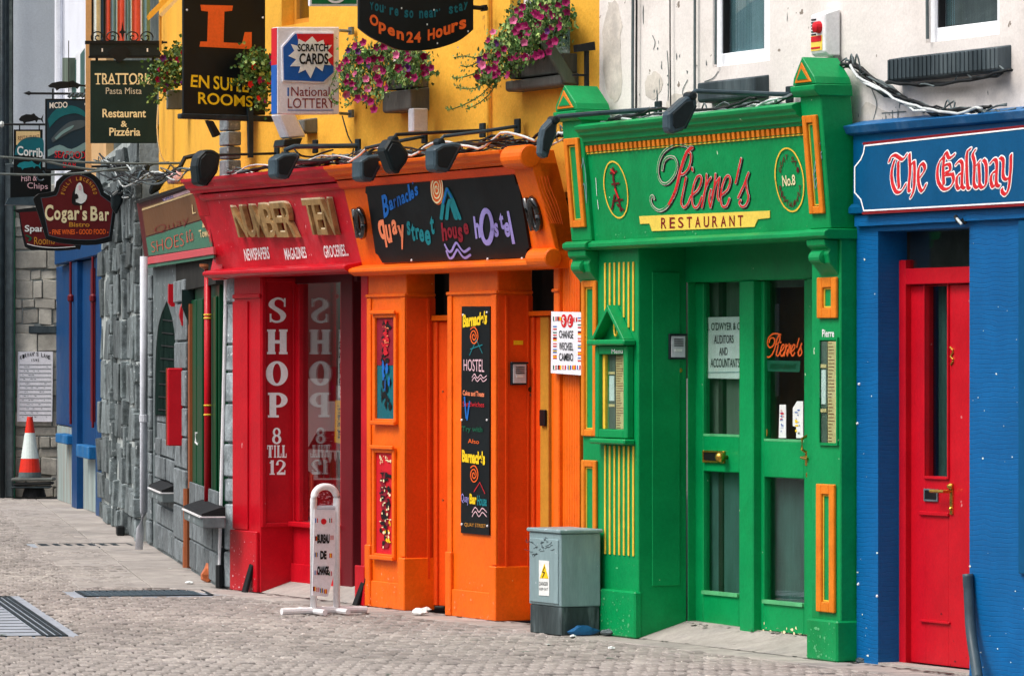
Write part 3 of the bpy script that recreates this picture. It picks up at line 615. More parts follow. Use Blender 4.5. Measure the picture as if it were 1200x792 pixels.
# goods behind the glass
def flat(name, label, cat, px, y, mt, prints=(), th=.01, fr=A, grp=None):
    pl = Pl(fr, y); m_ = MB().ppoly(pl, px, 0, th); o = tag(solo(fr, name, mt, m_), label, cat, grp)
    for mt2, fn in prints: mm = MB(); fn(mm, pl); part(o, 'print', mt2, mm)
    return o
rr = random.Random(11)
def speck(n, x0, x1, y0, y1, w_=2.2, h=1.5, d=.002):
    def f(mm, pl):
        for _ in range(n):
            x, y = rr.uniform(x0, x1-w_), rr.uniform(y0, y1-h); a, b = rr.uniform(.6, w_), rr.uniform(.5, h)
            mm.k = (mm.k+1) % 9; dd = d+mm.k*.0002; mm.add([pl.hit(x+a/2+a*.5*rr.uniform(.6, 1.15)*cos(t*1.05), y+b/2+b*.5*rr.uniform(.6, 1.15)*sin(t*1.05), dd) for t in range(6)], [tuple(range(6))])
    return f
flat('magazine_board', 'leaning magazine covers low in the red shop window', 'magazines', [(352, 546), (366, 556), (366, 606), (352, 604)], Y1+.06, 'stripe_red', [('paper_white', speck(26, 353, 365, 558, 602, 5, 2)), ('dark_red_ink', speck(26, 353, 365, 558, 604, 5, 4))])
flat('newspaper_pile', 'pile of magazines behind the glass by the white sign frame', 'magazines', [(367, 562), (398, 562), (399, 608), (367, 606)], Y1+.1, 'dark_red_ink', [('light_pink', speck(60, 369, 397, 566, 604, 6, 2.4)), ('ink_black', speck(30, 369, 397, 566, 604, 4, 3))])
flat('phonecard_poster', 'yellow poster with black lettering hung in the red shop window', 'poster', [(393, 469), (402, 469), (402, 520), (392, 518)], Y1+.03, 'kiosk_yellow', [('ink_black', speck(34, 395, 401, 474, 514, 5, 2))])
flat('poster_strip', 'tall narrow white poster high in the red shop window', 'poster', [(397, 386), (402, 386), (402, 466), (396, 466)], Y1+.03, 'paper_white', [('ink_black', speck(46, 397, 402, 395, 466, 4, 2.6))])
flat('hanging_poster', 'dark maroon poster hanging inside the shop glass', 'poster', [(385, 430), (394, 430), (394, 470), (385, 470)], Y1+.12, 'sign_maroon', [('petal_magenta', speck(30, 386, 393, 432, 468, 4, 1.5))])
flat('canopy_poster', 'purple-grey poster with slanting top behind the shop glass', 'poster', [(360, 526), (372, 505), (402, 505), (402, 528)], Y1+.2, 'letter_maroon', [('light_pink', speck(10, 375, 400, 508, 524, 6, .8))])
for i, (x, c) in enumerate(((376, 'sign_green'), (383, 'sign_red'), (390, 'letter_salmon'), (396, 'brown_panel'))):
    a = A.hit(x, 560, Y1+.3); tag(solo(A, 'bottle', c, MB().lathe(a, [(.02, 0), (.022, .1), (.008, .14), (.008, .18)], 10)), ['green bottle leftmost', 'red bottle second from left', 'salmon coloured bottle third from left', 'brown bottle rightmost'][i]+' on the shelf behind the red shop window', 'bottle', 'bottles in the red shop window')
# rubber wheel guards leaning at the plinths
for (p, q, lab) in (((288, 690), (293, 662), 'black rubber wedge leaning against the red plinth'), ((418, 708), (429, 669), 'black rubber strip leaning at the left foot of the orange front')):
    a = A.hit(p[0], p[1], -.09); b = A.hit(q[0], q[1], -.065)
    m_ = MB(); w_ = .075; m_.prism([(a[0]-w_*.5, a[1]-.02, .0), (a[0]+w_*.5, a[1]-.02, 0), (b[0]+w_*.45, b[1], b[2]), (b[0]-w_*.2, b[1], b[2]+.01)], (0, .025, 0))
    tag(solo(A, 'rubber_guard', 'black_rubber', m_, bev=.004), lab, 'rubber strip')
# ============================================================ orange hostel front
org = thing(A, 'orange_hostel_front', 'orange hostel front with black painted name board', 'shop front', U(550), 0, 0)
KO = KR; OP = Pl(A, YR, KO, Z0R)
YP = -.05
def pilaster(x0, x1, xj, yj, mt='orange_paint'):
    """x0..x1 front columns, jamb seen to xj"""
    u0, u1 = U(x0, YP), U(x1, YP); yj = Yat(A, u1, xj)
    part(org, 'pilaster', 'orange_paint', MB().box(u0, u1, YP, yj, 0, 2.19), bev=.006)
    part(org, 'capital', 'orange_paint', MB().box(u0-.012, u1+.012, YP-.016, YP-.0005, 2.0, 2.02).box(u1+.0005, u1+.012, YP, yj, 2.0, 2.02), bev=.004)
    part(org, 'edge_strip', 'orange_paint', MB().box(u1-.07, u1, YP-.012, YP-.0005, .34, 1.995), bev=.004)
    part(org, 'edge_strip', 'orange_paint', MB().box(u0, u0+.06, YP-.012, YP-.0005, .34, 1.995), bev=.004)
    part(org, 'plinth_block', 'orange_paint', MB().box(u1-.08, u1+.018, YP-.024, yj-.01, 0, .335).box(u0-.01, u0+.07, YP-.024, YP-.0005, 0, .40), bev=.006)
    part(org, 'skirting', 'orange_paint', MB().box(u0+.0715, u1-.082, YP-.014, YP-.0005, 0, .17), bev=.005)
    return u0, u1, yj
a0, a1, aj = pilaster(431.5, 476, 510, 0); b0, b1, bj = pilaster(526, 583, 624, 0)
part(org, 'edge_post', 'red_paint', MB().box(U(423.5, YP), a0-.001, YP-.004, .2, 0, 2.19), bev=.004)
part(org, 'edge_foot', 'red_paint', MB().box(U(420.5, YP), a0-.001, YP-.03, YP-.005, 0, .26), bev=.004)
def jambface(u, y0, y1):
    return MB().box(u+.0005, u+.004, y0, y1, .2, 1.99)
part(org, 'jamb', 'deep_orange_paint', jambface(a1, YP+.002, aj)); part(org, 'jamb', 'deep_orange_paint', jambface(b1, YP+.002, bj))
part(org, 'jamb_strip', 'deep_orange_paint', MB().box(a1+.0045, a1+.02, aj-.06, aj-.045, .2, 1.99)); part(org, 'jamb_strip', 'deep_orange_paint', MB().box(b1+.0045, b1+.016, YP+.05, YP+.062, .2, 1.99).box(b1+.0045, b1+.016, bj-.04, bj-.028, .2, 1.99))
# left door (only its edge shows), right door with brass edge strip
part(org, 'door', 'deep_orange_paint', MB().box(a1+.005, U(530, aj), aj, aj+.06, .03, 1.84).box(a1+.005, a1+.06, aj-.02, aj-.0005, .03, 1.84), bev=.004)
part(org, 'transom', 'orange_paint', MB().box(a1+.004, U(530, aj), aj-.035, aj+.06, 1.845, 1.88), bev=.004)
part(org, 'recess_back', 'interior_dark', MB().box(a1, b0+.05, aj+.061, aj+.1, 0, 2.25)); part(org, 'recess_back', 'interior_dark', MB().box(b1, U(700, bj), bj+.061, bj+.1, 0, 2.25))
part(org, 'door', 'deep_orange_paint', MB().box(b1+.005, U(634, bj), bj, bj+.06, .03, 1.86).box(b1+.005, b1+.05, bj-.02, bj-.0005, .03, 1.86), bev=.004)
dd_ = part(org, 'door', 'ochre', MB().box(U(634.6, bj), U(644, bj), bj-.01, bj+.05, .03, 1.86), bev=.004)
part(org, 'door', 'orange_paint', MB().box(U(644.6, bj), U(652, bj), bj+.01, bj+.05, .03, 1.86))
part(dd_, 'lock', 'ink_black', MB().box(U(637, bj), U(643, bj), bj-.03, bj-.0105, Z(640, 499, bj), Z(640, 480, bj)), bev=.004)
part(org, 'transom', 'orange_paint', MB().box(b1+.004, U(652, bj), bj-.035, bj+.06, 1.865, 1.895), bev=.004)
for y_ in (459, 586):
    a = A.hit(521, y_, aj-.02); part(org, 'rivet', 'copper_brown', MB().lathe((a[0]-.01, a[1], a[2]), [(.004, 0), (.009, -.01)], 8, 'y'))
# grooved boarding at the right
c0, c1_ = U(648.5, YP), U(684, 0)
for k in range(7):
    a = c0+.075+(c1_-c0-.075)*k/7; b = c0+.075+(c1_-c0-.075)*(k+1)/7
    part(org, 'board', 'orange_paint', MB().box(a+.002, b-.002, -.028, .2, 0, 2.19), bev=.005)
part(org, 'post', 'orange_paint', MB().box(c0, c0+.073, YP, .18, 0, 2.19).box(c0-.008, c0+.08, YP-.012, YP-.0005, 2.0, 2.02), bev=.006)
# fascia
m_ = MB().prof([(YR, 2.205), (YR, 2.76), (.04, 2.76), (.04, 2.22)], uRO+.001, uOR); part(org, 'fascia_board', 'orange_paint', m_, warp=RL_)
m_ = MB().prof([(YR-.08, 2.15), (YR-.1, 2.162), (YR-.1, 2.182), (YR-.08, 2.192), (YR-.005, 2.21), (.04, 2.21), (.04, 2.14), (YR-.06, 2.14)], uRO+.001, uOR); part(org, 'ledge', 'orange_paint', m_, bev=.003)
m_ = MB().prof([(YR-.05, 2.762), (YR-.05, 2.775), (YR-.085, 2.79), (YR-.09, 2.81), (YR-.11, 2.825), (YR-.11, 2.845), (.04, 2.87), (.04, 2.762)], uRO+.001, uOR-.28); part(org, 'cornice', 'orange_paint', m_, warp=RL_, bev=.002)
m_ = MB().prof([(YR-.012, 2.70), (YR-.03, 2.712), (YR-.04, 2.752), (YR-.002, 2.758), (YR-.002, 2.70)], uRO+.001, uOR-.28); part(org, 'moulding', 'deep_orange_paint', m_, warp=RL_)
# console at the right end
uq = uOR
ys = [(YR-.02, 2.2)]
m_ = MB().prof([(YR-.03, 2.24), (YR-.035, 2.5), (YR-.05, 2.7), (YR-.05, 2.84), (.04, 2.84), (.04, 2.24)], uq-.26, uq); con = part(org, 'console', 'orange_paint', m_, warp=RL_, bev=.004)
m_ = MB().lathe((uq-.27, YR-.05-KR*(2.8-Z0R), 2.80), [(.065, 0), (.07, .006), (.07, .27), (.062, .278), (.03, .28)], 20, 'x'); part(con, 'scroll_top', 'orange_paint', m_, smooth_=False)
m_ = MB().lathe((uq-.25, YR-.06, 2.2), [(.055, 0), (.06, .006), (.06, .262), (.052, .27), (.02, .272)], 20, 'x'); part(con, 'scroll_foot', 'orange_paint', m_)
m_ = MB()
for k in range(8):
    pts = smooth([(617+k*3.6, 207), (620+k*3.8, 222), (630+k*3.5, 242), (643+k*2.4, 262)], 4); m_.nib(Pl(A, YR-.035, KR, Z0R), pts, .004, .006, .003)
part(con, 'grooves', 'deep_orange_paint', m_)
# black board and everything painted on it
bd = [(429, 214), (596, 195), (600, 197), (605, 216), (608, 217), (620, 290), (617, 293), (618, 302), (448, 308), (443, 299), (440, 297), (430, 228), (428, 226)]
brd = part(org, 'name_board', 'black_board', MB().ppoly(OP, bd, .02, .02))
BP = Pl(A, YR-.02, KO, Z0R)
def cap(body, mt, q, bold=.0, par=brd, pl=None, **k): return part(par, 'lettering', mt, MB().text(body, pl or BP, q, bold=bold, **k))
Zb = lambda pts: zq(pts, 430, 190, 5.217)
for ch, q in (('B', [(92, 205), (128, 190), (140, 322), (108, 345)]), ('a', [(136, 236), (160, 226), (168, 286), (144, 300)]), ('r', [(164, 228), (178, 218), (186, 272), (172, 284)]), ('n', [(184, 212), (206, 202), (214, 262), (192, 274)]), ('a', [(210, 202), (232, 192), (240, 250), (218, 260)]), ('c', [(234, 192), (252, 184), (258, 244), (242, 250)]), ('l', [(250, 138), (262, 134), (276, 232), (264, 240)]), ('e', [(268, 174), (286, 166), (294, 222), (276, 230)]), ("'", [(276, 112), (284, 108), (288, 134), (282, 138)]), ('s', [(292, 152), (312, 144), (318, 202), (298, 210)])):
    cap(ch, 'letter_blue', Zb(q), .03)
for ch, q, mt in (('q', [(62, 356), (104, 352), (130, 520), (98, 528)], 'letter_salmon'), ('u', [(112, 385), (144, 380), (160, 492), (130, 500)], 'letter_salmon'), ('a', [(150, 355), (184, 350), (190, 440), (162, 448)], 'letter_salmon'), ('y', [(188, 388), (228, 382), (238, 530), (214, 535)], 'letter_salmon'),
                  ('s', [(244, 364), (266, 360), (272, 446), (250, 450)], 'letter_teal'), ('t', [(268, 376), (294, 372), (300, 482), (280, 486)], 'letter_teal'), ('r', [(298, 404), (322, 400), (328, 470), (306, 474)], 'letter_teal'), ('e', [(320, 412), (348, 408), (356, 486), (328, 492)], 'letter_teal'), ('e', [(352, 418), (388, 412), (396, 504), (364, 512)], 'letter_teal'), ('t', [(384, 330), (410, 326), (418, 440), (396, 446)], 'letter_teal'),
                  ('h', [(455, 372), (486, 368), (496, 478), (466, 486)], 'letter_maroon'), ('o', [(492, 400), (520, 396), (528, 462), (500, 468)], 'letter_maroon'), ('u', [(524, 398), (548, 394), (558, 466), (532, 472)], 'letter_maroon'), ('s', [(556, 400), (584, 394), (594, 488), (566, 494)], 'letter_maroon'), ('e', [(590, 376), (620, 372), (628, 440), (600, 446)], 'letter_maroon'),
                  ('h', [(652, 332), (684, 334), (700, 462), (668, 470)], 'letter_lilac'), ('s', [(778, 374), (802, 370), (812, 456), (786, 462)], 'letter_lilac'), ('t', [(806, 312), (832, 306), (848, 410), (822, 416)], 'letter_lilac'), ('e', [(840, 372), (872, 366), (880, 456), (850, 462)], 'letter_lilac'), ('l', [(858, 300), (872, 300), (910, 500), (892, 502)], 'letter_lilac')):
    cap(ch, mt, Zb(q), .035)
bz = dict(x0=430, y0=190, s=5.217)
nibpart(brd, 'lettering', 'letter_lilac', BP, [[(736+34*cos(t*pi/9), 396-98*sin(t*pi/9)+ (34*cos(t*pi/9))*.25) for t in range(19)]], .05, .035, sm=2, **bz)
m_ = MB()
sp = [(428+(4+34*t/40)*cos(2*pi*t/13), 165-(9+84*t/40)*sin(2*pi*t/13)) for t in range(42)]
part(brd, 'spiral_background', 'sign_orange', MB().ppoly(BP, zq([(428+40*cos(t*pi/12)+8*sin(t*pi/12)*-1, 165-97*sin(t*pi/12)) for t in range(24)], 430, 190, 5.217), .0012, .001))
nibpart(brd, 'spiral', 'letter_cream', BP, [sp], .012, .010, d=.003, sm=3, **bz)
nibpart(brd, 'gable_outline', 'letter_teal', BP, [[(458, 345), (470, 250), (494, 165), (528, 230), (572, 345)], [(492, 345), (500, 270), (510, 235), (548, 345)]], .05, .02, sm=0, **bz)
nibpart(brd, 'gable_outline', 'letter_blue', BP, [[(474, 250), (496, 162), (524, 215)]], .02, .012, d=.008, sm=0, **bz)
nibpart(brd, 'waves', 'letter_lilac', BP, [[(480, 506), (504, 546), (524, 540), (540, 506), (554, 496), (578, 530), (600, 548), (632, 528)], [(490, 546), (508, 586), (530, 580), (548, 546), (560, 538), (584, 572), (606, 586), (636, 568)]], .024, .016, **bz)
for x, y in ((578, 50), (275, 600), (740, 592), (950, 590), (186, 92), (620, 68)): 
    h = BP.hit(430+x/5.217, 190+y/5.217); part(brd, 'screw', 'white_paint', MB().lathe((h[0], h[1]-.001, h[2]), [(.009, 0), (.007, -.006)], 8, 'y'))
# glossy black house numbers 10
def digits10(x0, dx, y0, h, sl):
    def S(a, b, c, d): return [(x0+a+sl*b, y0+b), (x0+c+sl*d, y0+d)]
    m_ = MB(); P = Pl(A, YR-.03, KO, Z0R)
    for ln in (S(2, 2, 3, h-2), [(x0+dx*.62+4.2*cos(t*pi/6)*.9+sl*(h/2-h*.4*sin(t*pi/6)), y0+h/2-h*.42*sin(t*pi/6)) for t in range(13)]):
        H = [P.hit(x, y, .02) for x, y in ln]; m_.tube(H, .022, 8)
    part(org, 'house_number', 'black_gloss', m_, smooth_=True)
digits10(413, 12, 243, 37, .12); digits10(613, 15, 230, 42, .22)
# posters, menu board, intercom
def framed(x0, x1, y0, y1, wd=.035):
    P = Pl(A, YP); a, b = U(x0, YP), U(x1, YP); zt, zb2 = Z((x0+x1)/2, y0, YP), Z((x0+x1)/2, y1, YP)
    f = part(org, 'poster_frame', 'orange_paint', framebars(MB(), a, b, zb2, zt, wd, YP-.022, YP-.0005).box(a-.01, b+.01, YP-.04, YP-.0225, zt-.012, zt+.012).box(a-.01, b+.01, YP-.04, YP-.0225, zb2-.004, zb2+.022), bev=.004)
    return f, Pl(A, YP-.004), (a+wd, b-wd, zb2+wd, zt-wd)
f, P, (a, b, c, d) = framed(440, 467, 366, 497)
pz = part(f, 'poster', 'letter_mid_teal', MB().box(a, b, YP-.003, YP-.0008, c, d)); part(f, 'poster_top', 'letter_maroon', MB().box(a, b, YP-.0055, YP-.0032, (c+d)/2+.02, d))
part(f, 'print', 'ink_black', (lambda m: (speck(30, 446, 460, 372, 436, 8, 7, .0058)(m, P), speck(26, 446, 460, 440, 490, 5, 14, .0035)(m, P), m)[-1])(MB())); part(f, 'print', 'sign_red', (lambda m: (speck(22, 446, 460, 374, 420, 8, 9, .0076)(m, P), m)[-1])(MB())); part(f, 'print', 'letter_blue', (lambda m: (speck(14, 447, 459, 420, 476, 4, 20, .0094)(m, P), m)[-1])(MB())); part(f, 'print', 'letter_salmon', (lambda m: (speck(10, 448, 458, 374, 414, 4, 3, .0112)(m, P), m)[-1])(MB()))
f, P, (a, b, c, d) = framed(439, 465, 524, 655)
part(f, 'poster', 'sign_red', MB().box(a, b, YP-.003, YP-.0008, c, d)); part(f, 'print', 'letter_maroon', (lambda m: (speck(50, 444, 460, 550, 648, 8, 10, .0036)(m, P), m)[-1])(MB())); part(f, 'print', 'ink_black', (lambda m: (speck(60, 444, 460, 550, 648, 6, 7, .0056)(m, P), m)[-1])(MB())); part(f, 'print', 'letter_cream', (lambda m: (speck(22, 444, 460, 531, 546, 2.4, 5, .0076)(m, P), speck(26, 444, 460, 560, 645, 4, 5, .0076)(m, P), m)[-1])(MB())); part(f, 'print', 'letter_yellow', (lambda m: (speck(9, 450, 460, 606, 640, 3, 6, .0082)(m, P), m)[-1])(MB()))
mbx = [(541, 359), (574, 359), (573, 627), (540, 624)]
PB = Pl(A, YP-.012); pb = part(org, 'menu_board', 'black_board', MB().ppoly(Pl(A, YP), mbx, .012, .011))
cap("Barnacle's", 'letter_yellow', [(543, 368), (572, 364), (571, 380), (543, 384)], .05, pb, PB); cap('HOSTEL', 'light_pink', [(544, 421), (568, 421), (568, 436), (544, 434)], 0, pb, PB)
cap('Cakes and Treats', 'letter_salmon', [(543, 457), (568, 459), (568, 465), (543, 463)], .02, pb, PB); cap('Sandwiches', 'sign_red', [(543, 470), (568, 471), (568, 477), (543, 476)], .0, pb, PB)
cap('Try with', 'sign_green', [(542, 499), (566, 500), (566, 508), (542, 507)], .03, pb, PB); cap('Also', 'sign_orange', [(549, 514), (562, 515), (562, 520), (549, 519)], .0, pb, PB)
cap("Barnacle's", 'letter_yellow', [(542, 526), (569, 529), (569, 545), (542, 541)], .05, pb, PB); cap('Quay', 'letter_lilac', [(541, 578), (550, 579), (550, 592), (541, 590)], .0, pb, PB); cap('Bar', 'letter_yellow', [(551, 578), (559, 579), (559, 591), (551, 590)], .04, pb, PB); cap('House', 'letter_teal', [(560, 580), (571, 581), (571, 593), (560, 592)], .02, pb, PB)
cap('QUAY STREET', 'ochre', [(545, 612), (570, 614), (570, 619), (545, 617)], .0, pb, PB)
for cy in (394, 556): nibpart(pb, 'spiral', 'sign_orange', PB, [[(556+(.6+5*t/26)*cos(2*pi*t/11), cy-(1+10*t/26)*sin(2*pi*t/11)) for t in range(27)]], .012, .008, sm=2)
nibpart(pb, 'waves', 'light_pink', PB, [[(554, 442), (557, 438), (560, 443), (564, 439), (567, 443), (571, 440)], [(554, 446), (557, 442), (560, 447), (564, 443), (567, 447), (571, 444)], [(554, 600), (558, 594), (562, 600), (566, 595), (571, 600)], [(554, 605), (558, 599), (562, 605), (566, 600), (571, 605)]], .008, .006, sm=3)
nibpart(pb, 'chalk_mark', 'letter_teal', PB, [[(551, 416), (559, 398), (566, 414)], [(552, 409), (566, 404)]], .006, .006, sm=0); nibpart(pb, 'chalk_mark', 'letter_blue', PB, [[(545, 465), (547, 490)], [(551, 470), (548, 492)]], .02, .006, sm=0); nibpart(pb, 'chalk_mark', 'sign_red', PB, [[(556, 576), (563, 565), (569, 578)]], .006, .006, sm=0)
for x, y in ((541.5, 492), (571, 492), (541.5, 614), (571.5, 616), (543, 369), (571, 366)): h = PB.hit(x, y); part(pb, 'screw', 'white_paint', MB().lathe((h[0], h[1]-.001, h[2]), [(.008, 0), (.006, -.006)], 8, 'y'))
JB = perp(A, 583, YP); JBP = Pl(JB, -.006)
def intercom(fr, x0, x1, y0, y1, lab):
    a, b, zt, zb2 = fr.U(x0), fr.U(x1), fr.Z((x0+x1)/2, y0), fr.Z((x0+x1)/2, y1)
    t = thing(fr, 'intercom', lab, 'intercom', (a+b)/2, 0, zb2)
    part(t, 'case', 'dark_metal', MB().box(a, b, -.03, -.006, zb2, zt).box(a-.008, b+.008, -.042, -.0305, zt-.012, zt), bev=.003)
    part(t, 'plate', 'pipe_white', MB().box(a+.01, b-.008, -.036, -.0305, zb2+.012, zt-.014)); part(t, 'label', 'paper_white', MB().box(a+.03, b-.03, -.04, -.0365, zb2+.045, zb2+.06))
    m_ = MB()
    for k in range(4): m_.box(a+.025, b-.02, -.039, -.0365, zt-.035-k*.012, zt-.03-k*.012)
    part(t, 'speaker_slots', 'ink_black', m_)
intercom(JB, 597, 615, 424, 451, 'steel intercom in the orange recess beside the menu board')
part(org, 'nameplate', 'letter_yellow', MB().ppoly(JBP, [(602, 399), (613, 399), (613, 404), (602, 404)], 0, .003), fr=JB)
h = JB.hit(621, 456, -.006); part(org, 'door_bell', 'black_gloss', MB().lathe((h[0], h[1], h[2]), [(.012, 0), (.018, -.004), (.016, -.016), (.004, -.02)], 10, 'y').lathe((h[0]+.01, h[1], h[2]-.035), [(.012, 0), (.014, -.01), (.004, -.014)], 10, 'y'), fr=JB)
# currency exchange sign
cs = thing(A, 'exchange_sign', 'white currency exchange sign with little flags on the orange boarding', 'sign', U(665), YP-.02, Z(665, 440))
CPx = [(646, 365), (685.5, 366), (685, 440), (645.5, 437)]; part(cs, 'board', 'panel_white', MB().ppoly(Pl(A, YP-.015), CPx, .02, .012)); CP = Pl(A, YP-.035)
for wd, y in (('CHANGE', 387), ('WECHSEL', 401), ('CAMBIO', 413.5)): part(cs, 'lettering', 'ink_black', MB().text(wd, CP, [(655.5, y), (672, y+.4), (672, y+9.6), (655.5, y+9)], d=.003, bold=.01))
FL = [('sign_blue', 'paper_white', 'sign_red'), ('sign_green', 'paper_white', 'sign_red'), ('ink_black', 'sign_red', 'letter_yellow'), ('sign_red', 'paper_white', 'sign_red'), ('sign_blue', 'letter_yellow', 'sign_blue'), ('sign_red', 'letter_yellow', 'sign_red')]
k = 0
for (x, y, hor) in [(648, 382, 1), (648, 389, 1), (648, 395, 1), (648, 402, 1), (648, 409, 1), (648, 416, 1), (677, 372, 1), (677, 380, 1), (677, 388, 1), (677, 396, 1), (677, 404, 1), (677, 412, 1), (677, 419, 1), (648, 428, 0), (653.5, 428, 0), (659, 428, 0), (665, 428, 0), (670.5, 428, 0), (676, 428, 0), (648, 371, 0), (653, 371, 0), (672, 372, 0)]:
    fl = FL[k % 6]; k += 1
    for j in range(3):
        q = [(x, y+j*1.5), (x+4.2, y+j*1.5), (x+4.2, y+j*1.5+1.4), (x, y+j*1.5+1.4)] if hor else [(x+j*1.4, y), (x+j*1.4+1.3, y), (x+j*1.4+1.3, y+5), (x+j*1.4, y+5)]
        part(cs, 'flag', fl[j], MB().ppoly(CP, q, .002, .0015))
for x in (661, 668.5):
    h = CP.hit(x, 376); part(cs, 'roundel', 'letter_red', MB().add([(h[0]+.04*cos(t*pi/10), h[1]-.002, h[2]+.04*sin(t*pi/10)) for t in range(20)], [tuple(range(20))])); part(cs, 'roundel_mark', 'paper_white', MB().text('$' if x < 665 else '£', CP, [(x-1.4, 371), (x+1.4, 371), (x+1.4, 381), (x-1.4, 381)], d=.005))
# ============================================================ green restaurant front
YG = -.09
grn = thing(A, 'green_restaurant_front', 'green restaurant front with gabled end piers and red script name', 'shop front', U(850), 0, 0)
KG, Z0G = .09, 2.3; YB = -.12
GP = Pl(A, YB-.001, KG, Z0G); WG = lean(0, Z0G, KG)
gL0, gL1 = U(683, YG), U(748, YG); gR0, gR1 = U(951, YG), U(985, YG)
YD = Yat(A, gL1, 805)
part(grn, 'pier', 'green_paint', MB().box(gL0, gL1, YG, YD, 0, 2.25), bev=.006)
part(grn, 'jamb_panel', 'green_paint', MB().box(gL1+.0005, gL1+.012, YG+.085, YD-.05, .3, 2.1), bev=.003)
part(grn, 'pier', 'green_paint', MB().box(gR0, gR1, YG, YD, 0, 2.25), bev=.006)
part(grn, 'plinth_block', 'green_paint', MB().box(gR0-.006, gR1+.012, YG-.03, .1, 0, .22), bev=.01)
part(grn, 'plinth_block', 'green_paint', MB().box(U(706, YG), gL1+.01, YG-.03, YG+.02, 0, .27), bev=.01)
# fluting strips of the wide left pier
fx = [710, 715.5, 721, 726.5, 732, 737.5, 743]
for i, x in enumerate(fx):
    u = U(x, YG)
    top0 = Z(x, 303, YG)-.0; bot0 = [Z(x, 384, YG), Z(x, 378, YG), Z(x, 366, YG), Z(x, 358, YG), Z(x, 372, YG), Z(x, 384, YG), Z(x, 388, YG)][i]
    part(grn, 'flute', 'gold_paint', MB().box(u-.009, u+.009, YG-.008, YG-.0005, bot0, 2.16), bev=.002)
    part(grn, 'flute', 'gold_paint', MB().box(u-.009, u+.009, YG-.008, YG-.0005, .47, Z(726, 522, YG)), bev=.002)
def gframe(x0, x1, y0, y1, yy=YG, wd=.028, mt='gilt_paint', pl=None, xt=None):
    a, b = U(x0, yy), U(x1, yy); zt, zb2 = Z((x0+x1)/2, y0, yy), Z((x0+x1)/2, y1, yy)
    f = part(grn, 'panel_moulding', mt, framebars(MB(), a, b, zb2, zt, wd, yy-.02, yy-.0005), bev=.005)
    part(f, 'inner_line', 'gold_paint', framebars(MB(), a+wd+.002, b-wd-.002, zb2+wd+.002, zt-wd-.002, .007, yy-.006, yy-.0005)); return f
gframe(684, 701, 329, 511, wd=.04); gframe(684, 701, 539, 690, wd=.04)
gframe(960.5, 983, 325, 373, wd=.055); gframe(959.5, 980.5, 567, 717, wd=.055)
# menu cases
def menu(x0, x1, y0, y1, gable, lab):
    a, b = U(x0, YG), U(x1, YG); zt, zb2 = Z((x0+x1)/2, y0, YG), Z((x0+x1)/2, y1, YG)
    t = thing(A, 'menu_case', lab, 'menu case', (a+b)/2, YG, zb2)
    if gable:
        part(t, 'case', 'green_paint', framebars(MB(), a, b, zb2, zt, .05, YG-.045, YG-.0005), bev=.005)
        part(t, 'ledge', 'green_paint', MB().box(a-.02, b+.02, YG-.075, YG-.001, zb2-.035, zb2-.004).box(a-.03, b+.03, YG-.085, YG-.001, zt+.002, zt+.035), bev=.008)
        m = (a+b)/2; zz = zt+.036
        part(t, 'gable', 'green_paint', MB().face([(a-.005, zz), (a+.03, zz), (m, zz+.165), (m, zz+.2)], YG-.07, YG-.001).face([(b+.005, zz), (b-.03, zz), (m+.0005, zz+.165), (m+.0005, zz+.2)], YG-.07, YG-.001), bev=.003)
        P = Pl(A, YG-.01); m_ = MB(); cx_, cy_ = (x0+x1)/2, Z0(cx2 := (x0+x1)/2, zz+.06) if False else 0
        h = [(m+.022*cos(k*pi/8), YG-.012, zz+.065+.045*sin(k*pi/8)) for k in range(17)]; part(t, 'emblem', 'gold_paint', MB().tube(h, .006, 5))
        part(t, 'side_strip', 'gold_paint', MB().box(a+.055, a+.085, YG-.02, YG-.0005, zb2+.052, zt-.052)); part(t, 'side_strip', 'gold_paint', MB().box(b-.085, b-.055, YG-.02, YG-.0005, zb2+.052, zt-.052))
        pa, pb_ = a+.105, b-.1
    else:
        part(t, 'case', 'green_paint', framebars(MB(), a-.012, b+.012, zb2-.012, zt+.012, .014, YG-.012, YG-.0005)); pa, pb_ = a+.004, b-.004
    zt2, zb3 = (zt-.055, zb2+.052) if gable else (zt-.01, zb2+.002)
    part(t, 'backing', 'ink_black', MB().box(pa, pb_, YG-.004, YG-.001, zb3, zt2))
    mid = pa+(pb_-pa)*.42
    part(t, 'menu_page', 'curtain_grey', MB().box(pa+.012, mid, YG-.008, YG-.0045, zb3, zt2)); part(t, 'menu_page', 'paper_white', MB().box(pa+.016, mid-.01, YG-.011, YG-.0085, zb3+(zt2-zb3)*(.38), zb3+(zt2-zb3)*(.72)))
    pg = part(t, 'menu_page', 'pale_gilt', MB().box(mid+.01, pb_-.004, YG-.009, YG-.0045, zb3, zt2)); m_ = MB(); r3 = random.Random(4); n = 30; H = zt2-zb3
    for k in range(n):
        z = zb3+H*(k+.4)/n; m_.box(mid+.018, mid+.018+(pb_-mid-.03)*r3.uniform(.4, 1), YG-.0105, YG-.0092, z, z+.0035)
    part(t, 'menu_text', 'dark_red_ink', m_)
    for f_ in (.3, .74): part(t, 'clip', 'pale_gilt', MB().box(pa+.012, mid, YG-.013, YG-.0112, zb3+H*f_, zb3+H*(f_+.035)))
    part(t, 'glass', 'clear_glass', MB().box(pa, pb_, YG-.017, YG-.015, zb3, zt2))
    P = Pl(A, YG-.046 if gable else YG-.012)
    if gable: part(t, 'lettering', 'paper_white', MB().text('Menu', P, [(x0+12, y0+4), (x1-13, y0+3.5), (x1-13, y0+9), (x0+12, y0+9.5)], d=.002))
    return t
Z0 = None
menu(705, 743, 405, 513, True, 'gabled green menu case with gold side strips on the fluted pier')
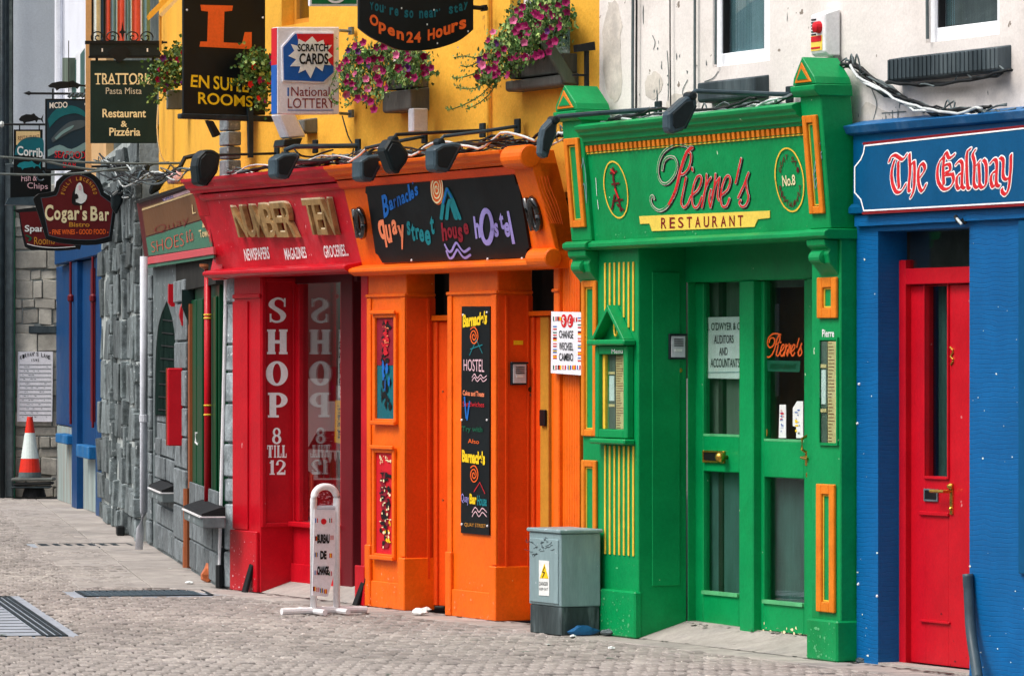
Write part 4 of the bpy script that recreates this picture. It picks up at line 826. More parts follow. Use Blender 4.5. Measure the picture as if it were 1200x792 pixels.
menu(962.5, 982, 398, 519, False, 'flat glazed menu case on the right green pier')
P = Pl(A, YG); part(grn, 'lettering', 'paper_white', MB().text('Pierre', P, [(964, 386), (978, 386), (978, 395), (964, 395)], d=.003, bold=.02))
# end piers of the fascia with gabled caps
def endpier(x0, x1, lab, harp):
    yp = -.145; a = GPx(x0, 250, yp); b = GPx(x1, 250, yp)
    f = part(grn, 'fascia_pier', 'green_paint', MB().box(a, b, yp, YW-.006, 2.29, 3.07), warp=WG, bev=.006)
    part(f, 'pier_cap', 'green_paint', MB().prof([(yp-.03, 3.0), (yp-.045, 3.02), (yp-.045, 3.045), (yp-.02, 3.05), (YW-.007, 3.05), (YW-.007, 2.99), (yp-.02, 2.99)], a-.02, b+.02), warp=WG, bev=.004)
    m = (a+b)/2
    part(f, 'gable_roof', 'green_paint', MB().face([(a-.016, 3.051), (b+.016, 3.051), (b+.0, 3.09), (m, 3.2), (a-.0, 3.09)], yp-.03, YW-.007), warp=WG, bev=.004)
    P = Pl(A, yp-.03, KG, Z0G); za = 3.085
    part(f, 'gable_moulding', 'gilt_paint', MB().face([(a+.02, za-.022), (b-.02, za-.022), (m, 3.17)], yp-.038, yp-.031), warp=WG, bev=.002)
    part(f, 'gable_panel', 'green_paint', MB().face([(a+.055, za-.006), (b-.055, za-.006), (m, 3.135)], yp-.042, yp-.0385), warp=WG)
    a2, b2 = a+.035, b-.035; part(f, 'panel_moulding', 'gilt_paint', framebars(MB(), a2, b2, 2.37, 2.89, .04, yp-.02, yp-.0005), warp=WG, bev=.004)
    part(f, 'inner_line', 'gold_paint', framebars(MB(), a2+.045, b2-.045, 2.415, 2.845, .006, yp-.006, yp-.0005), warp=WG)
    H = Pl(A, yp, KG, Z0G); nibpart(f, 'harp_scroll', 'stripe_teal', H, harp, .008, .006, sm=4)
    part(f, 'ledge', 'green_paint', MB().prof([(yp-.03, 2.235), (yp-.055, 2.25), (yp-.055, 2.275), (yp-.03, 2.289), (.02, 2.289), (.02, 2.235)], a-.012, b+.03), bev=.004)
    part(f, 'corbel', 'green_paint', MB().prof([(yp-.035, 2.234), (yp-.03, 2.2), (yp+.0, 2.18), (yp-.012, 2.16), (yp+.0, 2.11), (yp+.045, 2.06), (YG+.002, 2.04), (YG+.002, 2.234)], a+.015, b-.01), bev=.005)
    sc = MB().lathe((m-.07, yp+.0, 2.14), [(.03, 0), (.036, .004), (.036, .12), (.02, .125)], 14, 'x'); part(f, 'scroll', 'green_paint', sc)
    return f, a, b
def GPx(x, y, yp): return Pl(A, yp, KG, Z0G).hit(x, y)[0]
_, la, lb = endpier(667, 690, 'l', [[(682, 240), (682, 205), (684, 185)], [(684, 185), (687, 205), (688, 235)], [(681, 238), (685, 215), (688, 238)]])
_, ra, rb = endpier(948, 972, 'r', [[(956, 222), (955, 200), (960, 175), (962, 168)], [(957, 220), (961, 200), (962, 180), (964, 186)], [(954, 205), (959, 195), (963, 188)], [(955, 212), (960, 206), (963, 200)], [(956, 190), (961, 182), (964, 178)]])
# board, cornice, dentils
uA, uB = lb+.0005, ra-.0005
fb = part(grn, 'fascia_board', 'green_paint', MB().box(uA, uB, YB, YW-.006, 2.29, 2.84), warp=WG)
part(grn, 'cornice', 'green_paint', MB().prof([(YB-.014, 2.841), (YB-.014, 2.855), (YB-.03, 2.862), (YB-.03, 2.885), (YB-.055, 2.9), (YB-.055, 2.915), (YB-.075, 2.93), (YB-.08, 2.95), (YB-.04, 2.965), (YW-.006, 2.985), (YW-.006, 2.841)], uA, uB), warp=WG, bev=.002)
part(grn, 'ledge', 'green_paint', MB().prof([(YB-.03, 2.235), (YB-.06, 2.25), (YB-.06, 2.272), (YB-.03, 2.288), (YB-.0005, 2.289), (.02, 2.289), (.02, 2.235)], lb+.031, ra-.013), bev=.003)
nd = 46; w_ = (uB-uA-.03)/nd
dm = None
for k in range(nd):
    a = uA+.015+k*w_; part(grn, 'dentil', 'gilt_paint', MB().box(a, a+w_*.52, YB-.02, YB-.0005, 2.803, 2.839), warp=WG)
part(grn, 'dentil_line', 'gold_paint', MB().box(uA, uB, YB-.006, YB-.0005, 2.792, 2.799), warp=WG)
Q = dict(x0=750, y0=160, s=4.8)
PIE = [[(300, 64), (262, 100), (232, 190), (205, 300), (165, 385), (115, 418), (75, 392), (62, 348), (74, 334), (82, 350)],
       [(292, 66), (250, 50), (190, 52), (135, 90), (108, 150), (106, 220), (128, 262), (160, 262), (200, 215), (212, 160), (198, 122), (165, 116), (138, 140), (128, 188)],
       [(262, 90), (288, 62), (300, 64)], [(240, 150), (262, 95), (285, 92), (290, 125), (276, 180), (248, 212), (228, 212)],
       [(262, 232), (244, 320), (236, 372), (250, 400), (272, 380), (290, 335)], [(297, 178), (299, 192)],
       [(296, 330), (330, 300), (350, 250), (344, 222), (322, 232), (302, 290), (296, 355), (308, 398), (330, 392), (352, 340)],
       [(378, 214), (372, 290), (352, 398)], [(362, 330), (384, 262), (402, 232)], [(428, 212), (420, 300), (400, 398)], [(410, 330), (432, 262), (452, 232)], [(400, 398), (392, 350), (402, 300)],
       [(462, 330), (496, 300), (512, 250), (504, 222), (484, 232), (464, 290), (458, 355), (470, 395), (492, 388), (506, 350)], [(452, 232), (440, 330), (448, 360)],
       [(572, 125), (560, 180), (542, 262)], [(614, 205), (600, 250), (606, 300), (614, 345), (600, 385), (578, 396), (562, 376), (570, 360)], [(556, 345), (590, 270), (614, 205)]]
nibpart(fb, 'lettering_shadow', 'ink_black', GP, [[(x+5, y+5) for x, y in l] for l in PIE], .018, .011, d=.0012, sm=4, grow=.004, **Q)
nibpart(fb, 'lettering_outline', 'letter_silver', GP, PIE, .018, .011, d=.003, sm=4, grow=.0035, **Q); nibpart(fb, 'lettering_outline', 'letter_silver', GP, [[(262, 100), (232, 190), (208, 290), (188, 345)]], .034, .011, d=.003, sm=4, grow=.0035, **Q)
nibpart(fb, 'lettering', 'letter_red', GP, PIE[2:], .0165, .009, d=.005, sm=4, **Q); nibpart(fb, 'lettering', 'letter_red', GP, [PIE[0][:5], [(262, 100), (232, 190), (208, 290), (188, 345)]], .03, .009, d=.005, sm=4, **Q); nibpart(fb, 'lettering', 'green_paint', GP, [PIE[1], PIE[0][4:]], .011, .006, d=.0052, sm=4, **Q)
bn = [(749, 253.5), (902, 247), (902, 255.5), (888, 257), (884, 266), (764, 271), (761, 262), (750, 262.5)]
bb = part(fb, 'banner', 'banner_yellow', MB().ppoly(GP, bn, .005, .004))
P2 = Pl(A, YB-.006, KG, Z0G)
cx0 = [775, 785, 796, 807, 818, 829, 841, 852, 864, 876]
for i, ch in enumerate('RESTAURANT'):
    x = 775.5+i*10.0; yy = 255.3-(x-775)*.031; xx = x-.6; part(bb, 'lettering', 'dark_red_ink', MB().text(ch, P2, [(xx, yy), (xx+6.2, yy-.2), (xx+6.2, yy+12.4), (xx, yy+12.7)], d=.002, bold=.01))
def ellipse(cx_, cy_, rx, ry, tilt, n=40): return [(cx_+rx*cos(2*pi*k/n)-tilt*ry*sin(2*pi*k/n), cy_-ry*sin(2*pi*k/n)) for k in range(n+1)]
nibpart(fb, 'emblem_ring', 'gold_paint', GP, [ellipse(722.5, 222.5, 13.5, 33, .12)], .013, .009, sm=0); nibpart(fb, 'emblem_ring', 'gold_paint', GP, [ellipse(926, 211, 16.5, 37, .09)], .013, .009, sm=0)
nibpart(fb, 'emblem', 'sign_maroon', GP, [[(719, 197), (719.5, 212)], [(716, 203), (723, 201)], [(720, 212), (723, 226), (727, 240), (728, 247)], [(718, 216), (726, 215)], [(721, 229), (718, 245)], [(719, 236), (730, 234)], [(724, 240), (731, 246)]], .022, .012, sm=3)
nibpart(fb, 'emblem', 'letter_red', GP, [[(717, 199), (721, 203)], [(722, 222), (726, 232)]], .02, .01, d=.007, sm=0)
part(fb, 'lettering', 'letter_cream', MB().text('No.8', GP, [(917, 206), (932, 204.5), (933, 217), (918, 219)], bold=.02))
for i, ch in enumerate('QUAY ST.'):
    t_ = pi-.45-(pi-.9)*i/7; cx_, cy_ = 926+11.5*cos(t_)-2*sin(t_), 211-27*sin(t_)
    if ch != ' ': part(fb, 'lettering', 'sign_maroon', MB().text(ch, GP, [(cx_-1.6, cy_-3.4), (cx_+1.6, cy_-3.5), (cx_+1.6, cy_+3.4), (cx_-1.6, cy_+3.5)], bold=.02))
for i, ch in enumerate('RESTAURANT'):
    t_ = pi+.35+(pi-.7)*i/9; cx_, cy_ = 926+12*cos(t_)-2*sin(t_), 211-29*sin(t_)
    part(fb, 'lettering', 'sign_maroon', MB().text(ch, GP, [(cx_-1.5, cy_-3.2), (cx_+1.5, cy_-3.3), (cx_+1.5, cy_+3.2), (cx_-1.5, cy_+3.3)], bold=.02))
nibpart(fb, 'chipped_paint', 'paper_white', GP, [[(699, 210), (700, 228)], [(701, 236), (702, 244)]], .006, .02, sm=0)
# doors
zdt = 2.19
def gdoor(x0, xg0, xg1, x1, yu0, yu1, yl0, yl1, yy, lab):
    a, ga, gb, b = U(x0, yy), U(xg0, yy), U(xg1, yy), U(x1, yy); xm = (xg0+xg1)/2
    zu1, zu0, zl1, zl0 = Z(xm, yu0, yy), Z(xm, yu1, yy), Z(xm, yl0, yy), Z(xm, yl1, yy)
    m_ = MB().box(a, ga, yy, yy+.045, .085, zdt-.15).box(gb, b, yy, yy+.045, .085, zdt-.15).box(ga+.0004, gb-.0004, yy, yy+.045, zu1, zdt-.15).box(ga+.0004, gb-.0004, yy, yy+.045, zl1, zu0).box(ga+.0004, gb-.0004, yy, yy+.045, .085, zl0)
    d = part(grn, 'door', 'green_paint', m_, bev=.005, label=lab)
    part(d, 'glass', 'clear_glass', MB().box(ga, gb, yy+.022, yy+.028, zu0, zu1)); part(d, 'glass', 'clear_glass', MB().box(ga, gb, yy+.022, yy+.028, zl0, zl1))
    part(d, 'glazing_bead', 'pale_green_edge', MB().box(ga, gb, yy+.001, yy+.021, zu0-.001, zu0+.012)); part(d, 'glazing_bead', 'pale_green_edge', MB().box(ga, gb, yy-.012, yy+.021, zl0-.012, zl0+.008))
    return d, ga, gb, zu0, zu1, zl0, zl1
dl, ga, gb, zu0, zu1, zl0, zl1 = gdoor(811, 824, 866, 880, 322, 511, 553, 695, YD+.05, None)
part(dl, 'blind', 'curtain_grey', MB().box(ga-.03, gb+.03, YD+.3, YD+.31, zl0-.1, zu1+.1)); part(dl, 'blind', 'stripe_teal', MB().box(ga-.0, gb+.0, YD+.15, YD+.155, zl0, zl0+.32)) if False else None
P3 = Pl(A, YD+.085)
nt_ = flat('notice', 'white paper notice with black capitals behind the left green door glass', 'notice', [(824, 372), (870, 371), (870, 444), (825, 443)], YD+.083, 'paper_white', th=.003)
for wd, q in (("P.J. O'DWYER & CO", [(826, 378), (872, 377.5), (872, 389), (826, 390)]), ('AUDITORS', [(837, 393), (860, 392.5), (860, 402), (837, 403)]), ('AND', [(843, 407), (853, 407), (853, 416), (843, 416.5)]), ('ACCOUNTANTS', [(833, 420), (867, 420), (867, 430.5), (833, 430.5)])):
    part(nt_, 'lettering', 'ink_black', MB().text(wd, Pl(A, YD+.083), q, d=.002, bold=.01))
part(nt_, 'ruled_line', 'stripe_teal', MB().ppoly(Pl(A, YD+.083), [(825, 436), (870, 435.5), (870, 436.3), (825, 436.8)], .003, .001))
dr, ga, gb, zu0, zu1, zl0, zl1 = gdoor(883, 895, 942, 953, 320, 517, 560, 706, YD+.02, None)
part(grn, 'door_post', 'green_paint', MB().box(U(866.5, YD-.03), U(882.5, YD-.03), YD-.03, YD+.09, .07, zdt-.15), bev=.006)
part(grn, 'door_frame', 'green_paint', MB().box(gL1+.013, U(811, YD+.03)-.002, YD+.0, YD+.09, .08, zdt-.0).box(U(811, YD+.03)-.0015, gR0-.001, YD-.015, YD+.09, zdt-.148, zdt+.08), bev=.004)
part(grn, 'door_frame', 'green_paint', MB().box(U(953.3, YD+.02), gR0-.0005, YD-.02, YD+.09, .05, zdt-.15))
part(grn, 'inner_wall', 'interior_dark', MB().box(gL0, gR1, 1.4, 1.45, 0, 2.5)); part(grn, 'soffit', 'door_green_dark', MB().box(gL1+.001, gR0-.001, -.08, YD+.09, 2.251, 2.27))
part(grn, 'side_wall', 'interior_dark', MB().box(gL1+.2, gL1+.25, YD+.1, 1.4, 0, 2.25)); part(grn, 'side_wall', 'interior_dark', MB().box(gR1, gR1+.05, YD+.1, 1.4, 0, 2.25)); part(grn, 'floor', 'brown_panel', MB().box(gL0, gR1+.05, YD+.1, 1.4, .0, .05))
part(grn, 'lower_blind', 'curtain_dark', MB().box(U(820, YD+.12), U(950, YD+.12), YD+.11, YD+.12, zl0-.05, zl1+.05))
part(grn, 'curtain', 'curtain_grey', MB().box(U(820, YD+.12), U(874, YD+.12), YD+.125, YD+.13, zu0-.05, zu1+.1)); part(grn, 'pelmet', 'curtain_grey', MB().box(U(884, YD+.1), U(944, YD+.1), YD+.1, YD+.11, Z(910, 337, YD+.1), zu1+.1))
bq = Pl(A, YD+.5); part(grn, 'inner_partition', 'brown_panel', MB().box(U(884, YD+.3), U(960, YD+.3), YD+.3, YD+.32, .9, 2.1)); m_ = MB().box(U(905, YD+.7), U(935, YD+.7), YD+.7, YD+.75, .9, 1.35); tag(solo(A, 'lamp_shade', 'wood_grey', MB().lathe((U(905, YD+.6), YD+.6, 1.48), [(.13, 0), (.08, .13)], 14)), 'dim lampshade inside the restaurant behind the right door', 'lamp shade')
GS = Pl(A, YD+.04)
def s_(pts): return [(896.5+(x-62)*.0785, 391+(y-50)*.0745) for x, y in pts]
nibpart(dr, 'lettering', 'sign_orange', Pl(A, YD+.042), [s_(l) for l in PIE[:]], .014, .009, d=.001, sm=3)
wp = part(dr, 'sign_panel', 'sign_green', MB().ppoly(Pl(A, YD+.041), [(898, 422), (938, 423), (937, 436), (900, 435)], 0, .001)); part(dr, 'lettering', 'door_green_dark', MB().text('RESTAURANT', Pl(A, YD+.04), [(903, 426), (933, 426.5), (933, 432), (903, 432)], d=.002, bold=.02))
flat('card_sticker', 'tall white card-logo sticker at the foot of the right green door glass', 'sticker', [(913.5, 474), (921, 474), (921, 513), (912.5, 513)], YD+.038, 'paper_white', [('sign_red', speck(5, 914, 920, 478, 494, 6, 4)), ('sign_blue', speck(9, 914, 920, 478, 510, 5, 2))], th=.002)
flat('card_sticker', 'white and yellow stickers beside the tall card sticker', 'sticker', [(929, 478), (934, 470), (941, 470), (941, 513), (933, 513), (933, 500), (929, 499)], YD+.038, 'paper_white', [('sign_blue', speck(4, 930, 940, 474, 495, 5, 5)), ('letter_yellow', speck(4, 930, 938, 488, 510, 6, 6)), ('ink_black', speck(6, 934, 940, 474, 510, 4, 2))], th=.002)
flat('gold_sticker', 'small gold oval sticker in the lower left of the door glass', 'sticker', [(894+3*cos(t*pi/6)+2, 507-7*sin(t*pi/6)) for t in range(12)], YD+.038, 'ochre', th=.002)
# door furniture
h = A.hit(838, 535, YD+.05); m_ = MB().box(h[0]-.11, h[0]+.11, YD+.03, YD+.049, h[2]-.03, h[2]+.035); lb_ = part(dl, 'letter_box', 'brass', framebars(MB(), h[0]-.13, h[0]+.13, h[2]-.035, h[2]+.035, .012, YD+.035, YD+.0495), bev=.002)
part(lb_, 'flap', 'ink_black', MB().box(h[0]-.117, h[0]+.117, YD+.04, YD+.0494, h[2]-.022, h[2]+.022)); part(lb_, 'knob', 'brass', MB().lathe((h[0]+.15, YD+.05, h[2]), [(.012, 0), (.012, -.03), (.03, -.035), (.032, -.055), (.02, -.07), (.004, -.075)], 14, 'y'), smooth_=True)
h = A.hit(948, 535, YD+.02); yy = YD+.018
m_ = MB().tube([(h[0]-.012, yy, h[2]+.115), (h[0]-.012, yy-.035, h[2]+.1), (h[0]-.012, yy-.035, h[2]+.04), (h[0]-.012, yy, h[2]+.02)], .008, 8); part(dr, 'handle', 'brass', m_)
part(dr, 'lever', 'brass', MB().tube([(h[0]-.01, yy, h[2]-.005), (h[0]-.01, yy-.04, h[2]-.005), (h[0]+.07, yy-.045, h[2]-.01)], .008, 8).box(h[0]-.03, h[0]+.01, yy-.006, yy+.001, h[2]-.05, h[2]+.03)); part(dr, 'lock', 'brass', MB().lathe((h[0]-.01, yy+.002, h[2]-.1), [(.014, 0), (.014, -.008), (.003, -.01)], 10, 'y'))
JG = perp(A, 748, YG); intercom(JG, 782, 801, 391, 421, 'steel intercom on the green side wall of the restaurant doorway'); h = JG.hit(797, 434, -.001); part(grn, 'bell_push', 'brass', MB().lathe((h[0], -.001, h[2]), [(.014, 0), (.012, -.008), (.004, -.011)], 10, 'y'), fr=JG)
for x, y in ((762, 641), (795, 706)): h = JG.hit(x-4, y, 0)
m_ = MB().add([(gL1+.002, YG, .003), (gR0-.0, YG, .003), (gR0, YD+.0, .07), (gL1+.002, YD, .095), (gR0, YD+.12, .07), (gL1+.002, YD+.12, .095)], [(0, 1, 2, 3), (3, 2, 4, 5)]); part(grn, 'threshold', 'slab_concrete', m_)
part(grn, 'threshold_patch', 'cabinet_base', MB().add([GG for GG in [A.hit(870, 748, 0)[:2]+(.03,)]*0] or [(U(872, .05), .03, .022), (U(940, .05), .03, .022), (U(940, .18), .17, .058), (U(880, .18), .17, .06)], [(0, 1, 2, 3)]))
# ============================================================ blue front
blu = thing(A, 'blue_shop_front', 'blue brick front with red panelled door and lettered sign board', 'shop front', U(1100), 0, 0)
v0, v1 = U(985, YG)+.013, U(1029); YJ = Yat(A, v1, 1059); v2 = U(1136); vE = U(1420)
part(blu, 'pier_wall', 'blue_wall_paint', MB().box(v0, v1, 0, YJ+.1, 0, 2.42)); part(blu, 'wall', 'blue_wall_paint', MB().box(v2, vE, 0, .3, 0, 2.42)); part(blu, 'lintel', 'blue_wall_paint', MB().box(v1, v2, 0, YJ+.1, 2.27, 2.42))
part(blu, 'upper_board', 'blue_board_paint', MB().box(v0, vE, -.02, YW-.006, 2.42, 2.78))
part(blu, 'cornice', 'weathered_blue', MB().prof([(-.02, 2.781), (-.05, 2.79), (-.07, 2.83), (YW-.006, 2.86), (YW-.006, 2.781)], v0-.03, vE), bev=.003)
part(blu, 'lower_moulding', 'blue_board_paint', MB().prof([(-.0205, 2.36), (-.05, 2.37), (-.05, 2.4), (-.03, 2.419), (-.0205, 2.419)], v0, vE))
part(blu, 'soffit_board', 'blue_wall_paint', MB().box(v0+.03, vE, -.03, -.001, 2.30, 2.355))
BPn = Pl(A, -.06)
out = [(1009.5, 168), (1012, 170.5), (1208, 147), (1400, 124), (1400, 226), (1200, 240.5), (1011, 252), (1008, 240), (1001, 231), (999.5, 226), (1000, 194), (1008, 184), (1010, 172)]
sb = part(blu, 'sign_board', 'blue_board_paint', MB().ppoly(Pl(A, -.0215), out, .038, .037), bev=.002)
ln = [(1400, 127.5), (1200, 150.5), (1013.5, 171), (1012, 180), (1009, 187), (1002, 196), (1002, 226), (1009, 234), (1012.5, 247), (1200, 237), (1400, 223)]
ln2 = [(1400, 125.3), (1200, 148.3), (1012, 168.6)]; ln3 = [(1011, 250), (1200, 240), (1400, 226)]
nibpart(sb, 'border_line', 'white_letter', BPn, [ln], .012, .008, d=.001, sm=0); nibpart(sb, 'border_line', 'dark_red_ink', BPn, [ln2, ln3], .012, .014, d=.001, sm=0)
R = dict(x0=1000, y0=150, s=6)
GAL = [[(256, 236), (268, 205), (296, 192), (326, 210), (352, 222), (376, 190)], [(292, 230), (274, 300), (276, 380), (300, 444), (330, 452), (352, 430), (370, 398)], [(320, 240), (318, 330), (324, 420)],
       [(398, 186), (402, 300), (392, 425), (402, 445)], [(404, 270), (430, 240), (434, 340), (426, 440), (408, 486)], [(484, 256), (462, 290), (462, 390), (486, 445), (512, 400)], [(474, 260), (492, 250), (506, 290), (474, 345)],
       [(640, 200), (604, 250), (594, 320), (606, 390), (640, 430), (682, 418), (708, 370), (700, 320)], [(634, 215), (656, 172), (676, 212), (712, 190)], [(640, 215), (634, 300), (640, 395)], [(648, 262), (678, 256), (684, 300), (652, 312)], [(652, 330), (700, 326)],
       [(726, 256), (752, 232), (770, 262), (766, 400), (786, 424)], [(764, 318), (734, 340), (730, 398), (744, 428), (766, 404)], [(826, 150), (800, 190), (806, 400), (822, 425)],
       [(858, 158), (842, 190), (856, 250), (850, 384), (870, 418), (890, 392), (886, 260)], [(890, 392), (908, 420), (936, 388), (938, 260), (918, 226)], [(872, 260), (890, 236)],
       [(968, 248), (994, 222), (1012, 252), (1008, 386), (1028, 410)], [(1006, 304), (976, 326), (972, 384), (986, 414), (1008, 390)], [(1036, 210), (1058, 232), (1056, 330), (1076, 362), (1106, 330), (1112, 192)], [(1104, 335), (1096, 420), (1076, 466), (1052, 454), (1048, 430)]]
nibpart(sb, 'lettering_outline', 'white_letter', BPn, GAL, .034, .010, d=.001, sm=3, ang=.5, grow=.006, **R); nibpart(sb, 'lettering', 'letter_red', BPn, GAL, .030, .008, d=.003, sm=3, ang=.5, grow=-.0, **R)
# red door
rd = part(blu, 'door_frame', 'red_paint', MB().box(v1+.0005, U(1066.5, YJ), YJ-.03, YJ+.06, 0, 2.12).box(U(1066.5, YJ)+.0005, v2+.2, YJ-.03, YJ+.06, 1.99, 2.075), bev=.004)
part(blu, 'transom_window', 'interior_dark', MB().box(v1, v2+.2, YJ+.02, YJ+.06, 2.076, 2.3)); part(blu, 'transom_glass', 'clear_glass', MB().box(v1+.06, v2+.2, YJ, YJ+.005, 2.076, 2.268))
yd = YJ+.005; a, b = U(1067, yd), v2+.25; ga, gb = U(1085, yd), U(1111.5, yd); zg0, zg1 = Z(1098, 558, yd), Z(1098, 335, yd)
m_ = MB().box(a, ga, yd, yd+.045, .015, 1.985).box(gb, b, yd, yd+.045, .015, 1.985).box(ga+.0004, gb-.0004, yd, yd+.045, .015, zg0).box(ga+.0004, gb-.0004, yd, yd+.045, zg1, 1.985)
d = part(blu, 'door', 'red_paint', m_, bev=.005); part(d, 'glass', 'clear_glass', MB().box(ga, gb, yd+.02, yd+.026, zg0, zg1))
m_ = MB(); 
for k in range(9): m_.plan([(ga-.02+.034*k, yd+.10), (ga-.005+.034*k, yd+.08), (ga+.012+.034*k, yd+.10)], zg0-.05, zg1+.05)
part(d, 'curtain', 'curtain_dark', m_); part(d, 'backing', 'interior_dark', MB().box(a, b, yd+.11, yd+.12, 0, 2.0))
part(d, 'glazing_bead', 'red_paint', MB().box(ga-.012, ga, yd-.01, yd-.0003, zg0-.012, zg1+.012).box(gb, gb+.012, yd-.01, yd-.0003, zg0-.012, zg1+.012).box(ga, gb, yd-.012, yd-.0003, zg0-.015, zg0), bev=.002)
pa_, pb2 = U(1081, yd), U(1122, yd)
part(d, 'panel_moulding', 'red_paint', MB().box(U(1079, yd), U(1113, yd), yd-.014, yd-.0003, Z(1096, 602, yd)-.01, Z(1096, 602, yd)+.012), bev=.004); part(d, 'panel_moulding', 'red_paint', MB().box(U(1080, yd), U(1114, yd), yd-.014, yd-.0003, Z(1097, 728, yd)-.008, Z(1097, 728, yd)+.006), bev=.003)
h = A.hit(1092, 580, yd); f = part(d, 'letter_box', 'grey_metal', framebars(MB(), h[0]-.07, h[0]+.07, h[2]-.033, h[2]+.033, .01, yd-.01, yd-.0003), bev=.002); part(f, 'flap', 'ink_black', MB().box(h[0]-.06, h[0]+.06, yd-.006, yd-.0004, h[2]-.023, h[2]+.023))
h = A.hit(1116, 580, yd); part(d, 'handle', 'brass', MB().box(h[0]-.014, h[0]+.014, yd-.008, yd-.0003, h[2]-.1, h[2]+.06).tube([(h[0], yd-.008, h[2]+.02), (h[0], yd-.05, h[2]+.02), (h[0]-.13, yd-.055, h[2]+.02)], .009, 8).lathe((h[0], yd-.008, h[2]+.045), [(.016, 0), (.018, -.006), (.01, -.02), (.003, -.022)], 12, 'y').lathe((h[0], yd-.008, h[2]-.07), [(.012, 0), (.01, -.006), (.003, -.012)], 12, 'y'))
h = A.hit(1116, 418, yd); part(d, 'door_number', 'brass', MB().tube([(h[0]-.014+.028*abs(sin(k*.55)), yd-.004, h[2]+.05-k*.008) for k in range(13)], .005, 6))
for i, (x, y) in enumerate(((1007, 450), (1005, 496), (1028, 698), (1006, 684))): h = A.hit(x, y, -.001); part(blu, 'screw', 'white_paint', MB().lathe((h[0], -.0005, h[2]), [(.008, 0), (.006, -.006)], 8, 'y'))
part(blu, 'threshold', 'slab_concrete', MB().box(v1+.001, v2-.001, .0, YJ-.031, -.02, .012))
part(blu, 'door_edge_panel', 'blue_board_paint', MB().box(U(1197), vE, -.02, -.001, Z(1197, 672), 2.29), bev=.004)
# bent conduit at the door side, junction fitting under the sign
c = [A.hit(1134, 672, -.03), A.hit(1135.5, 695, -.03), A.hit(1138, 740, -.05), A.hit(1143, 775, -.09), A.hit(1146, 796, -.12)]
tag(solo(A, 'conduit', 'lamp_metal', MB().tube(smooth(c, 4), .028, 10), smooth_=True), 'bent grey metal pipe leaning on the blue wall beside the red door', 'pipe')
c = [A.hit(1128, 262, -.04), A.hit(1122, 258, -.06), A.hit(1120, 254, -.05)]; t = tag(solo(A, 'cable_fitting', 'cable_black', MB().tube(c, .012, 6).tube([A.hit(1132, 262, -.02), A.hit(1128, 257, -.03), A.hit(1131, 253, -.02)], .01, 6)), 'black cable fitting poking out under the blue sign board', 'cable'); part(t, 'clip', 'cable_white', MB().tube([A.hit(1121, 256, -.07), A.hit(1127, 263, -.06)], .007, 6))
# ============================================================ grey stone shop at the bend
BU, BZ = B.U, B.Z
stn = thing(B, 'grey_stone_shop', 'grey stone shop front with pointed niche and tilted painted fascia', 'shop front', BU(210), 0, 0)
def arch(x0, x1, y0, y1, n=6):
    xm = (x0+x1)/2+1.5; L = [(x0, y1), (x0+.7, y0+ (y1-y0)*.42), (x0+4.5, y0+(y1-y0)*.14), (xm, y0)]; R_ = [(xm, y0), (x1-3, y0+(y1-y0)*.16), (x1, y0+(y1-y0)*.45), (x1, y1)]
    return smooth(L, 3)+smooth(R_, 3)[1:]
# wall cut round the pointed niche
uw0, uw1 = BU(172), BU(220); AR = [B.hit(x, y)[::2] for x, y in arch(181, 207, 352, 560)]
mid = len(AR)//2; uL, uR = AR[0][0], AR[-1][0]; zb0 = AR[0][1]
apex = max(range(len(AR)), key=lambda i: AR[i][1]); WH = 2.5; Lp = AR[:apex+1]; Rp = AR[apex:]
m_ = MB().box(uw0, uL, 0, .3, 0, WH).box(uR, uw1, 0, .3, 0, WH).box(uL, uR, 0, .3, 0, min(zb0, AR[-1][1]))
for seq in (Lp, Rp):
    for i in range(len(seq)-1):
        (a, z0_), (b, z1_) = seq[i], seq[i+1]
        if abs(b-a) < 1e-4: continue
        m_.add([(a, 0, z0_), (b, 0, z1_), (b, 0, WH), (a, 0, WH), (a, .3, z0_), (b, .3, z1_), (b, .3, WH), (a, .3, WH)], [(0, 1, 2, 3), (4, 7, 6, 5), (0, 4, 5, 1), (0, 3, 7, 4), (1, 5, 6, 2)])
part(stn, 'wall', 'light_stone', m_)
part(stn, 'niche_back', 'niche_shade', MB().box(uL, uR, .29, .31, .3, WH-.1)); 
rnd = random.Random(21)
z = zb0
LV = [(x, y) for x, y in arch(181.5, 206.5, 353, 486)]; part(stn, 'niche_shade_board', 'niche_shade', MB().ppoly(Pl(B, .006), LV, 0, .03))  # near-black sheet painted in for the darkness of the open niche
for k in range(8):
    y_ = 374+k*15; xs_ = [x for x, y in arch(181.5, 206.5, 353, 486)]; wl = 7*max(0, 1-(y_-354)/132.)**1.3; part(stn, 'niche_joint', 'ink_black', MB().ppoly(Pl(B, .004), [(185+wl, y_), (204.5-wl*.3, y_+1.5), (204.5-wl*.3, y_+3), (185+wl, y_+1.5)], .004, .003))
zj = BZ(195, 486, .03); xj = uL+.02
while zb0 < zj-.05:
    m_ = MB(); m_.tone = rnd.uniform(.6, .9); m_.box(uL+.005, uR-.005, .02, .2, zb0+.004, min(zj, zb0+.16)-.004); part(stn, 'stone', 'pale_stone', m_, bev=.006); zb0 += .16
while z < 0:
    h_ = rnd.uniform(.1, .15); m_ = MB(); m_.tone = rnd.uniform(.5, .75); x = uL
    m_.box(x-.01, x+.02, .03, .28, z+.006, z+h_-.006); part(stn, 'stone', 'pale_stone' if z > 9 else 'rubble_stone', m_, bev=.006); z += h_
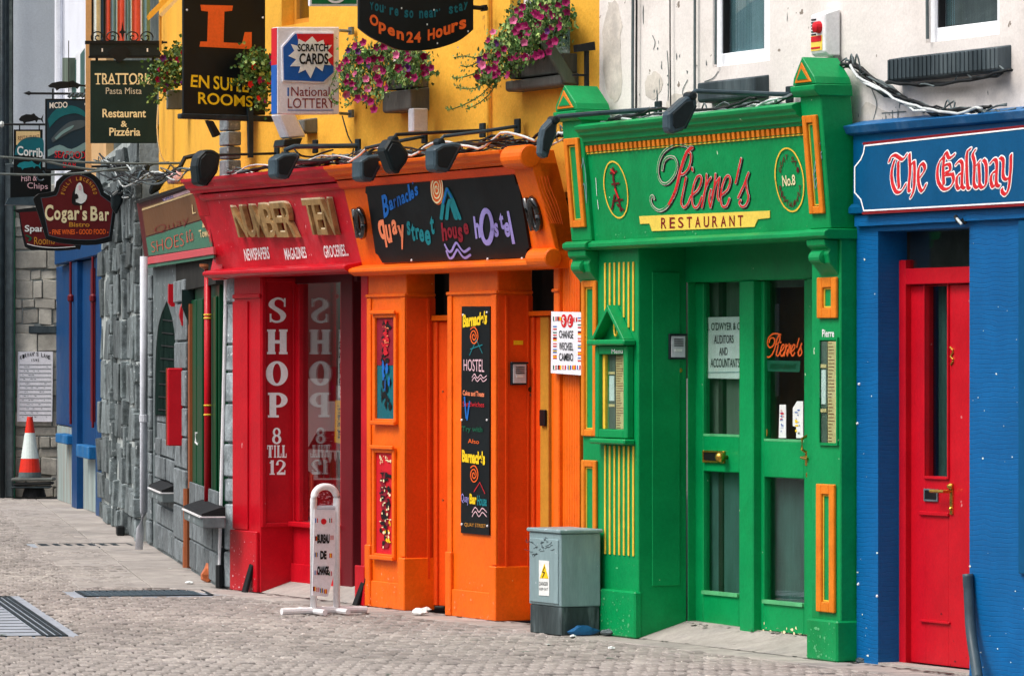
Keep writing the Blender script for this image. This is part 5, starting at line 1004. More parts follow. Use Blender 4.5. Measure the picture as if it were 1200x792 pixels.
# ashlar blocks on the wall: courses right of the niche and at the left edge
for (xa, xb, ya) in ((175, 179.5, .0), (208, 221, .0)):
    z = 0.02
    while z < 2.2:
        h_ = rnd.uniform(.17, .3); m_ = MB(); m_.tone = rnd.uniform(.62, .95); a, b = BU(xa), BU(xb); m_.box(a, b, -.022-rnd.uniform(0, .012), -.0005, z+.008, z+h_-.006); part(stn, 'stone', 'pale_stone', m_, bev=.008); z += h_
z = .02
while z < .9:
    h_ = rnd.uniform(.16, .26); x = BU(184.5)
    while x < BU(206.5):
        L = rnd.uniform(.3, .8); m_ = MB(); m_.tone = rnd.uniform(.55, .85); m_.box(x+.008, min(x+L, BU(206.5))-.008, -.014-rnd.uniform(0, .012), -.0005, z+.008, min(z+h_, .95)-.006); part(stn, 'stone', 'pale_stone', m_, bev=.006); x += L
    z += h_
# stone pier between the grey shop and the red shop
z = .0; pu0, pu1 = U(265), U(278.3)
part(stn, 'pier_core', 'pale_mortar', MB().box(pu0+.01, pu1, .012, .25, 0, 2.35), fr=A)
while z < 2.25:
    h_ = rnd.uniform(.16, .34); m_ = MB(); m_.tone = rnd.uniform(1.2, 1.7); m_.box(pu0, pu1+.0, -.015-rnd.uniform(0, .012), .2, z+.008, z+h_-.006); part(stn, 'stone', 'pale_stone', m_, bev=.01, fr=A); z += h_
# green recessed front with door and red pillar
ud0, ud1 = BU(222), U(262)
YR2 = .16
part(stn, 'corner_post', 'copper_brown', MB().box(BU(221.8), BU(223.6), -.01, .028, .62, 2.02)); part(stn, 'corner_downpipe', 'copper_brown', MB().tube([(BU(219, -.03), -.03, .62), (BU(219, -.03), -.03, .18)], .028, 8).tube([(BU(219, -.03), -.03, .18), (BU(219, -.03), -.03, .02)], .032, 8))
part(stn, 'door', 'door_green_dark', MB().box(BU(223.8), BU(257, .03), .03, .12, .53, 2.2)); part(stn, 'door_panel', 'green_paint', MB().box(BU(224), BU(240, .06), .055, .079, .76, 1.9) ) if False else None
for (a, b) in ((225, 231), (232, 238), (248, 254)): part(stn, 'door_board', 'door_green_dark', MB().box(BU(a, .02), BU(b, .02), .012, .0295, .54, 2.05), bev=.006)
h = B.hit(243.5, 400, -.02); zt, zb2 = BZ(243.5, 316, -.02), BZ(243.5, 587, -.02)
pl_ = part(stn, 'pillar', 'red_paint', MB().tube([(h[0], -.02, zb2), (h[0], -.02, zt)], .026, 12), smooth_=True)
for y in (369, 373, 475, 486): z = BZ(243.5, y, -.02); part(pl_, 'gilt_ring', 'gold_paint', MB().lathe((h[0], -.02, z-.005), [(.027, 0), (.031, .003), (.031, .009), (.027, .012)], 12))
part(pl_, 'capital', 'copper_brown', MB().lathe((h[0], -.02, zt), [(.03, 0), (.06, .02), (.06, .04)], 12))
a = B.hit(237, 515, .05); part(stn, 'door_handle', 'white_paint', MB().tube([(a[0], .055, a[2]+.05), (a[0], .0, a[2]+.05), (a[0], .0, a[2]-.02), (a[0]+.02, .02, a[2]-.04)], .009, 6))
part(stn, 'stall_riser', 'light_stone', MB().box(BU(224), BU(256), -.0, .15, 0, .52))
z = .02
while z < .46:
    h_ = .22; x = BU(224.5)
    while x < BU(256):
        L = rnd.uniform(.3, .7); m_ = MB(); m_.tone = rnd.uniform(.55, .85); m_.box(x+.006, min(x+L, BU(258))-.006, -.012-rnd.uniform(0, .01), -.0005, z+.006, z+h_-.005); part(stn, 'stone', 'pale_stone', m_, bev=.006); x += L
    z += h_
part(stn, 'lintel', 'interior_dark', MB().box(BU(209), BU(256), -.02, .3, 2.13, 2.6)); part(stn, 'bracket', 'red_paint', MB().prof([(-.05, 2.2), (-.05, 2.05), (-.03, 2.02), (-.0005, 2.02), (-.0005, 2.2)], BU(204), BU(205))); part(stn, 'bracket_curl', 'red_paint', MB().prof([(-.01, 2.08), (-.04, 2.0), (-.05, 1.94), (-.03, 1.86), (-.0005, 1.85), (-.0005, 2.08)], BU(217), BU(218)))  # lintel coloured dark to stand for the shadow under the fascia
part(stn, 'bracket', 'sign_dark_green', MB().prof([(-.06, 2.13), (-.06, 2.0), (-.02, 1.9), (.0, 1.82), (.029, 1.8), (.029, 2.13)], BU(222), BU(222.6)))
# ledges
def ledge(x0, x1, yt, yb2, yo, lab):
    u0, u1 = BU(x0, yo), BU(x1, yo); zt, zb2 = BZ(x0, yt, yo), BZ(x0, yb2, yo)
    t = tag(solo(B, 'window_ledge', 'light_stone', MB().box(u0, u1, yo, .0, zb2-.07, zb2), bev=.006), lab, 'window ledge', 'projecting window ledges of the stone shop')
    part(t, 'trough', 'black_rubber', MB().prof([(yo-.004, zb2+.012), (yo-.004, zb2+.03), (-.03, zb2+(zt-zb2)*.6), (-.0, zb2+(zt-zb2)*.6), (-.0, zb2+.012)], u0, u1), bev=.003); part(t, 'edge', 'white_paint', MB().box(u0, u1, yo-.016, .0, zb2+.001, zb2+.011))
ledge(175, 190, 556, 572, -.12, 'black topped window ledge beneath the pointed niche'); ledge(215.5, 237, 577, 597, -.16, 'black topped window ledge beneath the dark green door boards')
# red light box on the wall
u0 = BU(200, -.1); t = thing(B, 'red_sign_box', 'tall thin red box sign projecting from the grey stone wall', 'box sign', u0, 0, BZ(200, 520))
part(t, 'case', 'red_paint', MB().box(u0, u0+.14, -.13, -.012, BZ(204, 519), BZ(204, 431)), bev=.008); part(t, 'rim', 'copper_brown', MB().box(u0-.02, u0-.0005, -.135, -.012, BZ(204, 519), BZ(204, 431)))
# tilted fascia
KS = .16; SP = Pl(B, -.03, KS, 2.2); fo = [(160, 237), (238.5, 213), (251, 300), (171, 313)]
fs = part(stn, 'fascia_board', 'sign_maroon', MB().ppoly(SP, fo, 0, .06), bev=.003)
part(fs, 'top_panel', 'brown_panel', MB().ppoly(SP, [(166, 243), (237, 220), (242.5, 255), (171, 277)], .004, .003)); part(fs, 'lower_panel', 'aged_green', MB().ppoly(SP, [(171, 278.5), (243, 256.5), (248.5, 289), (174, 300)], .004, .003))
part(fs, 'gilt_line', 'pale_gilt', MB().ppoly(SP, [(166, 245), (232, 223), (233, 225), (166.5, 247)], .0075, .003)); part(fs, 'rail', 'pink_rail', MB().ppoly(SP, [(170, 302), (249.5, 289.5), (250.5, 298), (172, 310)], .02, .019), bev=.003); part(fs, 'rail_edge', 'aged_green', MB().ppoly(SP, [(172, 311), (250.5, 299), (250.8, 302), (173, 314)], .012, .012))
part(fs, 'drip_board', 'cable_black', MB().ppoly(SP, [(158, 236), (238, 210), (239, 213), (160, 238.5)], .03, .06))
part(fs, 'torn_label', 'light_pink', MB().ppoly(SP, [(190, 233), (222, 222), (224, 225), (192, 236)], .009, .002)); part(fs, 'lettering', 'sign_blue', MB().text('OPEN', SP, [(192, 233), (204, 229), (205, 232), (193, 236)], d=.012))
part(fs, 'lettering', 'stripe_red', MB().text('SHOES', SP, [(178, 284), (216, 273), (217, 288), (179, 296)], d=.009, bold=-.02)); part(fs, 'lettering', 'stripe_red', MB().text('& Co', SP, [(219, 271), (227, 268), (228, 282), (220, 285)], d=.009)); part(fs, 'lettering', 'dark_red_ink', MB().text('Quay', SP, [(182, 266), (222, 252), (223, 264), (183, 277)], d=.009, bold=-.02))
part(fs, 'lettering', 'pale_gilt', MB().text('L', SP, [(226, 240), (230, 239), (231, 250), (227, 251)], d=.009)); part(fs, 'lettering', 'pale_gilt', MB().text('Town', SP, [(234, 270), (246, 267), (247, 277), (236, 279)], d=.009, bold=.02)); part(fs, 'sail_mark', 'pale_gilt', MB().ppoly(SP, [(238, 255), (241, 266), (237, 267)], .008, .002))
# downpipes
def downpipe(P, r, mt, lab, rings=()):
    t = tag(solo(B, 'downpipe', mt, MB().tube(P, r, 12), smooth_=True, at=P[-1]), lab, 'downpipe')
    for p in rings: part(t, 'collar', mt, MB().lathe(p, [(r*1.0, -.03), (r*1.18, -.028), (r*1.18, .028), (r*1.0, .03)], 12))
xx = lambda x, y, yy: B.hit(x, y, yy)
p0 = xx(168.5, 440, -.16); downpipe([(p0[0], -.16, 2.45), (p0[0], -.16, .35), (p0[0], -.19, .2), (p0[0], -.20, .03)], .032, 'pipe_white', 'thick white downpipe between the rubble wall and the grey stone shop', [(p0[0], -.16, xx(168, 490, -.16)[2])])
q0 = U(264.5, -.03); P = [A.hit(264.8, 326, -.03), A.hit(261.5, 480, -.03), A.hit(257.5, 640, -.05), A.hit(257, 662, -.05)]
t = tag(solo(A, 'downpipe', 'white_paint', MB().tube(P, .013, 8), at=P[-1]), 'thin white pipe against the stone pier left of the red shop', 'downpipe'); part(t, 'shoe', 'cable_black', MB().tube([A.hit(257, 662, -.05), A.hit(257, 688, -.06)], .026, 8))
# ============================================================ rubble stone building
rb_ = thing(B, 'rubble_stone_building', 'rough rubble stone wall receding between blue shop and white downpipe', 'building', BU(140), 0, 0)
ru0, ru1 = BU(118.5, -.05), BU(163, -.05)
part(rb_, 'wall_core', 'pale_mortar', MB().box(ru0, ru1, -.045, .35, 0, 3.62))
rnd = random.Random(31); z = .0; cnt = 0
while z < 3.35:
    h_ = rnd.uniform(.2, .42); x = ru0
    while x < ru1-.1:
        L = rnd.uniform(.3, .95); b = min(x+L, ru1); pr = rnd.choice((.0, .01, .02, .03, .04, .055)); m_ = MB(); m_.tone = rnd.uniform(.5, 1.25); z1 = z+h_*rnd.uniform(.82, 1.0)
        j = lambda s=.014: rnd.uniform(-s, s); y0_ = -.045-pr; a_ = x+.03
        v = [(a_+j(), y0_+j(), z+.01+j()), (b-.03+j(), y0_+j(), z+.01+j()), (b-.03+j(), -.04, z+.01), (a_, -.04, z+.01), (a_+j(), y0_+j(), z1-.008+j()), (b-.03+j(), y0_+j(), z1-.008+j()), (b-.03+j(), -.04, z1-.008), (a_, -.04, z1-.008)]
        m_.add(v, [(0, 3, 2, 1), (4, 5, 6, 7), (0, 1, 5, 4), (1, 2, 6, 5), (2, 3, 7, 6), (3, 0, 4, 7)]); part(rb_, 'stone', 'rubble_stone', m_, bev=.006); cnt += 1; x = b
    z += h_
part(rb_, 'upper_wall', 'mortar', MB().box(BU(108), BU(178)-.002, .07, .5, 3.62, ZT)); part(rb_, 'lower_back', 'mortar', MB().box(BU(118), .0, .36, .5, 0, 3.62)); roof(rb_, B, BU(108), 0, ZT+.05)
# buttress-like pale strips where the wall steps
for x, w__ in ((127.5, .1), (141, .14), (155, .12)):
    z = .0; u = BU(x, -.12)
    while z < 3.1:
        h_ = rnd.uniform(.18, .42); m_ = MB(); m_.tone = rnd.uniform(.8, 1.5); m_.box(u, u+w__+rnd.uniform(-.02, .02), -.095-rnd.uniform(0, .03), -.04, z+.006, z+h_-.006); part(rb_, 'quoin', 'rubble_stone', m_, bev=.01); z += h_
for x, y in ((137, 630), (160, 630)): a = B.hit(x, y, -.1)
tag(solo(B, 'boot_scraper', 'cable_black', MB().box(BU(137, -.16), BU(137, -.16)+.2, -.17, -.1, 0, .09), bev=.01), 'low black iron block at the foot of the rubble wall', 'iron block')
# ============================================================ blue shop at the far left
bs = thing(D, 'far_blue_shop', 'dark blue painted shop front with two windows at the far end', 'shop front', D.U(90), 0, 0); DU, DZ = D.U, D.Z
dE0, dE1 = DU(66), DU(118)
part(bs, 'wall', 'mortar', MB().box(dE0-.2, dE1+.3, .14, .5, 0, 3.1)); zt = DZ(90, 300)
def dpart(nm, mt, x0, x1, y0, y1, za, zb2, bev=.006): return part(bs, nm, mt, MB().box(DU(x0, y0), DU(x1, y0), y0, y1, za, zb2), bev=bev)
dpart('post', 'far_blue_paint', 112, 118, -.06, .13, 0, 2.65); dpart('post', 'far_blue_paint', 84, 90, -.06, .13, 0, 2.65); dpart('panel', 'far_blue_paint', 66, 83.8, .0, .13, .86, 2.65); dpart('panel', 'far_blue_paint', 90.3, 111.8, .0, .13, .7, 2.65)
dpart('window_strip', 'maroon_paint', 106, 110.5, -.012, -.001, .95, 2.55, .002); dpart('window_strip', 'maroon_paint', 81, 83.5, -.012, -.001, 1.0, 2.55, .002)
dpart('fascia', 'far_blue_paint', 64, 119, -.09, .13, 2.66, 2.85); dpart('lintel', 'pale_grey_render', 66, 118, -.11, -.0, 2.852, 2.98)
for x, y in ((84, 349), (110, 349)):
    h = D.hit(x, y, -.08); o = part(bs, 'colonnette', 'letter_lilac' if False else 'maroon_paint', MB().lathe((h[0], -.09, .9), [(.014, 0), (.014, h[2]-.95), (.035, h[2]-.93), (.035, h[2]-.88), (.014, h[2]-.86), (.014, 1.75)], 8))
for (x0, x1, yt, yb2, lab) in ((65, 83, 509, 520, 'blue sill left of the two'), (89, 108.5, 522, 537, 'blue sill nearer the rubble wall')):
    yo = -.12; z0_, z1_ = DZ((x0+x1)/2, yb2, yo), DZ((x0+x1)/2, yt, yo); part(bs, 'sill', 'weathered_blue', MB().box(DU(x0, yo), DU(x1-5, yo), yo, .0, z0_, z1_), bev=.01)
dpart('stall_riser', 'rusty_panel', 67, 84, .01, .12, 0, .85); dpart('stall_riser', 'rusty_panel', 91, 111.5, .01, .12, 0, .69)
# upper parts over the far blue shop
part(bs, 'upper_wall', 'far_white_render', MB().box(DU(64), DU(104), .0, .5, 3.1, 7.4)); part(bs, 'upper_wall', 'tan_render', MB().box(DU(104)+.001, DU(118)+.8, -.02, .5, 3.1, 7.4)); roof(bs, D, DU(64), DU(118)+.8, 7.45)
f = part(bs, 'window', 'frame_white', MB().ppoly(Pl(D, -.03), [(81, 74), (101, 52), (101, 120), (81, 130)], 0, .028)); part(f, 'pane', 'curtain_dark', MB().ppoly(Pl(D, -.03), [(84, 76), (89, 70), (89, 116), (84, 118)], .004, .003)); part(f, 'pane', 'curtain_dark', MB().ppoly(Pl(D, -.03), [(94, 64), (99, 57), (99, 112), (94, 114)], .004, .003)); part(bs, 'vent_box', 'curtain_grey', MB().ppoly(Pl(D, -.1), [(73, 68), (81, 68), (81, 97), (73, 97)], 0, .098))
part(bs, 'downpipe', 'pipe_white', MB().tube([(DU(70, -.05), -.05, 3.0), (DU(70, -.05), -.05, 7.4)], .04, 8))
# ============================================================ end wall facing the street
ew = thing(Cf, 'buff_stone_house', 'pale stone end house closing the view at left', 'building', -.4, 0, 0)
cu = lambda x: Cf.U(x)
part(ew, 'wall', 'pale_mortar', MB().box(cu(14), cu(69), .03, 3, 0, Cf.Z(40, 190))); part(ew, 'upper_wall', 'pale_grey_render', MB().box(cu(15), cu(69), .05, 3.05, Cf.Z(40, 190)+.001, 7.6)); part(ew, 'roof', 'slate', MB().prof([(-.1, 7.6), (1.5, 8.5), (3.2, 7.6)], cu(10), cu(72)))
part(ew, 'side_wall', 'mortar', MB().box(cu(-200), cu(13.5), .08, 3, 0, 7.2))
rnd = random.Random(41); z = .0
while z < Cf.Z(40, 232):
    h_ = rnd.uniform(.06, .24); x = cu(16)
    while x < cu(67.5):
        L = rnd.uniform(.09, .4); b = min(x+L, cu(67.5)); m_ = MB(); m_.tone = rnd.uniform(.62, 1.12); pr = rnd.uniform(.0, .05); q = rnd.uniform(-.022, .022)
        m_.add([(x+.006, .02-pr, z+.005), (b-.006, .02-pr, z+.005+q), (b-.006, .035, z+.005+q), (x+.006, .035, z+.005), (x+.006, .02-pr, z+h_-.006-q), (b-.006, .02-pr, z+h_-.006), (b-.006, .035, z+h_-.006), (x+.006, .035, z+h_-.006-q)], [(0, 3, 2, 1), (4, 5, 6, 7), (0, 1, 5, 4), (1, 2, 6, 5), (2, 3, 7, 6), (3, 0, 4, 7)])
        part(ew, 'stone', 'buff_stone', m_, bev=.008); x = b
    z += h_
part(ew, 'band_stone', 'slate', MB().box(cu(34), cu(67), -.03, .03, Cf.Z(50, 390), Cf.Z(50, 382)))
t = tag(solo(Cf, 'corner_downpipe', 'cable_grey', MB().box(cu(6), cu(17), -.12, .06, 0, Cf.Z(10, 192)), bev=.02), 'wide grey-green pilaster strip at the left end of the view', 'pilaster'); part(t, 'edge', 'sign_green', MB().box(cu(17.2), cu(18.4), -.1, .05, 0, Cf.Z(10, 192)))
tag(solo(Cf, 'drainpipe', 'dark_metal', MB().tube([(cu(4.5), -.15, 0), (cu(4.5), -.15, 7.2)], .03, 10), smooth_=True), 'dark iron drainpipe at the far left edge of the view', 'drainpipe')
tag(solo(Cf, 'drainpipe', 'dark_metal', MB().tube([(cu(9), -.06, Cf.Z(10, 192)+.002), (cu(9), -.06, 7.2)], .024, 10)), 'dark upper drainpipe beside the pale grey wall', 'drainpipe')
# lane plaque
PP = Pl(Cf, -.06); pq = tag(solo(Cf, 'lane_plaque', 'panel_white', MB().ppoly(PP, [(21, 412), (62, 412), (61, 494), (20, 494)], 0, .03)), 'white lane name plaque with ruled lines on the pale stone wall', 'plaque')
for i, ch in enumerate("KIRWAN'S LANE"):
    x = 23.5+i*2.75; yy = 421.5-4.5*sin(pi*(i+.5)/13)
    if ch != ' ': part(pq, 'lettering', 'ink_black', MB().text(ch, PP, [(x, yy-4.6), (x+2.3, yy-4.6), (x+2.3, yy), (x, yy)] if ch != "'" else [(x, yy-4.6), (x+.8, yy-4.6), (x+.8, yy-3), (x, yy-3)], d=.003, bold=.02))
part(pq, 'date', 'ink_black', MB().text('1592', PP, [(37, 420.5), (46, 420.5), (46, 423.5), (37, 423.5)], d=.003))
m_ = MB()
for k in range(13): y = 427+k*4.9; m_.ppoly(PP, [(23, y), (60, y), (60, y+.55), (23, y+.55)], .003, .002)
part(pq, 'ruled_lines', 'cable_grey', m_); m_ = MB(); rr = random.Random(8)
for k in range(13):
    for j in range(4): x = rr.uniform(25, 54); m_.ppoly(PP, [(x, 429.2+k*4.9), (x+rr.uniform(1, 4), 429.2+k*4.9), (x+2, 429.9+k*4.9)], .003, .002)
part(pq, 'small_print', 'cable_grey', m_, kind='stuff')
# traffic cone on its stack of bases
X, Y = ground_pt(38, 584); o_ = toframe(Cf, X, Y); Zc = 5500*1.6/163; ps = 163/1.6
t = thing(Cf, 'traffic_cone', 'weathered red and white traffic cone standing on stacked rubber bases', 'traffic cone', o_[0], o_[1], 0)
c = (o_[0]-.03, o_[1]); hz = lambda y: (584-y)/ps
n = 20
def ring(y): return .035+(.13-.035)*((y-490)/(556-490))
for nm, mt, ys_ in (('tip', 'cone_red', (488, 507)), ('white_band', 'stripe_white', (507, 537)), ('lower_band', 'cone_red', (537, 553)), ('foot', 'cable_grey', (553, 559))):
    a, b = ys_; part(t, nm, mt, MB().lathe((c[0], c[1], 0), [(ring(b), hz(b)), (ring(a), hz(a)-.001)], n), smooth_=False)
def slabbase(nm, mt, y, x0, x1, th, w_=.36, tilt=0):
    a, b = o_[0]+(x0-38)/ps, o_[0]+(x1-38)/ps; z = hz(y); part(t, nm, mt, MB().prism([(a, o_[1]-w_/2, z+tilt), (b, o_[1]-w_/2, z), (b, o_[1]+w_/2, z), (a, o_[1]+w_/2, z+tilt)], (0, 0, -th)), bev=.012)
slabbase('base', 'wood_grey', 559.5, 15, 64, .035, tilt=.0); slabbase('base', 'black_rubber', 564.5, 17, 62, .03, tilt=-.01); slabbase('base', 'dark_metal', 569.5, 14, 60, .02)
part(t, 'drum', 'maroon_paint' if False else 'black_rubber', MB().lathe((o_[0]+.02, o_[1], 0.02), [(.14, 0), (.11, .11)], 16)); part(t, 'rust_collar', 'copper_brown', MB().lathe((o_[0]+.02, o_[1]-.005, 0.025), [(.125, .0), (.112, .06)], 16)); slabbase('floor_plate', 'black_rubber', 583.5, 15, 68, .012)
# ============================================================ hanging signs (each at right angles to its wall)
def hang(fr, wx, name, label, cat, outline, mt, th=.03, y=0, bev=.003, group=None):
    H = perp(fr, wx); P = Pl(H, y); us = [P.hit(*p) for p in outline]
    t = thing(H, name, label, cat, sum(h[0] for h in us)/len(us), y, min(h[2] for h in us), group)
    part(t, 'board', mt, MB().ppoly(P, outline, 0, th), bev=bev); return t, H, P
def rectp(x0, x1, y0, y1): return [(x0, y0), (x1, y0), (x1, y1), (x0, y1)]
def T(par, body, mt, P, x0, x1, y0, y1, bold=0, d=.004, dy=0, **k): return part(par, 'lettering', mt, MB().text(body, P, [(x0, y0+dy), (x1, y0), (x1, y1), (x0, y1+dy)], bold=bold, d=d, **k))
def serif(par, word, mt, P, x0, x1, y0, y1, H, name='lettering'):
    m_ = MB(); n = len(word); wd = [.5 if c in "I1" else 1 for c in word]; tot = sum(wd); x = x0
    for c, w__ in zip(word, wd):
        ww = (x1-x0)*w__/tot
        if c in 'IHLTPOS812': slabletter(m_, c, P, x+ww*.04, x+ww*.96, y0, y1, .004)
        x += ww
    return part(par, name, mt, m_)
# trattoria
t, H, P = hang(B, 196, 'hanging_sign', 'dark green trattoria sign board hanging under scrolled ironwork', 'sign', rectp(106, 184, 71, 168), 'sign_dark_green', y=0)
part(t, 'board_face', 'black_board', MB().ppoly(P, rectp(107, 183, 72, 167), .004, .004)) if False else None
part(t, 'header', 'lamp_dark', MB().ppoly(P, rectp(105, 188, 51, 66), .01, .06), bev=.003); part(t, 'header_rail', 'cable_black', MB().ppoly(P, rectp(100, 191, 48, 51.5), .02, .08)); part(t, 'header_rail', 'cable_black', MB().ppoly(P, rectp(104, 189, 66, 68), .015, .07))
for x in (112, 140, 178): part(t, 'hanger', 'cable_black', MB().ppoly(P, rectp(x, x+3, 68, 71), 0, .02))
part(t, 'emblem', 'cable_black', MB().ppoly(P, [(130, 58), (136, 55), (143, 53), (150, 57), (153, 62), (148, 68), (140, 74), (132, 68), (126, 62)], .016, .004)); 
for x in (119, 172): part(t, 'rivet', 'white_paint', MB().ppoly(P, rectp(x, x+1.6, 57, 61), .012, .001))
def serifcaps(par, word, mt, P, x0, x1, y0, y1): T(par, word, mt, P, x0, x1, y0, y1, .012); m_ = MB()
T(t, 'TRATTORIA', 'letter_cream', P, 111, 181, 86, 99, .012)
m_ = MB()
for k, ch in enumerate('TRATTORIA'):
    x = 111+k*7.9+(0 if k < 7 else -1.5); m_.ppoly(P, rectp(x+1.4, x+6.2, 98.2, 99.2), .0042, .0002)
part(t, 'letter_serifs', 'letter_cream', m_)
T(t, 'Pasta Mista', 'letter_silver', P, 124, 166, 103, 110.5, .0); T(t, 'Restaurant', 'letter_cream', P, 120, 171, 128, 138, .02); T(t, '&', 'letter_cream', P, 141.5, 149, 142, 149, .02); T(t, 'Pizz\u00e9ria', 'letter_cream', P, 128, 164.5, 150, 159.5, .02)
for cx_, s_2 in ((115, 1), (131, -1), (156, 1), (171, -1)):
    pts = [(cx_+s_2*(1.2+7.5*k/22)*cos(k*.42+.6), 44-(1.2+7.5*k/22)*sin(k*.42+.6)*.9) for k in range(23)]; part(t, 'scroll', 'cable_black', MB().tube([P.hit(*p) for p in pts], .0055, 5))
part(t, 'finial', 'cable_black', MB().ppoly(P, [(143.6, 26), (145, 36), (148, 38), (145, 40), (143.6, 47), (142, 40), (139.5, 38), (142, 36)], .0, .012))
part(t, 'bracket', 'cable_black', MB().tube([P.hit(187, 50), P.hit(196, 50)], .01, 6))
# fish restaurant sign and the iron pike over it
t, H, P = hang(B, 178, 'hanging_sign', 'tall dark blue fish sign painted with leaping fish and red capitals', 'sign', rectp(53, 104, 116, 200), 'black_board', y=.3)
part(t, 'painted_panel', 'stripe_navy', MB().ppoly(P, rectp(55, 103, 118, 198), .003, .002)); T(t, 'MCDO', 'paper_white', P, 58, 79, 119.5, 126.5, .02, d=.007, dy=1); T(t, "'S", 'paper_white', P, 99, 103, 121, 128, .02, d=.007)
def pp(par, nm, mt, P, px, d=.006, th=.002): return part(par, nm, mt, MB().ppoly(P, px, d, th))
pp(t, 'painted_fish', 'sail_grey', P, smooth([(60, 163), (70, 152), (82, 143), (96, 141), (103, 144), (96, 150), (84, 154), (74, 160), (62, 167)], 3)); pp(t, 'painted_fish', 'stripe_teal', P, smooth([(64, 162), (74, 153), (86, 147), (84, 151), (74, 157), (66, 164)], 3), .0085)
pp(t, 'painted_sky', 'sign_blue' if False else 'letter_mid_teal', P, smooth([(56, 140), (66, 128), (84, 124), (98, 130), (102, 138), (88, 133), (70, 138), (58, 150)], 3)); pp(t, 'painted_wave', 'stripe_teal', P, smooth([(56, 176), (70, 170), (84, 175), (102, 166), (102, 174), (86, 182), (70, 178), (56, 184)], 3))
T(t, 'SEAFOOD', 'sign_red', P, 64, 100, 178, 186, .0, d=.009, dy=-1); T(t, 'BAR', 'sign_red', P, 74, 90, 190, 196.5, .0, d=.009); nibpart(t, 'rope_scroll', 'stripe_teal', P, [[(90+(6)*cos(k*.5), 182-6*sin(k*.5)) for k in range(14)], [(78+4*cos(k*.5), 184-4*sin(k*.5)) for k in range(14)]], .008, .008, d=.011, sm=0)
def fishshape(x0, x1, yc, h): w__ = x1-x0; return [(x0+w__*a, yc+h*b) for a, b in ((0, .05), (.1, -.3), (.3, -.5), (.5, -.45), (.62, -.6), (.68, -.38), (.82, -.1), (.9, -.05), (1, -.5), (.965, 0), (1, .5), (.9, .12), (.78, .1), (.72, .4), (.66, .18), (.45, .3), (.3, .35), (.22, .6), (.17, .28), (.05, .22))]
part(t, 'iron_fish', 'cable_black', MB().ppoly(P, fishshape(56, 104, 100.5, 10), 0, .02)); part(t, 'rod', 'cable_black', MB().tube([P.hit(30, 109.5), P.hit(36, 109.7), P.hit(190, 111)], .011, 6)); part(t, 'rod_tip', 'cable_black', MB().ppoly(P, [(27, 109.5), (34, 107), (37, 108.5), (37, 110.5), (34, 112)], .004, .01))
for x in (62, 100): part(t, 'hanger', 'cable_black', MB().ppoly(P, rectp(x-1, x+1, 104, 117), 0, .012))
part(t, 'wreath', 'sail_grey', MB().tube([P.hit(80+k*1.4, 112+2*sin(k*1.7)) for k in range(18)], .016, 6)); part(t, 'pin_stem', 'cable_black', MB().tube([P.hit(80.5, 108), P.hit(80.5, 48)], .004, 5))
# small oval sign
t, H, P = hang(B, 170, 'hanging_sign', 'small arched green sign under a black iron fish at far left', 'sign', rectp(16, 50, 152, 204), 'black_board', y=1.2)
pp(t, 'top_panel', 'pale_gilt', P, rectp(19, 47, 154, 170), .003); T(t, 'RESTAURANT', 'sign_maroon', P, 21, 46, 158, 163, .0, d=.007, dy=2); pp(t, 'oval', 'letter_mid_teal', P, smooth([(17, 182), (20, 170), (30, 162), (44, 161), (51, 165), (51, 182)], 4), .007); T(t, 'Corrib', 'paper_white', P, 20, 50, 174, 185, .02, d=.011, dy=-3)
pp(t, 'painted_fish', 'letter_teal', P, fishshape(20, 48, 194, 9), .005); part(t, 'iron_fish', 'cable_black', MB().ppoly(P, fishshape(22, 51, 139.5, 11), 0, .02)); part(t, 'rod', 'cable_black', MB().tube([P.hit(0, 146), P.hit(150, 146.5)], .011, 6)); part(t, 'rod_knob', 'cable_white', MB().lathe(P.hit(2, 146), [(.02, -.02), (.03, 0), (.02, .02)], 8, 'x'))
for x in (23, 46): part(t, 'hanger', 'cable_black', MB().ppoly(P, rectp(x-.7, x+.7, 146, 153), 0, .012))
t, H, P = hang(B, 168, 'hanging_sign', 'dark sign with pink fish shop words beneath the arched green sign', 'sign', rectp(12, 60, 196, 236), 'black_board', y=1.6)
T(t, 'Fish &', 'light_pink', P, 25, 43, 204, 212, .0, dy=1); T(t, 'Chips', 'light_pink', P, 32, 56, 215, 224, .0, dy=-1); part(t, 'tray', 'lamp_metal', MB().ppoly(P, [(6, 240), (10, 232), (50, 230), (56, 241)], .1, .2)); part(t, 'swirl', 'sail_grey', MB().tube([P.hit(48+5*cos(k*.5), 206-6*sin(k*.5)) for k in range(12)], .008, 5))
# two maroon bar signs
t, H, P = hang(B, 149, 'hanging_sign', 'maroon sign with black rim half hidden behind the larger bar sign', 'sign', smooth([(17, 246), (22, 250), (29, 289), (46, 293), (68, 294), (90, 292), (95, 288), (95, 250), (70, 244), (40, 243)], 2), 'cable_black', y=0, th=.05)
pp(t, 'face', 'sign_maroon', P, smooth([(23, 249), (31, 285), (50, 288), (72, 288), (90, 286), (90, 252), (60, 247)], 2), .004, .003); T(t, 'Spaniard', 'paper_white', P, 29, 72, 264, 274, .02, d=.009); T(t, 'Rooms', 'ochre', P, 40, 64, 277, 286, .0, d=.009, dy=1); nibpart(t, 'flourish', 'white_letter', P, [[(32, 286), (45, 289), (65, 290.5), (88, 289)]], .006, .006, d=.009, sm=4); nibpart(t, 'leaf', 'sign_green', P, [[(31, 276), (36, 279), (34, 282)]], .02, .016, d=.009)
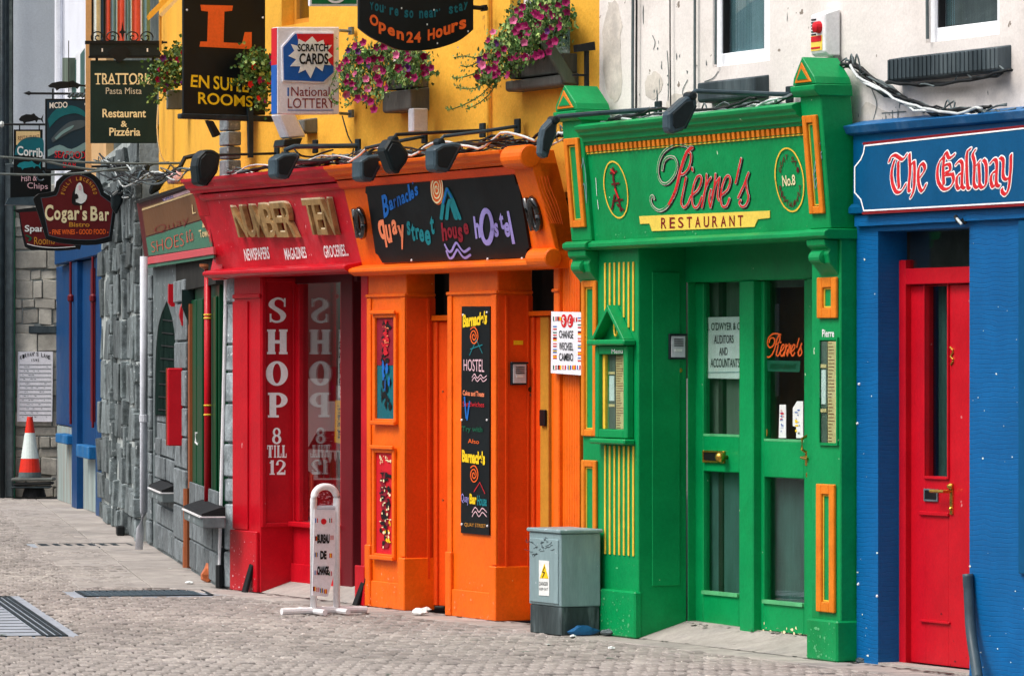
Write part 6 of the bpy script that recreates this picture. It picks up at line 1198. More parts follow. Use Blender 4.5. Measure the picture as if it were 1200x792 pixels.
CO = smooth([(39, 233), (45, 227), (63, 224), (66, 213), (76, 204), (84, 200), (98, 200), (110, 205), (118, 213), (122, 226)], 2)+[(128, 229), (137, 238), (131, 283)]+smooth([(131, 283), (112, 287), (90, 287), (66, 284), (54, 280)], 2)
t, H, P = hang(B, 158, 'hanging_sign', "maroon shaped bar sign with cream gaelic lettering and white figure", 'sign', CO, 'black_board', y=0, th=.06)
CI = smooth([(48, 232), (66, 229), (70, 218), (78, 209), (88, 205), (98, 206), (108, 211), (115, 221), (118, 229)], 2)+[(133, 240), (128, 277)]+smooth([(128, 277), (112, 281), (90, 281), (70, 279), (57, 276)], 2)
pp(t, 'face', 'sign_maroon', P, CI, .004, .003); nibpart(t, 'rim_line', 'sail_grey', P, [CI+[CI[0]]], .006, .006, d=.006, sm=0)
x = 52.5
for i, (ch, wd, y0_, y1_) in enumerate((('C', 10, 240, 259), ('o', 7.5, 246.5, 258), ('g', 6.5, 246.5, 261.5), ('a', 7, 246.5, 258), ('r', 6, 246.5, 258), ("'", 1.6, 241, 246), ('s', 5.5, 247, 258.5))): T(t, ch, 'letter_cream', P, x, x+wd, y0_, y1_, .03, d=.008); x += wd+.9
for ch, x0, x1, y0_, y1_ in (('B', 106, 114.5, 242, 259), ('a', 116, 121.5, 248, 259), ('r', 123, 127.8, 248, 259)): T(t, ch, 'letter_cream', P, x0, x1, y0_, y1_, .03, d=.008)
T(t, 'Bistro', 'letter_yellow' if False else 'ochre', P, 81, 105, 260.5, 266, .02, d=.008); T(t, '- FINE WINES - GOOD FOOD -', 'sign_orange', P, 58, 127, 268.5, 274.5, .02, d=.008, dy=.6)
for i, ch in enumerate('FULLY LICENSED'):
    a_ = pi-.12-(pi-.24)*i/13; cx_, cy_ = 92.5+19*cos(a_), 229-19.5*sin(a_)
    if ch != ' ': c_, s_3 = sin(a_), cos(a_); w2_, h2_ = 1.3, 2.2; q = [(cx_-w2_*c_+h2_*s_3*1, cy_-w2_*s_3*1-h2_*c_), (cx_+w2_*c_+h2_*s_3, cy_+w2_*s_3-h2_*c_), (cx_+w2_*c_-h2_*s_3, cy_+w2_*s_3+h2_*c_), (cx_-w2_*c_-h2_*s_3, cy_-w2_*s_3+h2_*c_)]; part(t, 'lettering', 'ochre', MB().text(ch, P, q, d=.008, bold=.02))
pp(t, 'figure_shadow', 'ink_black', P, smooth([(84, 238), (85, 226), (90, 219), (88, 230), (96, 238), (100, 236), (95, 241), (86, 240)], 2), .008); pp(t, 'figure', 'paper_white', P, smooth([(89, 237), (88, 226), (90, 217), (94, 214), (97, 219), (98, 226), (102, 229), (100, 236), (95, 239)], 2), .0105); pp(t, 'figure_face', 'light_pink', P, smooth([(92, 218), (94, 217), (95.5, 220), (94, 223), (92, 222)], 2), .013); pp(t, 'figure_robe', 'ink_black', P, smooth([(85, 229), (90, 227), (92, 232), (88, 234), (85, 233)], 2), .013)
T(t, '- 1 -', 'paper_white', P, 91, 99, 201.5, 204.8, .02, d=.003); part(t, 'bracket', 'cable_black', MB().tube([P.hit(88, 199), P.hit(88, 196), P.hit(158, 194)], .012, 6))
# EN SUITE ROOMS
t, H, P = hang(A, 324, 'hanging_sign', 'tall black hostel sign with big orange letter and yellow words', 'sign', rectp(215, 311, -30, 135), 'black_board', th=.03)
m_ = MB(); xx0, xx1, ya_, yb2 = 235, 296, 6, 57
def prs(a, b, c, e): return rectp(a, b, c, e)
m_.ppoly(P, [(235, 6), (273, 7), (272, 13), (263, 14), (262, 50), (284, 51), (287, 38), (295, 38), (295, 58), (234, 55), (235, 49), (243, 49), (244, 14), (236, 13)], .004, .003); part(t, 'big_letter', 'sign_orange', m_)
for ch, q in (('EN', [(224, 88), (245, 89), (245, 104), (223, 102)]), ('SUITE', [(250, 89), (291, 94), (291, 109), (250, 105)]), ('ROOMS', [(232, 108), (296, 113), (296, 126), (232, 122)])): part(t, 'lettering', 'letter_yellow', MB().text(ch, P, q, d=.004, bold=.018))
for x, y in ((219, 12), (308, 21)): h = P.hit(x, y); part(t, 'screw', 'white_paint', MB().lathe((h[0], h[1]-.001, h[2]), [(.008, 0), (.006, -.005)], 8, 'y'))
part(t, 'lower_rail', 'dark_metal', MB().ppoly(P, [(212, 133), (322, 136), (322, 143), (212, 139)], .02, .07), bev=.006); part(t, 'strut', 'cable_black', MB().ppoly(P, [(243, 141), (250, 142), (259, 158), (252, 161)], .02, .05)); part(t, 'wall_plate', 'dark_metal', MB().ppoly(P, [(291, 126), (297, 126), (297, 185), (292, 185)], .03, .03))
# lottery sign
t, H, P = hang(A, 412, 'hanging_sign', 'square white lottery sign with blue and red scratch card badge', 'sign', rectp(325, 397.5, 32, 134), 'panel_white', th=.10, bev=.004)
a = P.hit(325, 32); b = P.hit(325, 134); m = P.hit(325, 76)
part(t, 'edge_band', 'sign_red', MB().box(a[0]-.003, a[0]-.0005, .004, .096, m[2], a[2]-.004)); part(t, 'edge_band', 'sign_blue', MB().box(a[0]-.003, a[0]-.0005, .004, .096, b[2]+.004, m[2]-.001)); part(t, 'badge_back', 'panel_white', MB().ppoly(P, [(345, 38), (392, 38), (392, 86), (380, 98), (331, 96), (330, 55)], .012, .011), bev=.002)
pp(t, 'badge', 'sign_blue', P, [(346, 40), (391, 40), (391, 85), (379, 96), (333, 94), (332, 56)], .016, .003); pp(t, 'badge_corner', 'sign_red', P, [(348, 40), (391, 40), (391, 78), (380, 68), (352, 52), (349, 47)], .019, .002)
pp(t, 'burst', 'paper_white', P, [(350, 46), (358, 50), (366, 43), (372, 50), (379, 47), (381, 54), (389, 53), (384, 60), (390, 66), (384, 70), (388, 77), (380, 76), (378, 84), (370, 78), (364, 92), (358, 82), (350, 86), (352, 78), (340, 78), (347, 70), (338, 66), (345, 60), (341, 52), (349, 54)], .022, .002)
T(t, 'SCRATCH', 'ink_black', P, 347, 383, 52, 61, .03, d=.026); T(t, 'CARDS', 'ink_black', P, 349, 383, 63, 76, .03, d=.026); T(t, 'National', 'dark_red_ink', P, 341, 386, 102, 113, .0, d=.004); T(t, 'LOTTERY', 'dark_red_ink', P, 337, 392, 115.5, 127, .0, d=.004); pp(t, 'bar_mark', 'sign_blue', P, rectp(337, 338.6, 103, 113), .003, .002); pp(t, 'underline', 'sign_blue', P, rectp(337, 391, 129, 129.8), .003, .002)
for y in (36, 133): part(t, 'bracket', 'grey_metal', MB().tube([H.hit(398, y, .05), H.hit(412, y+1, .05)], .01, 8)); part(t, 'wall_plate', 'grey_metal', MB().box(H.U(410, .05), H.U(413, .05), .02, .08, H.Z(411, y+5, .05), H.Z(411, y-4, .05)))
# open 24 hours sign
t, H, P = hang(A, 572, 'hanging_sign', 'black shield shaped sign reading open 24 hours in orange', 'sign', [(421, -30), (555, -30), (555, 35)]+smooth([(555, 35), (540, 47), (520, 55), (500, 59), (470, 59), (450, 51), (434, 43), (421, 33)], 4)[1:], 'black_board', th=.03)
for i, ch in enumerate('Open'): x = 433+i*10.5; y = 19+i*6.6-(i*i*.4); T(t, ch, 'sign_orange', P, x, x+(10 if i == 0 else 8.5), y+(0 if i == 0 else 3), y+(13 if i != 1 else 17), .04, dy=-2.5)
for i, ch in enumerate('24'): x = 476+i*9; T(t, ch, 'sign_orange', P, x, x+8, 37.5+i*.0, 50.5, .04)
for i, ch in enumerate('Hours'): x = 501+i*9.2; y = 33-i*3.4+(0 if i else 0); T(t, ch, 'sign_orange', P, x, x+8.2, y+(0 if i == 0 else 3), y+13+(0 if i == 0 else 1), .04, dy=2.2)
for i, ch in enumerate("You're so near, stay"):
    x = 433+i*5.8; y = 2+11*sin(pi*(i+.5)/20)
    if ch != ' ': T(t, ch, 'letter_mid_teal', P, x, x+(4.6 if ch not in "'," else 1.2), y, y+9 if ch not in "'," else y+3, .03)
for x, y in ((470, 9), (508, 11), (548, 36), (500, 28), (512, 50), (536, 55)): pp(t, 'paint_fleck', 'paper_white', P, rectp(x, x+1.3, y, y+2), .004, .001)
part(t, 'bracket', 'cable_black', MB().tube([P.hit(555, 9), P.hit(571, 10.5)], .014, 8)); part(t, 'bracket_plate', 'cable_black', MB().ppoly(P, rectp(568, 571, 6, 13), .03, .06))
t, H, P = hang(A, 432, 'hanging_sign', 'bottom edge of a green sign with white border at the top', 'sign', rectp(363, 420, -30, 7.5), 'panel_white', th=.03)
pp(t, 'face', 'cloth_green', P, rectp(365.5, 418, -28, 5), .003); nibpart(t, 'oval', 'panel_white', P, [[(393+9*cos(k*.3), -3-6*sin(k*.3)) for k in range(22)]], .02, .016, d=.006, sm=0)
# striped cloth and ochre bargeboard at upper left
H = perp(B, 186); P = Pl(H, -.0); t = thing(H, 'striped_awning', 'vertical striped cloth in red, teal and white behind the trattoria sign', 'awning', H.U(142), 0, 3.8)
x = 107.5
for mt, x1 in (('stripe_white', 118), ('stripe_navy', 124), ('stripe_red', 129.5), ('stripe_teal', 136), ('stripe_white', 138), ('stripe_red', 146), ('stripe_white', 147), ('stripe_teal', 152.5), ('stripe_white', 155), ('stripe_red', 164.5), ('stripe_white', 167), ('stripe_teal', 176)):
    zt, zb2 = 4.9, H.Z(140, 50, .1); a, b = H.U(x, .1), H.U(x1, .1); m_ = MB(); n = 3
    m_.plan([(a, .1), ((a+b)/2, .075), (b-.001, .1), (b-.001, .11), ((a+b)/2, .085), (a, .11)], zb2, zt); part(t, 'stripe', mt, m_); x = x1
part(t, 'batten', 'tan_render', MB().box(H.U(100.5, .1), H.U(107, .1), .08, .14, H.Z(140, 200, .1), 4.9)); part(t, 'batten', 'cable_black', MB().box(H.U(107, .1)+.001, H.U(109.3, .1), .085, .14, H.Z(140, 50, .1), 4.9))
H = perp(B, 210); P = Pl(H, 0); t = thing(H, 'ochre_canopy', 'small ochre gabled canopy edge at the left end of the yellow wall', 'canopy', H.U(190), 0, H.Z(190, 24))
part(t, 'barge_board', 'yellow_render', MB().ppoly(P, [(172, 20), (176, 14), (196, -6), (204, -6), (179, 20), (174, 24)], 0, .05)); part(t, 'barge_board', 'pale_gilt', MB().ppoly(P, [(186, 18), (208, -4), (211, -2), (190, 20)], .02, .04)); part(t, 'post', 'ochre', MB().ppoly(P, rectp(187, 189.5, 18, 60), 0, .04))
# ============================================================ floodlights on arms
def flood(wx, wy, fr, prof_, th, arm, lab, mt='lamp_metal', glassq=None, grp='floodlights over the shop fascias', yo=0, armr=.011, thy=None):
    """prof_: side outline of the housing in photo pixels on the plane at right angles to the wall; arm: points from wall to lamp"""
    H = perp(fr, wx); P = Pl(H, yo); us = [P.hit(*p) for p in prof_]
    th *= .8; t = thing(H, 'floodlight', lab, 'floodlight', sum(u[0] for u in us)/len(us), yo, sum(u[2] for u in us)/len(us), grp)
    n = len(us); c = (sum(u[0] for u in us)/n, sum(u[2] for u in us)/n)
    body = MB(); f0 = [(u[0], yo-th/2, u[2]) for u in us]; f1 = [(u[0], yo+th/2, u[2]) for u in us]; body.prism(f0, (0, th, 0)); part(t, 'housing', mt, body, bev=.012)
    k = .72; mt == 'pipe_white' or part(t, 'side_plate', 'lamp_dark', MB().prism([(c[0]+(u[0]-c[0])*k, yo-th/2-.006, c[1]+(u[2]-c[1])*k) for u in us], (0, .0055, 0)), bev=.003)
    if glassq:
        m_ = MB(); (i, j) = glassq; a, b = us[i], us[j]; d = Vector((b[0]-a[0], b[2]-a[2])); nn = Vector((d.y, -d.x)).normalized(); 
        if nn.dot(Vector(((a[0]+b[0])/2-c[0], (a[2]+b[2])/2-c[1]))) < 0: nn = -nn
        q = [(a[0]+d.x*.06+nn.x*.004, a[2]+d.y*.06+nn.y*.004), (b[0]-d.x*.06+nn.x*.004, b[2]-d.y*.06+nn.y*.004)]
        m_.add([(q[0][0], yo-th*.43, q[0][1]), (q[1][0], yo-th*.43, q[1][1]), (q[1][0], yo+th*.43, q[1][1]), (q[0][0], yo+th*.43, q[0][1])], [(0, 1, 2, 3)]); part(t, 'lens', 'grey_metal', m_)
    if arm:
        A3 = [P.hit(*p) for p in arm]; part(t, 'arm', mt if mt != 'pipe_white' else 'dark_metal', MB().tube(A3, armr, 8)); e = A3[-1]
        part(t, 'swivel', 'lamp_dark', MB().lathe((e[0], e[1]-.02, e[2]), [(.014, -.03), (.024, -.024), (.024, .05), (.014, .056)], 10, 'y'))
        part(t, 'yoke', 'lamp_dark', MB().tube([e, ((e[0]+c[0])/2, yo-th*.3, (e[2]+c[1])/2)], .009, 6))
        b = A3[0]; part(t, 'wall_plate', 'dark_metal', MB().box(b[0]-.012, b[0]+.006, b[1]-.035, b[1]+.035, b[2]-.045, b[2]+.045), bev=.004)
    return t
def shp(x0, y0, w_, h_, pts): return [(x0+w_*a, y0+h_*b) for a, b in pts]
BOX = [(0, .22), (.3, .05), (.75, 0), (1, .08), (.5, 1), (.08, .95), (0, .8)]     # floods hanging under their arm, glass facing the fascia
flood(607, 148, A, shp(503, 167, 34, 36, BOX), .17, [(607, 148), (560, 155), (520, 160), (514, 167)], 'dark floodlight above the spiral on the hostel name board', 'lamp_metal', (3, 4))
flood(566, 153, A, shp(445, 163, 30, 42, [(.0, .3), (.25, .0), (.62, .05), (1, .4), (.95, .62), (.55, 1), (.3, .9)]), .15, [(566, 153), (520, 155), (464, 158), (460, 164)], 'dark floodlight turned sideways, second from left over the hostel board', 'lamp_dark', (3, 5))
flood(498, 163, A, shp(417, 181, 29, 33, BOX), .18, [(498, 160), (450, 169), (428, 174), (430, 183)], 'dark boxy floodlight over the left end of the hostel board', 'lamp_metal', (3, 4))
flood(420, 171, A, shp(318, 179, 30, 32, BOX), .17, [(420, 171), (345, 172), (334, 176), (334, 182)], 'dark floodlight hanging below the white lamp over the number board', 'lamp_metal', (3, 4), armr=.016)
flood(370, 170, A, [(321, 134), (341, 133), (355, 161), (333, 163)], .17, [(370, 172), (350, 171), (340, 168)], 'white boxy floodlight tilted down under the lottery sign', 'pipe_white', (2, 3))
flood(325, 180, A, [(228, 184), (236, 176), (246, 176), (255, 182), (252, 200), (238, 219), (228, 216), (226, 195)], .16, [(325, 180), (250, 182), (246, 186)], 'large dark floodlight left of the red console bracket', 'lamp_dark', (4, 5), armr=.009)
flood(772, 128, A, [(634, 150), (645, 138), (651, 141), (650, 158), (638, 187), (630, 182), (631, 165)], .08, [(772, 128), (700, 133), (654, 137), (648, 141)], 'flat dark floodlight at the left gable of the green front', 'lamp_metal', (2, 4), armr=.014)
flood(926, 110, A, [(779, 133), (800, 114), (812, 112), (814, 122), (806, 140), (799, 153), (784, 158), (779, 152)], .1, [(926, 111), (860, 109), (815, 107), (808, 113)], 'dark angular floodlight in the middle above the red script name', 'lamp_metal', (3, 5), armr=.013)
flood(190, 196, B, [(158, 214), (164, 200), (176, 193), (174, 203), (162, 216)], .1, [(215, 190), (180, 192), (172, 196)], 'small floodlight above the left end of the tilted fascia', 'lamp_metal', (2, 4))
flood(205, 206, B, [(174, 224), (180, 208), (196, 202), (197, 208), (186, 224), (176, 229)], .1, [(222, 205), (200, 205), (190, 205)], 'small dark floodlight resting just above the tilted fascia', 'lamp_dark', (2, 4))
flood(165, 205, B, [(130, 243), (130, 228), (138, 222), (144, 222), (144, 236), (136, 252)], .1, [(168, 208), (150, 214), (142, 220)], 'floodlight just right of the maroon bar sign', 'lamp_dark', (4, 5))
o_w = [o for o in bpy.data.objects if o.get('label', '').startswith('white boxy flood')][0]; Hw = perp(A, 370); part(o_w, 'lens_hood', 'lamp_dark', MB().ppoly(Pl(Hw, -.085), [(333, 163.5), (355, 161.5), (351, 172), (331, 172)], 0, .17), bev=.006)
h = perp(B, 222); a = h.hit(206, 208, .1); t = thing(h, 'floodlight', 'small round pinkish lamp among the cables over the tilted fascia', 'floodlight', a[0], a[1], a[2], 'floodlights over the shop fascias'); part(t, 'bowl', 'light_pink', MB().lathe(a, [(.02, .06), (.05, .03), (.07, -.02), (.06, -.05)], 12), smooth_=True); part(t, 'stem', 'cable_black', MB().tube([(a[0]+.02, a[1], a[2]+.05), (a[0]+.07, a[1], a[2]+.15), (a[0]+.16, a[1], a[2]+.17)], .02, 6))
# ============================================================ cables
def bundle(fr, pts, y, n, spread, lab, seed, rz=.02, mts=('cable_black', 'cable_black', 'cable_grey', 'cable_white', 'cable_black')):
    r = random.Random(seed); base = smooth([fr.hit(px, py, y) for px, py in pts], 6)
    t = thing(fr, 'cable_bundle', lab, 'cables', base[0][0], y, base[0][2])
    for k in range(n):
        ph, fq, am = r.uniform(0, 6), r.uniform(.3, .9), r.uniform(.3, 1); oy, oz = r.uniform(-spread, spread), r.uniform(-rz*.5, rz)
        P = [(p[0], p[1]+oy+.02*sin(ph*2+i*fq), p[2]+oz+am*rz*sin(ph+i*fq)+r.uniform(-.006, .006)) for i, p in enumerate(base)]
        i0 = r.randint(0, len(P)//5); i1 = len(P)-r.randint(0, len(P)//5); part(t, 'cable', mts[k % len(mts)], MB().tube(P[i0:i1], r.uniform(.005, .010), 5), smooth_=True)
    m_ = MB()
    for k in range(n*2):                              # loose loops and ends
        i = r.randrange(1, len(base)-3); p = base[i]; q = base[i+2]; dz = r.uniform(-.03, .07)
        m_.tube(smooth([(p[0], p[1]+r.uniform(-spread, spread), p[2]), ((p[0]+q[0])/2+r.uniform(-.05, .05), p[1]+r.uniform(-spread, spread), p[2]+dz), (q[0], q[1], q[2]+r.uniform(-.02, .03))], 3), .005, 4)
    part(t, 'loose_ends', 'cable_grey', m_, kind='stuff'); return t
bundle(A, [(266, 209), (300, 203), (350, 196), (400, 190), (440, 186)], -.12, 9, .08, 'tangled cables lying on the red shop cornice', 1, .03)
bundle(A, [(402, 192), (450, 184), (500, 180), (560, 174), (610, 167), (655, 162)], -.12, 10, .08, 'tangled black and grey cables along the orange cornice', 2, .035)
bundle(A, [(655, 162), (664, 158), (684, 152)], -.08, 5, .05, 'short run of cables behind the orange console', 3, .02)
bundle(A, [(706, 147), (740, 141), (790, 137), (850, 132), (900, 124), (945, 110)], -.08, 11, .07, 'thick tangle of grey and white cables above the green cornice', 4, .03, ('cable_grey', 'cable_white', 'cable_black', 'cable_grey'))
bundle(A, [(975, 74), (1000, 80), (1030, 104), (1070, 124), (1110, 133), (1160, 130), (1215, 122)], -.03, 9, .03, 'sagging bundle of cables across the white wall above the blue sign', 5, .018, ('cable_black', 'cable_black', 'cable_white', 'cable_grey'))
bundle(A, [(1040, 96), (1085, 100), (1150, 92), (1184, 82)], -.02, 2, .01, 'thin cable sagging under the ridged slate sill', 6, .004)
bundle(A, [(1095, 134), (1140, 141), (1200, 135)], -.02, 5, .02, 'short lower loops of cable just above the blue cornice', 16, .012)
bundle(B, [(112, 190), (130, 200), (150, 212), (175, 214), (200, 205), (232, 205)], -.2, 9, .12, 'tangle of cables over the rubble wall and tilted fascia', 7, .06)
bundle(B, [(112, 215), (126, 232), (140, 226), (160, 232)], -.15, 5, .08, 'loops of cable right of the maroon bar sign', 8, .06)
for i, (x0, y0_, x1, y1_, fr, lab) in enumerate(((0, 184, 262, 190, 1, 'long taut cable crossing the signs at far left'), (0, 204, 150, 196, 1, 'lower taut cable crossing behind the bar signs'), (40, 186, 150, 200, 1, 'cable sloping down to the floodlights at left'))):
    H = perp(B, 200); a, b = H.hit(x0, y0_, -.3+i*.4), H.hit(x1, y1_, -.3+i*.4); P = [(a[0]+(b[0]-a[0])*k/8, a[1]+(b[1]-a[1])*k/8, a[2]+(b[2]-a[2])*k/8-.03*sin(pi*k/8)) for k in range(9)]; tag(solo(H, 'cable', 'cable_grey', MB().tube(P, .011, 6)), lab, 'cable')
P = [A.hit(x, y, .0) for x, y in smooth([(401, 136), (408, 160), (414, 172), (412, 188)], 4)]; tag(solo(A, 'cable', 'cable_black', MB().tube(P, .005, 5)), 'thin cable hanging below the lottery sign on the yellow wall', 'cable')
P = [A.hit(x, y, -.1) for x, y in smooth([(344, 174), (352, 182), (366, 184), (376, 180), (390, 176)], 4)]; tag(solo(A, 'cable', 'cable_black', MB().tube(P, .007, 5)), 'drooping cable loop under the arm of the white floodlight', 'cable')
H = perp(B, 200); P = [H.hit(x, y, .0) for x, y in smooth([(186, 120), (184, 150), (188, 180), (194, 190)], 4)]; tag(solo(H, 'cable', 'pale_gilt', MB().tube(P, .006, 5)), 'pale cable bowing down beside the trattoria sign', 'cable')
t = thing(A, 'quoin_stone', 'old ashlar stone pier end rising behind the red cornice', 'stone pier', U(272), .0, 2.84); r = random.Random(6); z = 2.86
H = perp(A, 290)
while z < 3.28:
    h_ = r.uniform(.08, .13); m_ = MB(); m_.tone = r.uniform(.7, 1.05); m_.box(H.U(263, 0), H.U(279, 0), -.06+r.uniform(-.01, .01), .1, z, z+h_-.006); part(t, 'stone', 'pale_stone', m_, bev=.008, fr=H); z += h_
part(t, 'cap', 'cable_black', MB().box(H.U(258, 0), H.U(296, 0), -.08, .14, z, z+.1), bev=.01, fr=H)
# iron wall bracket right of the large flower display, prop board
t = thing(A, 'wall_bracket', 'small black iron bracket right of the larger flower display', 'bracket', U(695), 0, Z(690, 110)); H = perp(A, 700); P = Pl(H, 0)
part(t, 'plate', 'cable_black', MB().ppoly(P, [(676, 53), (697, 49), (698, 59), (677, 61)], .02, .05), fr=H); part(t, 'leg', 'cable_black', MB().ppoly(P, rectp(687, 690.5, 58, 112), 0, .03), fr=H); part(t, 'stay', 'cable_black', MB().ppoly(P, rectp(672, 689, 87, 89.5), 0, .02), fr=H)
H = perp(A, 676); P = Pl(H, 0); tag(solo(H, 'prop_board', 'curtain_grey', MB().ppoly(P, [(636, 50), (645, 45), (674, 90), (676, 99), (664, 97)], -.04, .04), bev=.004), 'dark slanting timber board beside the larger flower display', 'board')
H = perp(A, 503); tag(solo(H, 'downpipe_stub', 'pipe_white', MB().ppoly(Pl(H, 0), rectp(484, 502, 127, 155), .05, .08), bev=.008), 'short square white pipe under the left flower display', 'pipe')
# ============================================================ flowers
r = random.Random(77)
def flowermesh(mt, n=5, R_=.03):
    m_ = MB(); pts = []; N = n*4
    for k in range(N):
        a = 2*pi*k/N; rr_ = R_*(.86+.14*cos(n*a)); pts.append((rr_*cos(a), -.012-.004*cos(n*a), rr_*sin(a)))
    c = (0, .006, 0); inner = [(p[0]*.3, .0, p[2]*.3) for p in pts]; v = pts+inner+[c]; f = [(k, (k+1) % N, N+(k+1) % N, N+k) for k in range(N)]+[(N+k, N+(k+1) % N, 2*N) for k in range(N)]
    m_.add(v, f); o = solo(A, 'flower', mt, m_, at=(0, 0, 0)); me = o.data; bpy.data.objects.remove(o); return me
FM = {m: flowermesh(m) for m in ('petal_magenta', 'petal_pink', 'petal_red', 'petal_purple')}
def inside(poly, x, y):
    c = False; j = len(poly)-1
    for i in range(len(poly)):
        (xi, yi), (xj, yj) = poly[i], poly[j]
        if (yi > y) != (yj > y) and x < (xj-xi)*(y-yi)/(yj-yi)+xi: c = not c
        j = i
    return c
def plant(fr, poly, yr, nleaf, nfl, mix, label, trails=(), box=None, seed=1, lf=.022):
    r = random.Random(seed); xs = [p[0] for p in poly]; ys = [p[1] for p in poly]; c = fr.hit(sum(xs)/len(xs), max(ys), sum(yr)/2)
    t = thing(fr, 'flowering_plant', label, 'flowers', c[0], c[1], c[2]); cl = []
    for _ in range(64):
        for _ in range(50):
            x, y = r.uniform(min(xs), max(xs)), r.uniform(min(ys), max(ys))
            if inside(poly, x, y): cl.append((x, y, r.uniform(*yr), r.choice((0, 0, 1)))); break
    for mt, sel in (('leaf_green', 0), ('leaf_pale', 1)):
        m_ = MB()
        for _ in range(int(1.9*nleaf*(.72 if sel == 0 else .28))):
            x, y, d, _s = r.choice(cl); x += r.gauss(0, 6.5); y += r.gauss(0, 5.5); d += r.gauss(0, .05)
            if not inside(poly, x, y) and r.random() < .72: continue
            p = Vector(fr.hit(x, y, min(d, .0))); a, b = r.uniform(0, 2*pi), r.uniform(-.9, .9); L = lf*1.35*r.uniform(.6, 1.35); u_ = Vector((cos(a)*cos(b), sin(b)*.6, sin(a)*cos(b))).normalized(); w__ = u_.cross(Vector((r.uniform(-1, 1), 1.2, r.uniform(-1, 1)))).normalized()*L*.42; k = u_.cross(w__).normalized()*L*.12
            m_.tone = r.uniform(.3, 1.4); m_.add([p-u_*L*.5, p+w__+k, p+u_*L*.5, p-w__+k], [(0, 1, 2), (0, 2, 3)])
        for tr in trails:
            pts = smooth(tr, 5)
            for i, (x, y) in enumerate(pts):
                for _ in range(3):
                    if (r.random() < .28) != (sel == 1): continue
                    p = Vector(fr.hit(x+r.gauss(0, 1.8), y+r.gauss(0, 1.8), r.uniform(*yr)*.3+yr[0]*.5)); a = r.uniform(0, 2*pi); L = lf*r.uniform(.7, 1.2); u_ = Vector((cos(a), r.uniform(-.4, .4), sin(a))); w__ = Vector((-sin(a), .3, cos(a)))*L*.35
                    m_.tone = r.uniform(.6, 1.3); m_.add([p-u_*L*.5, p+w__, p+u_*L*.5, p-w__], [(0, 1, 2, 3)])
        part(t, 'leaves', mt, m_, kind='stuff')
    m_ = MB()
    for tr in trails: m_.tube([fr.hit(x, y, r.uniform(*yr)*.3+yr[0]*.5) for x, y in smooth(tr, 3)], .004, 4)
    for _ in range(26):
        a = r.choice(cl); b = r.choice(cl)
        if abs(a[0]-b[0]) < 40: m_.tube([fr.hit(a[0], a[1], a[2]), fr.hit(b[0], b[1], b[2])], .0035, 4)
    part(t, 'stems', 'leaf_green', m_, kind='stuff')
    k = 0; tries = 0; placed = []
    while k < nfl and tries < 4000:
        tries += 1; x, y = r.uniform(min(xs), max(xs)), r.uniform(min(ys), max(ys))
        if not inside(poly, x, y) or any((x-a)**2+(y-b)**2 < 26 for a, b in placed): continue
        placed.append((x, y)); d = yr[0]-r.uniform(.0, .06); h = fr.hit(x, y, d); o = bpy.data.objects.new('flower', FM[r.choice(mix)]); COL.objects.link(o); o.parent = t
        F_, u, yy, z = ORG[t]; o.location = (h[0]-u, h[1]-yy, h[2]-z); s_4 = r.uniform(.7, 1.1); o.scale = (s_4, s_4, s_4); o.rotation_euler = (r.uniform(-.6, .5), r.uniform(0, 6), r.uniform(.1, 1.3)); k += 1
    if box: part(t, 'planter', 'wood_grey', box, bev=.006)
    return t
MG = ['petal_magenta']*7+['petal_purple', 'petal_pink']
bx = SB1; pb2 = MB().box(bx[0]+.02, bx[1]-.02, bx[2]+.02, .1, bx[3]+.004, bx[3]+.12)
plant(A, [(560, 62), (572, 44), (596, 22), (612, 6), (640, 0), (664, 2), (668, 30), (664, 48), (648, 52), (640, 66), (610, 76), (596, 90), (570, 100), (556, 96)], (-.26, -.03), 2200, 50, MG, 'large mass of magenta and pink petunias in the right window box', [[(575, 60), (560, 68), (545, 66), (532, 68)], [(570, 80), (552, 88), (536, 92), (530, 90)], [(580, 92), (568, 108), (550, 120), (530, 128), (522, 127)], [(586, 90), (574, 110), (560, 122), (546, 128)], [(565, 70), (550, 78), (540, 77)], [(572, 96), (556, 104), (542, 104), (536, 103)]], pb2, 5)
plant(A, [(624, 8), (648, 0), (666, 4), (664, 30), (640, 32), (622, 24)], (-.14, -.02), 420, 5, ['petal_red', 'petal_red', 'petal_pink'], 'round leaved geranium with red heads at the top right', (), None, 6, .034)
bx = SB2; pb2 = MB().box(bx[0]+.01, bx[1]-.01, bx[2]+.02, .1, bx[3]+.004, bx[3]+.1)
plant(A, [(404, 62), (424, 50), (450, 52), (476, 60), (504, 62), (507, 86), (500, 96), (470, 100), (452, 104), (444, 128), (434, 134), (424, 118), (404, 112), (396, 96)], (-.3, -.03), 2000, 44, MG, 'spreading purple and magenta petunias in the left window box', [[(405, 95), (396, 104), (388, 112), (392, 122)], [(408, 70), (398, 78), (392, 90), (388, 100)], [(420, 110), (412, 120), (404, 124)], [(430, 60), (420, 52), (416, 46)]], pb2, 7)
H3 = perp(A, 330)
plant(H3, [(285, 66), (300, 60), (316, 66), (319, 90), (314, 108), (312, 126), (302, 130), (296, 112), (284, 100), (280, 84)], (-.12, .0), 520, 9, ['petal_red', 'petal_red', 'petal_magenta', 'petal_purple'], 'red and green hanging plant between the black sign and lottery sign', [[(288, 90), (278, 96), (272, 98)]], None, 8)
H4 = perp(B, 214)
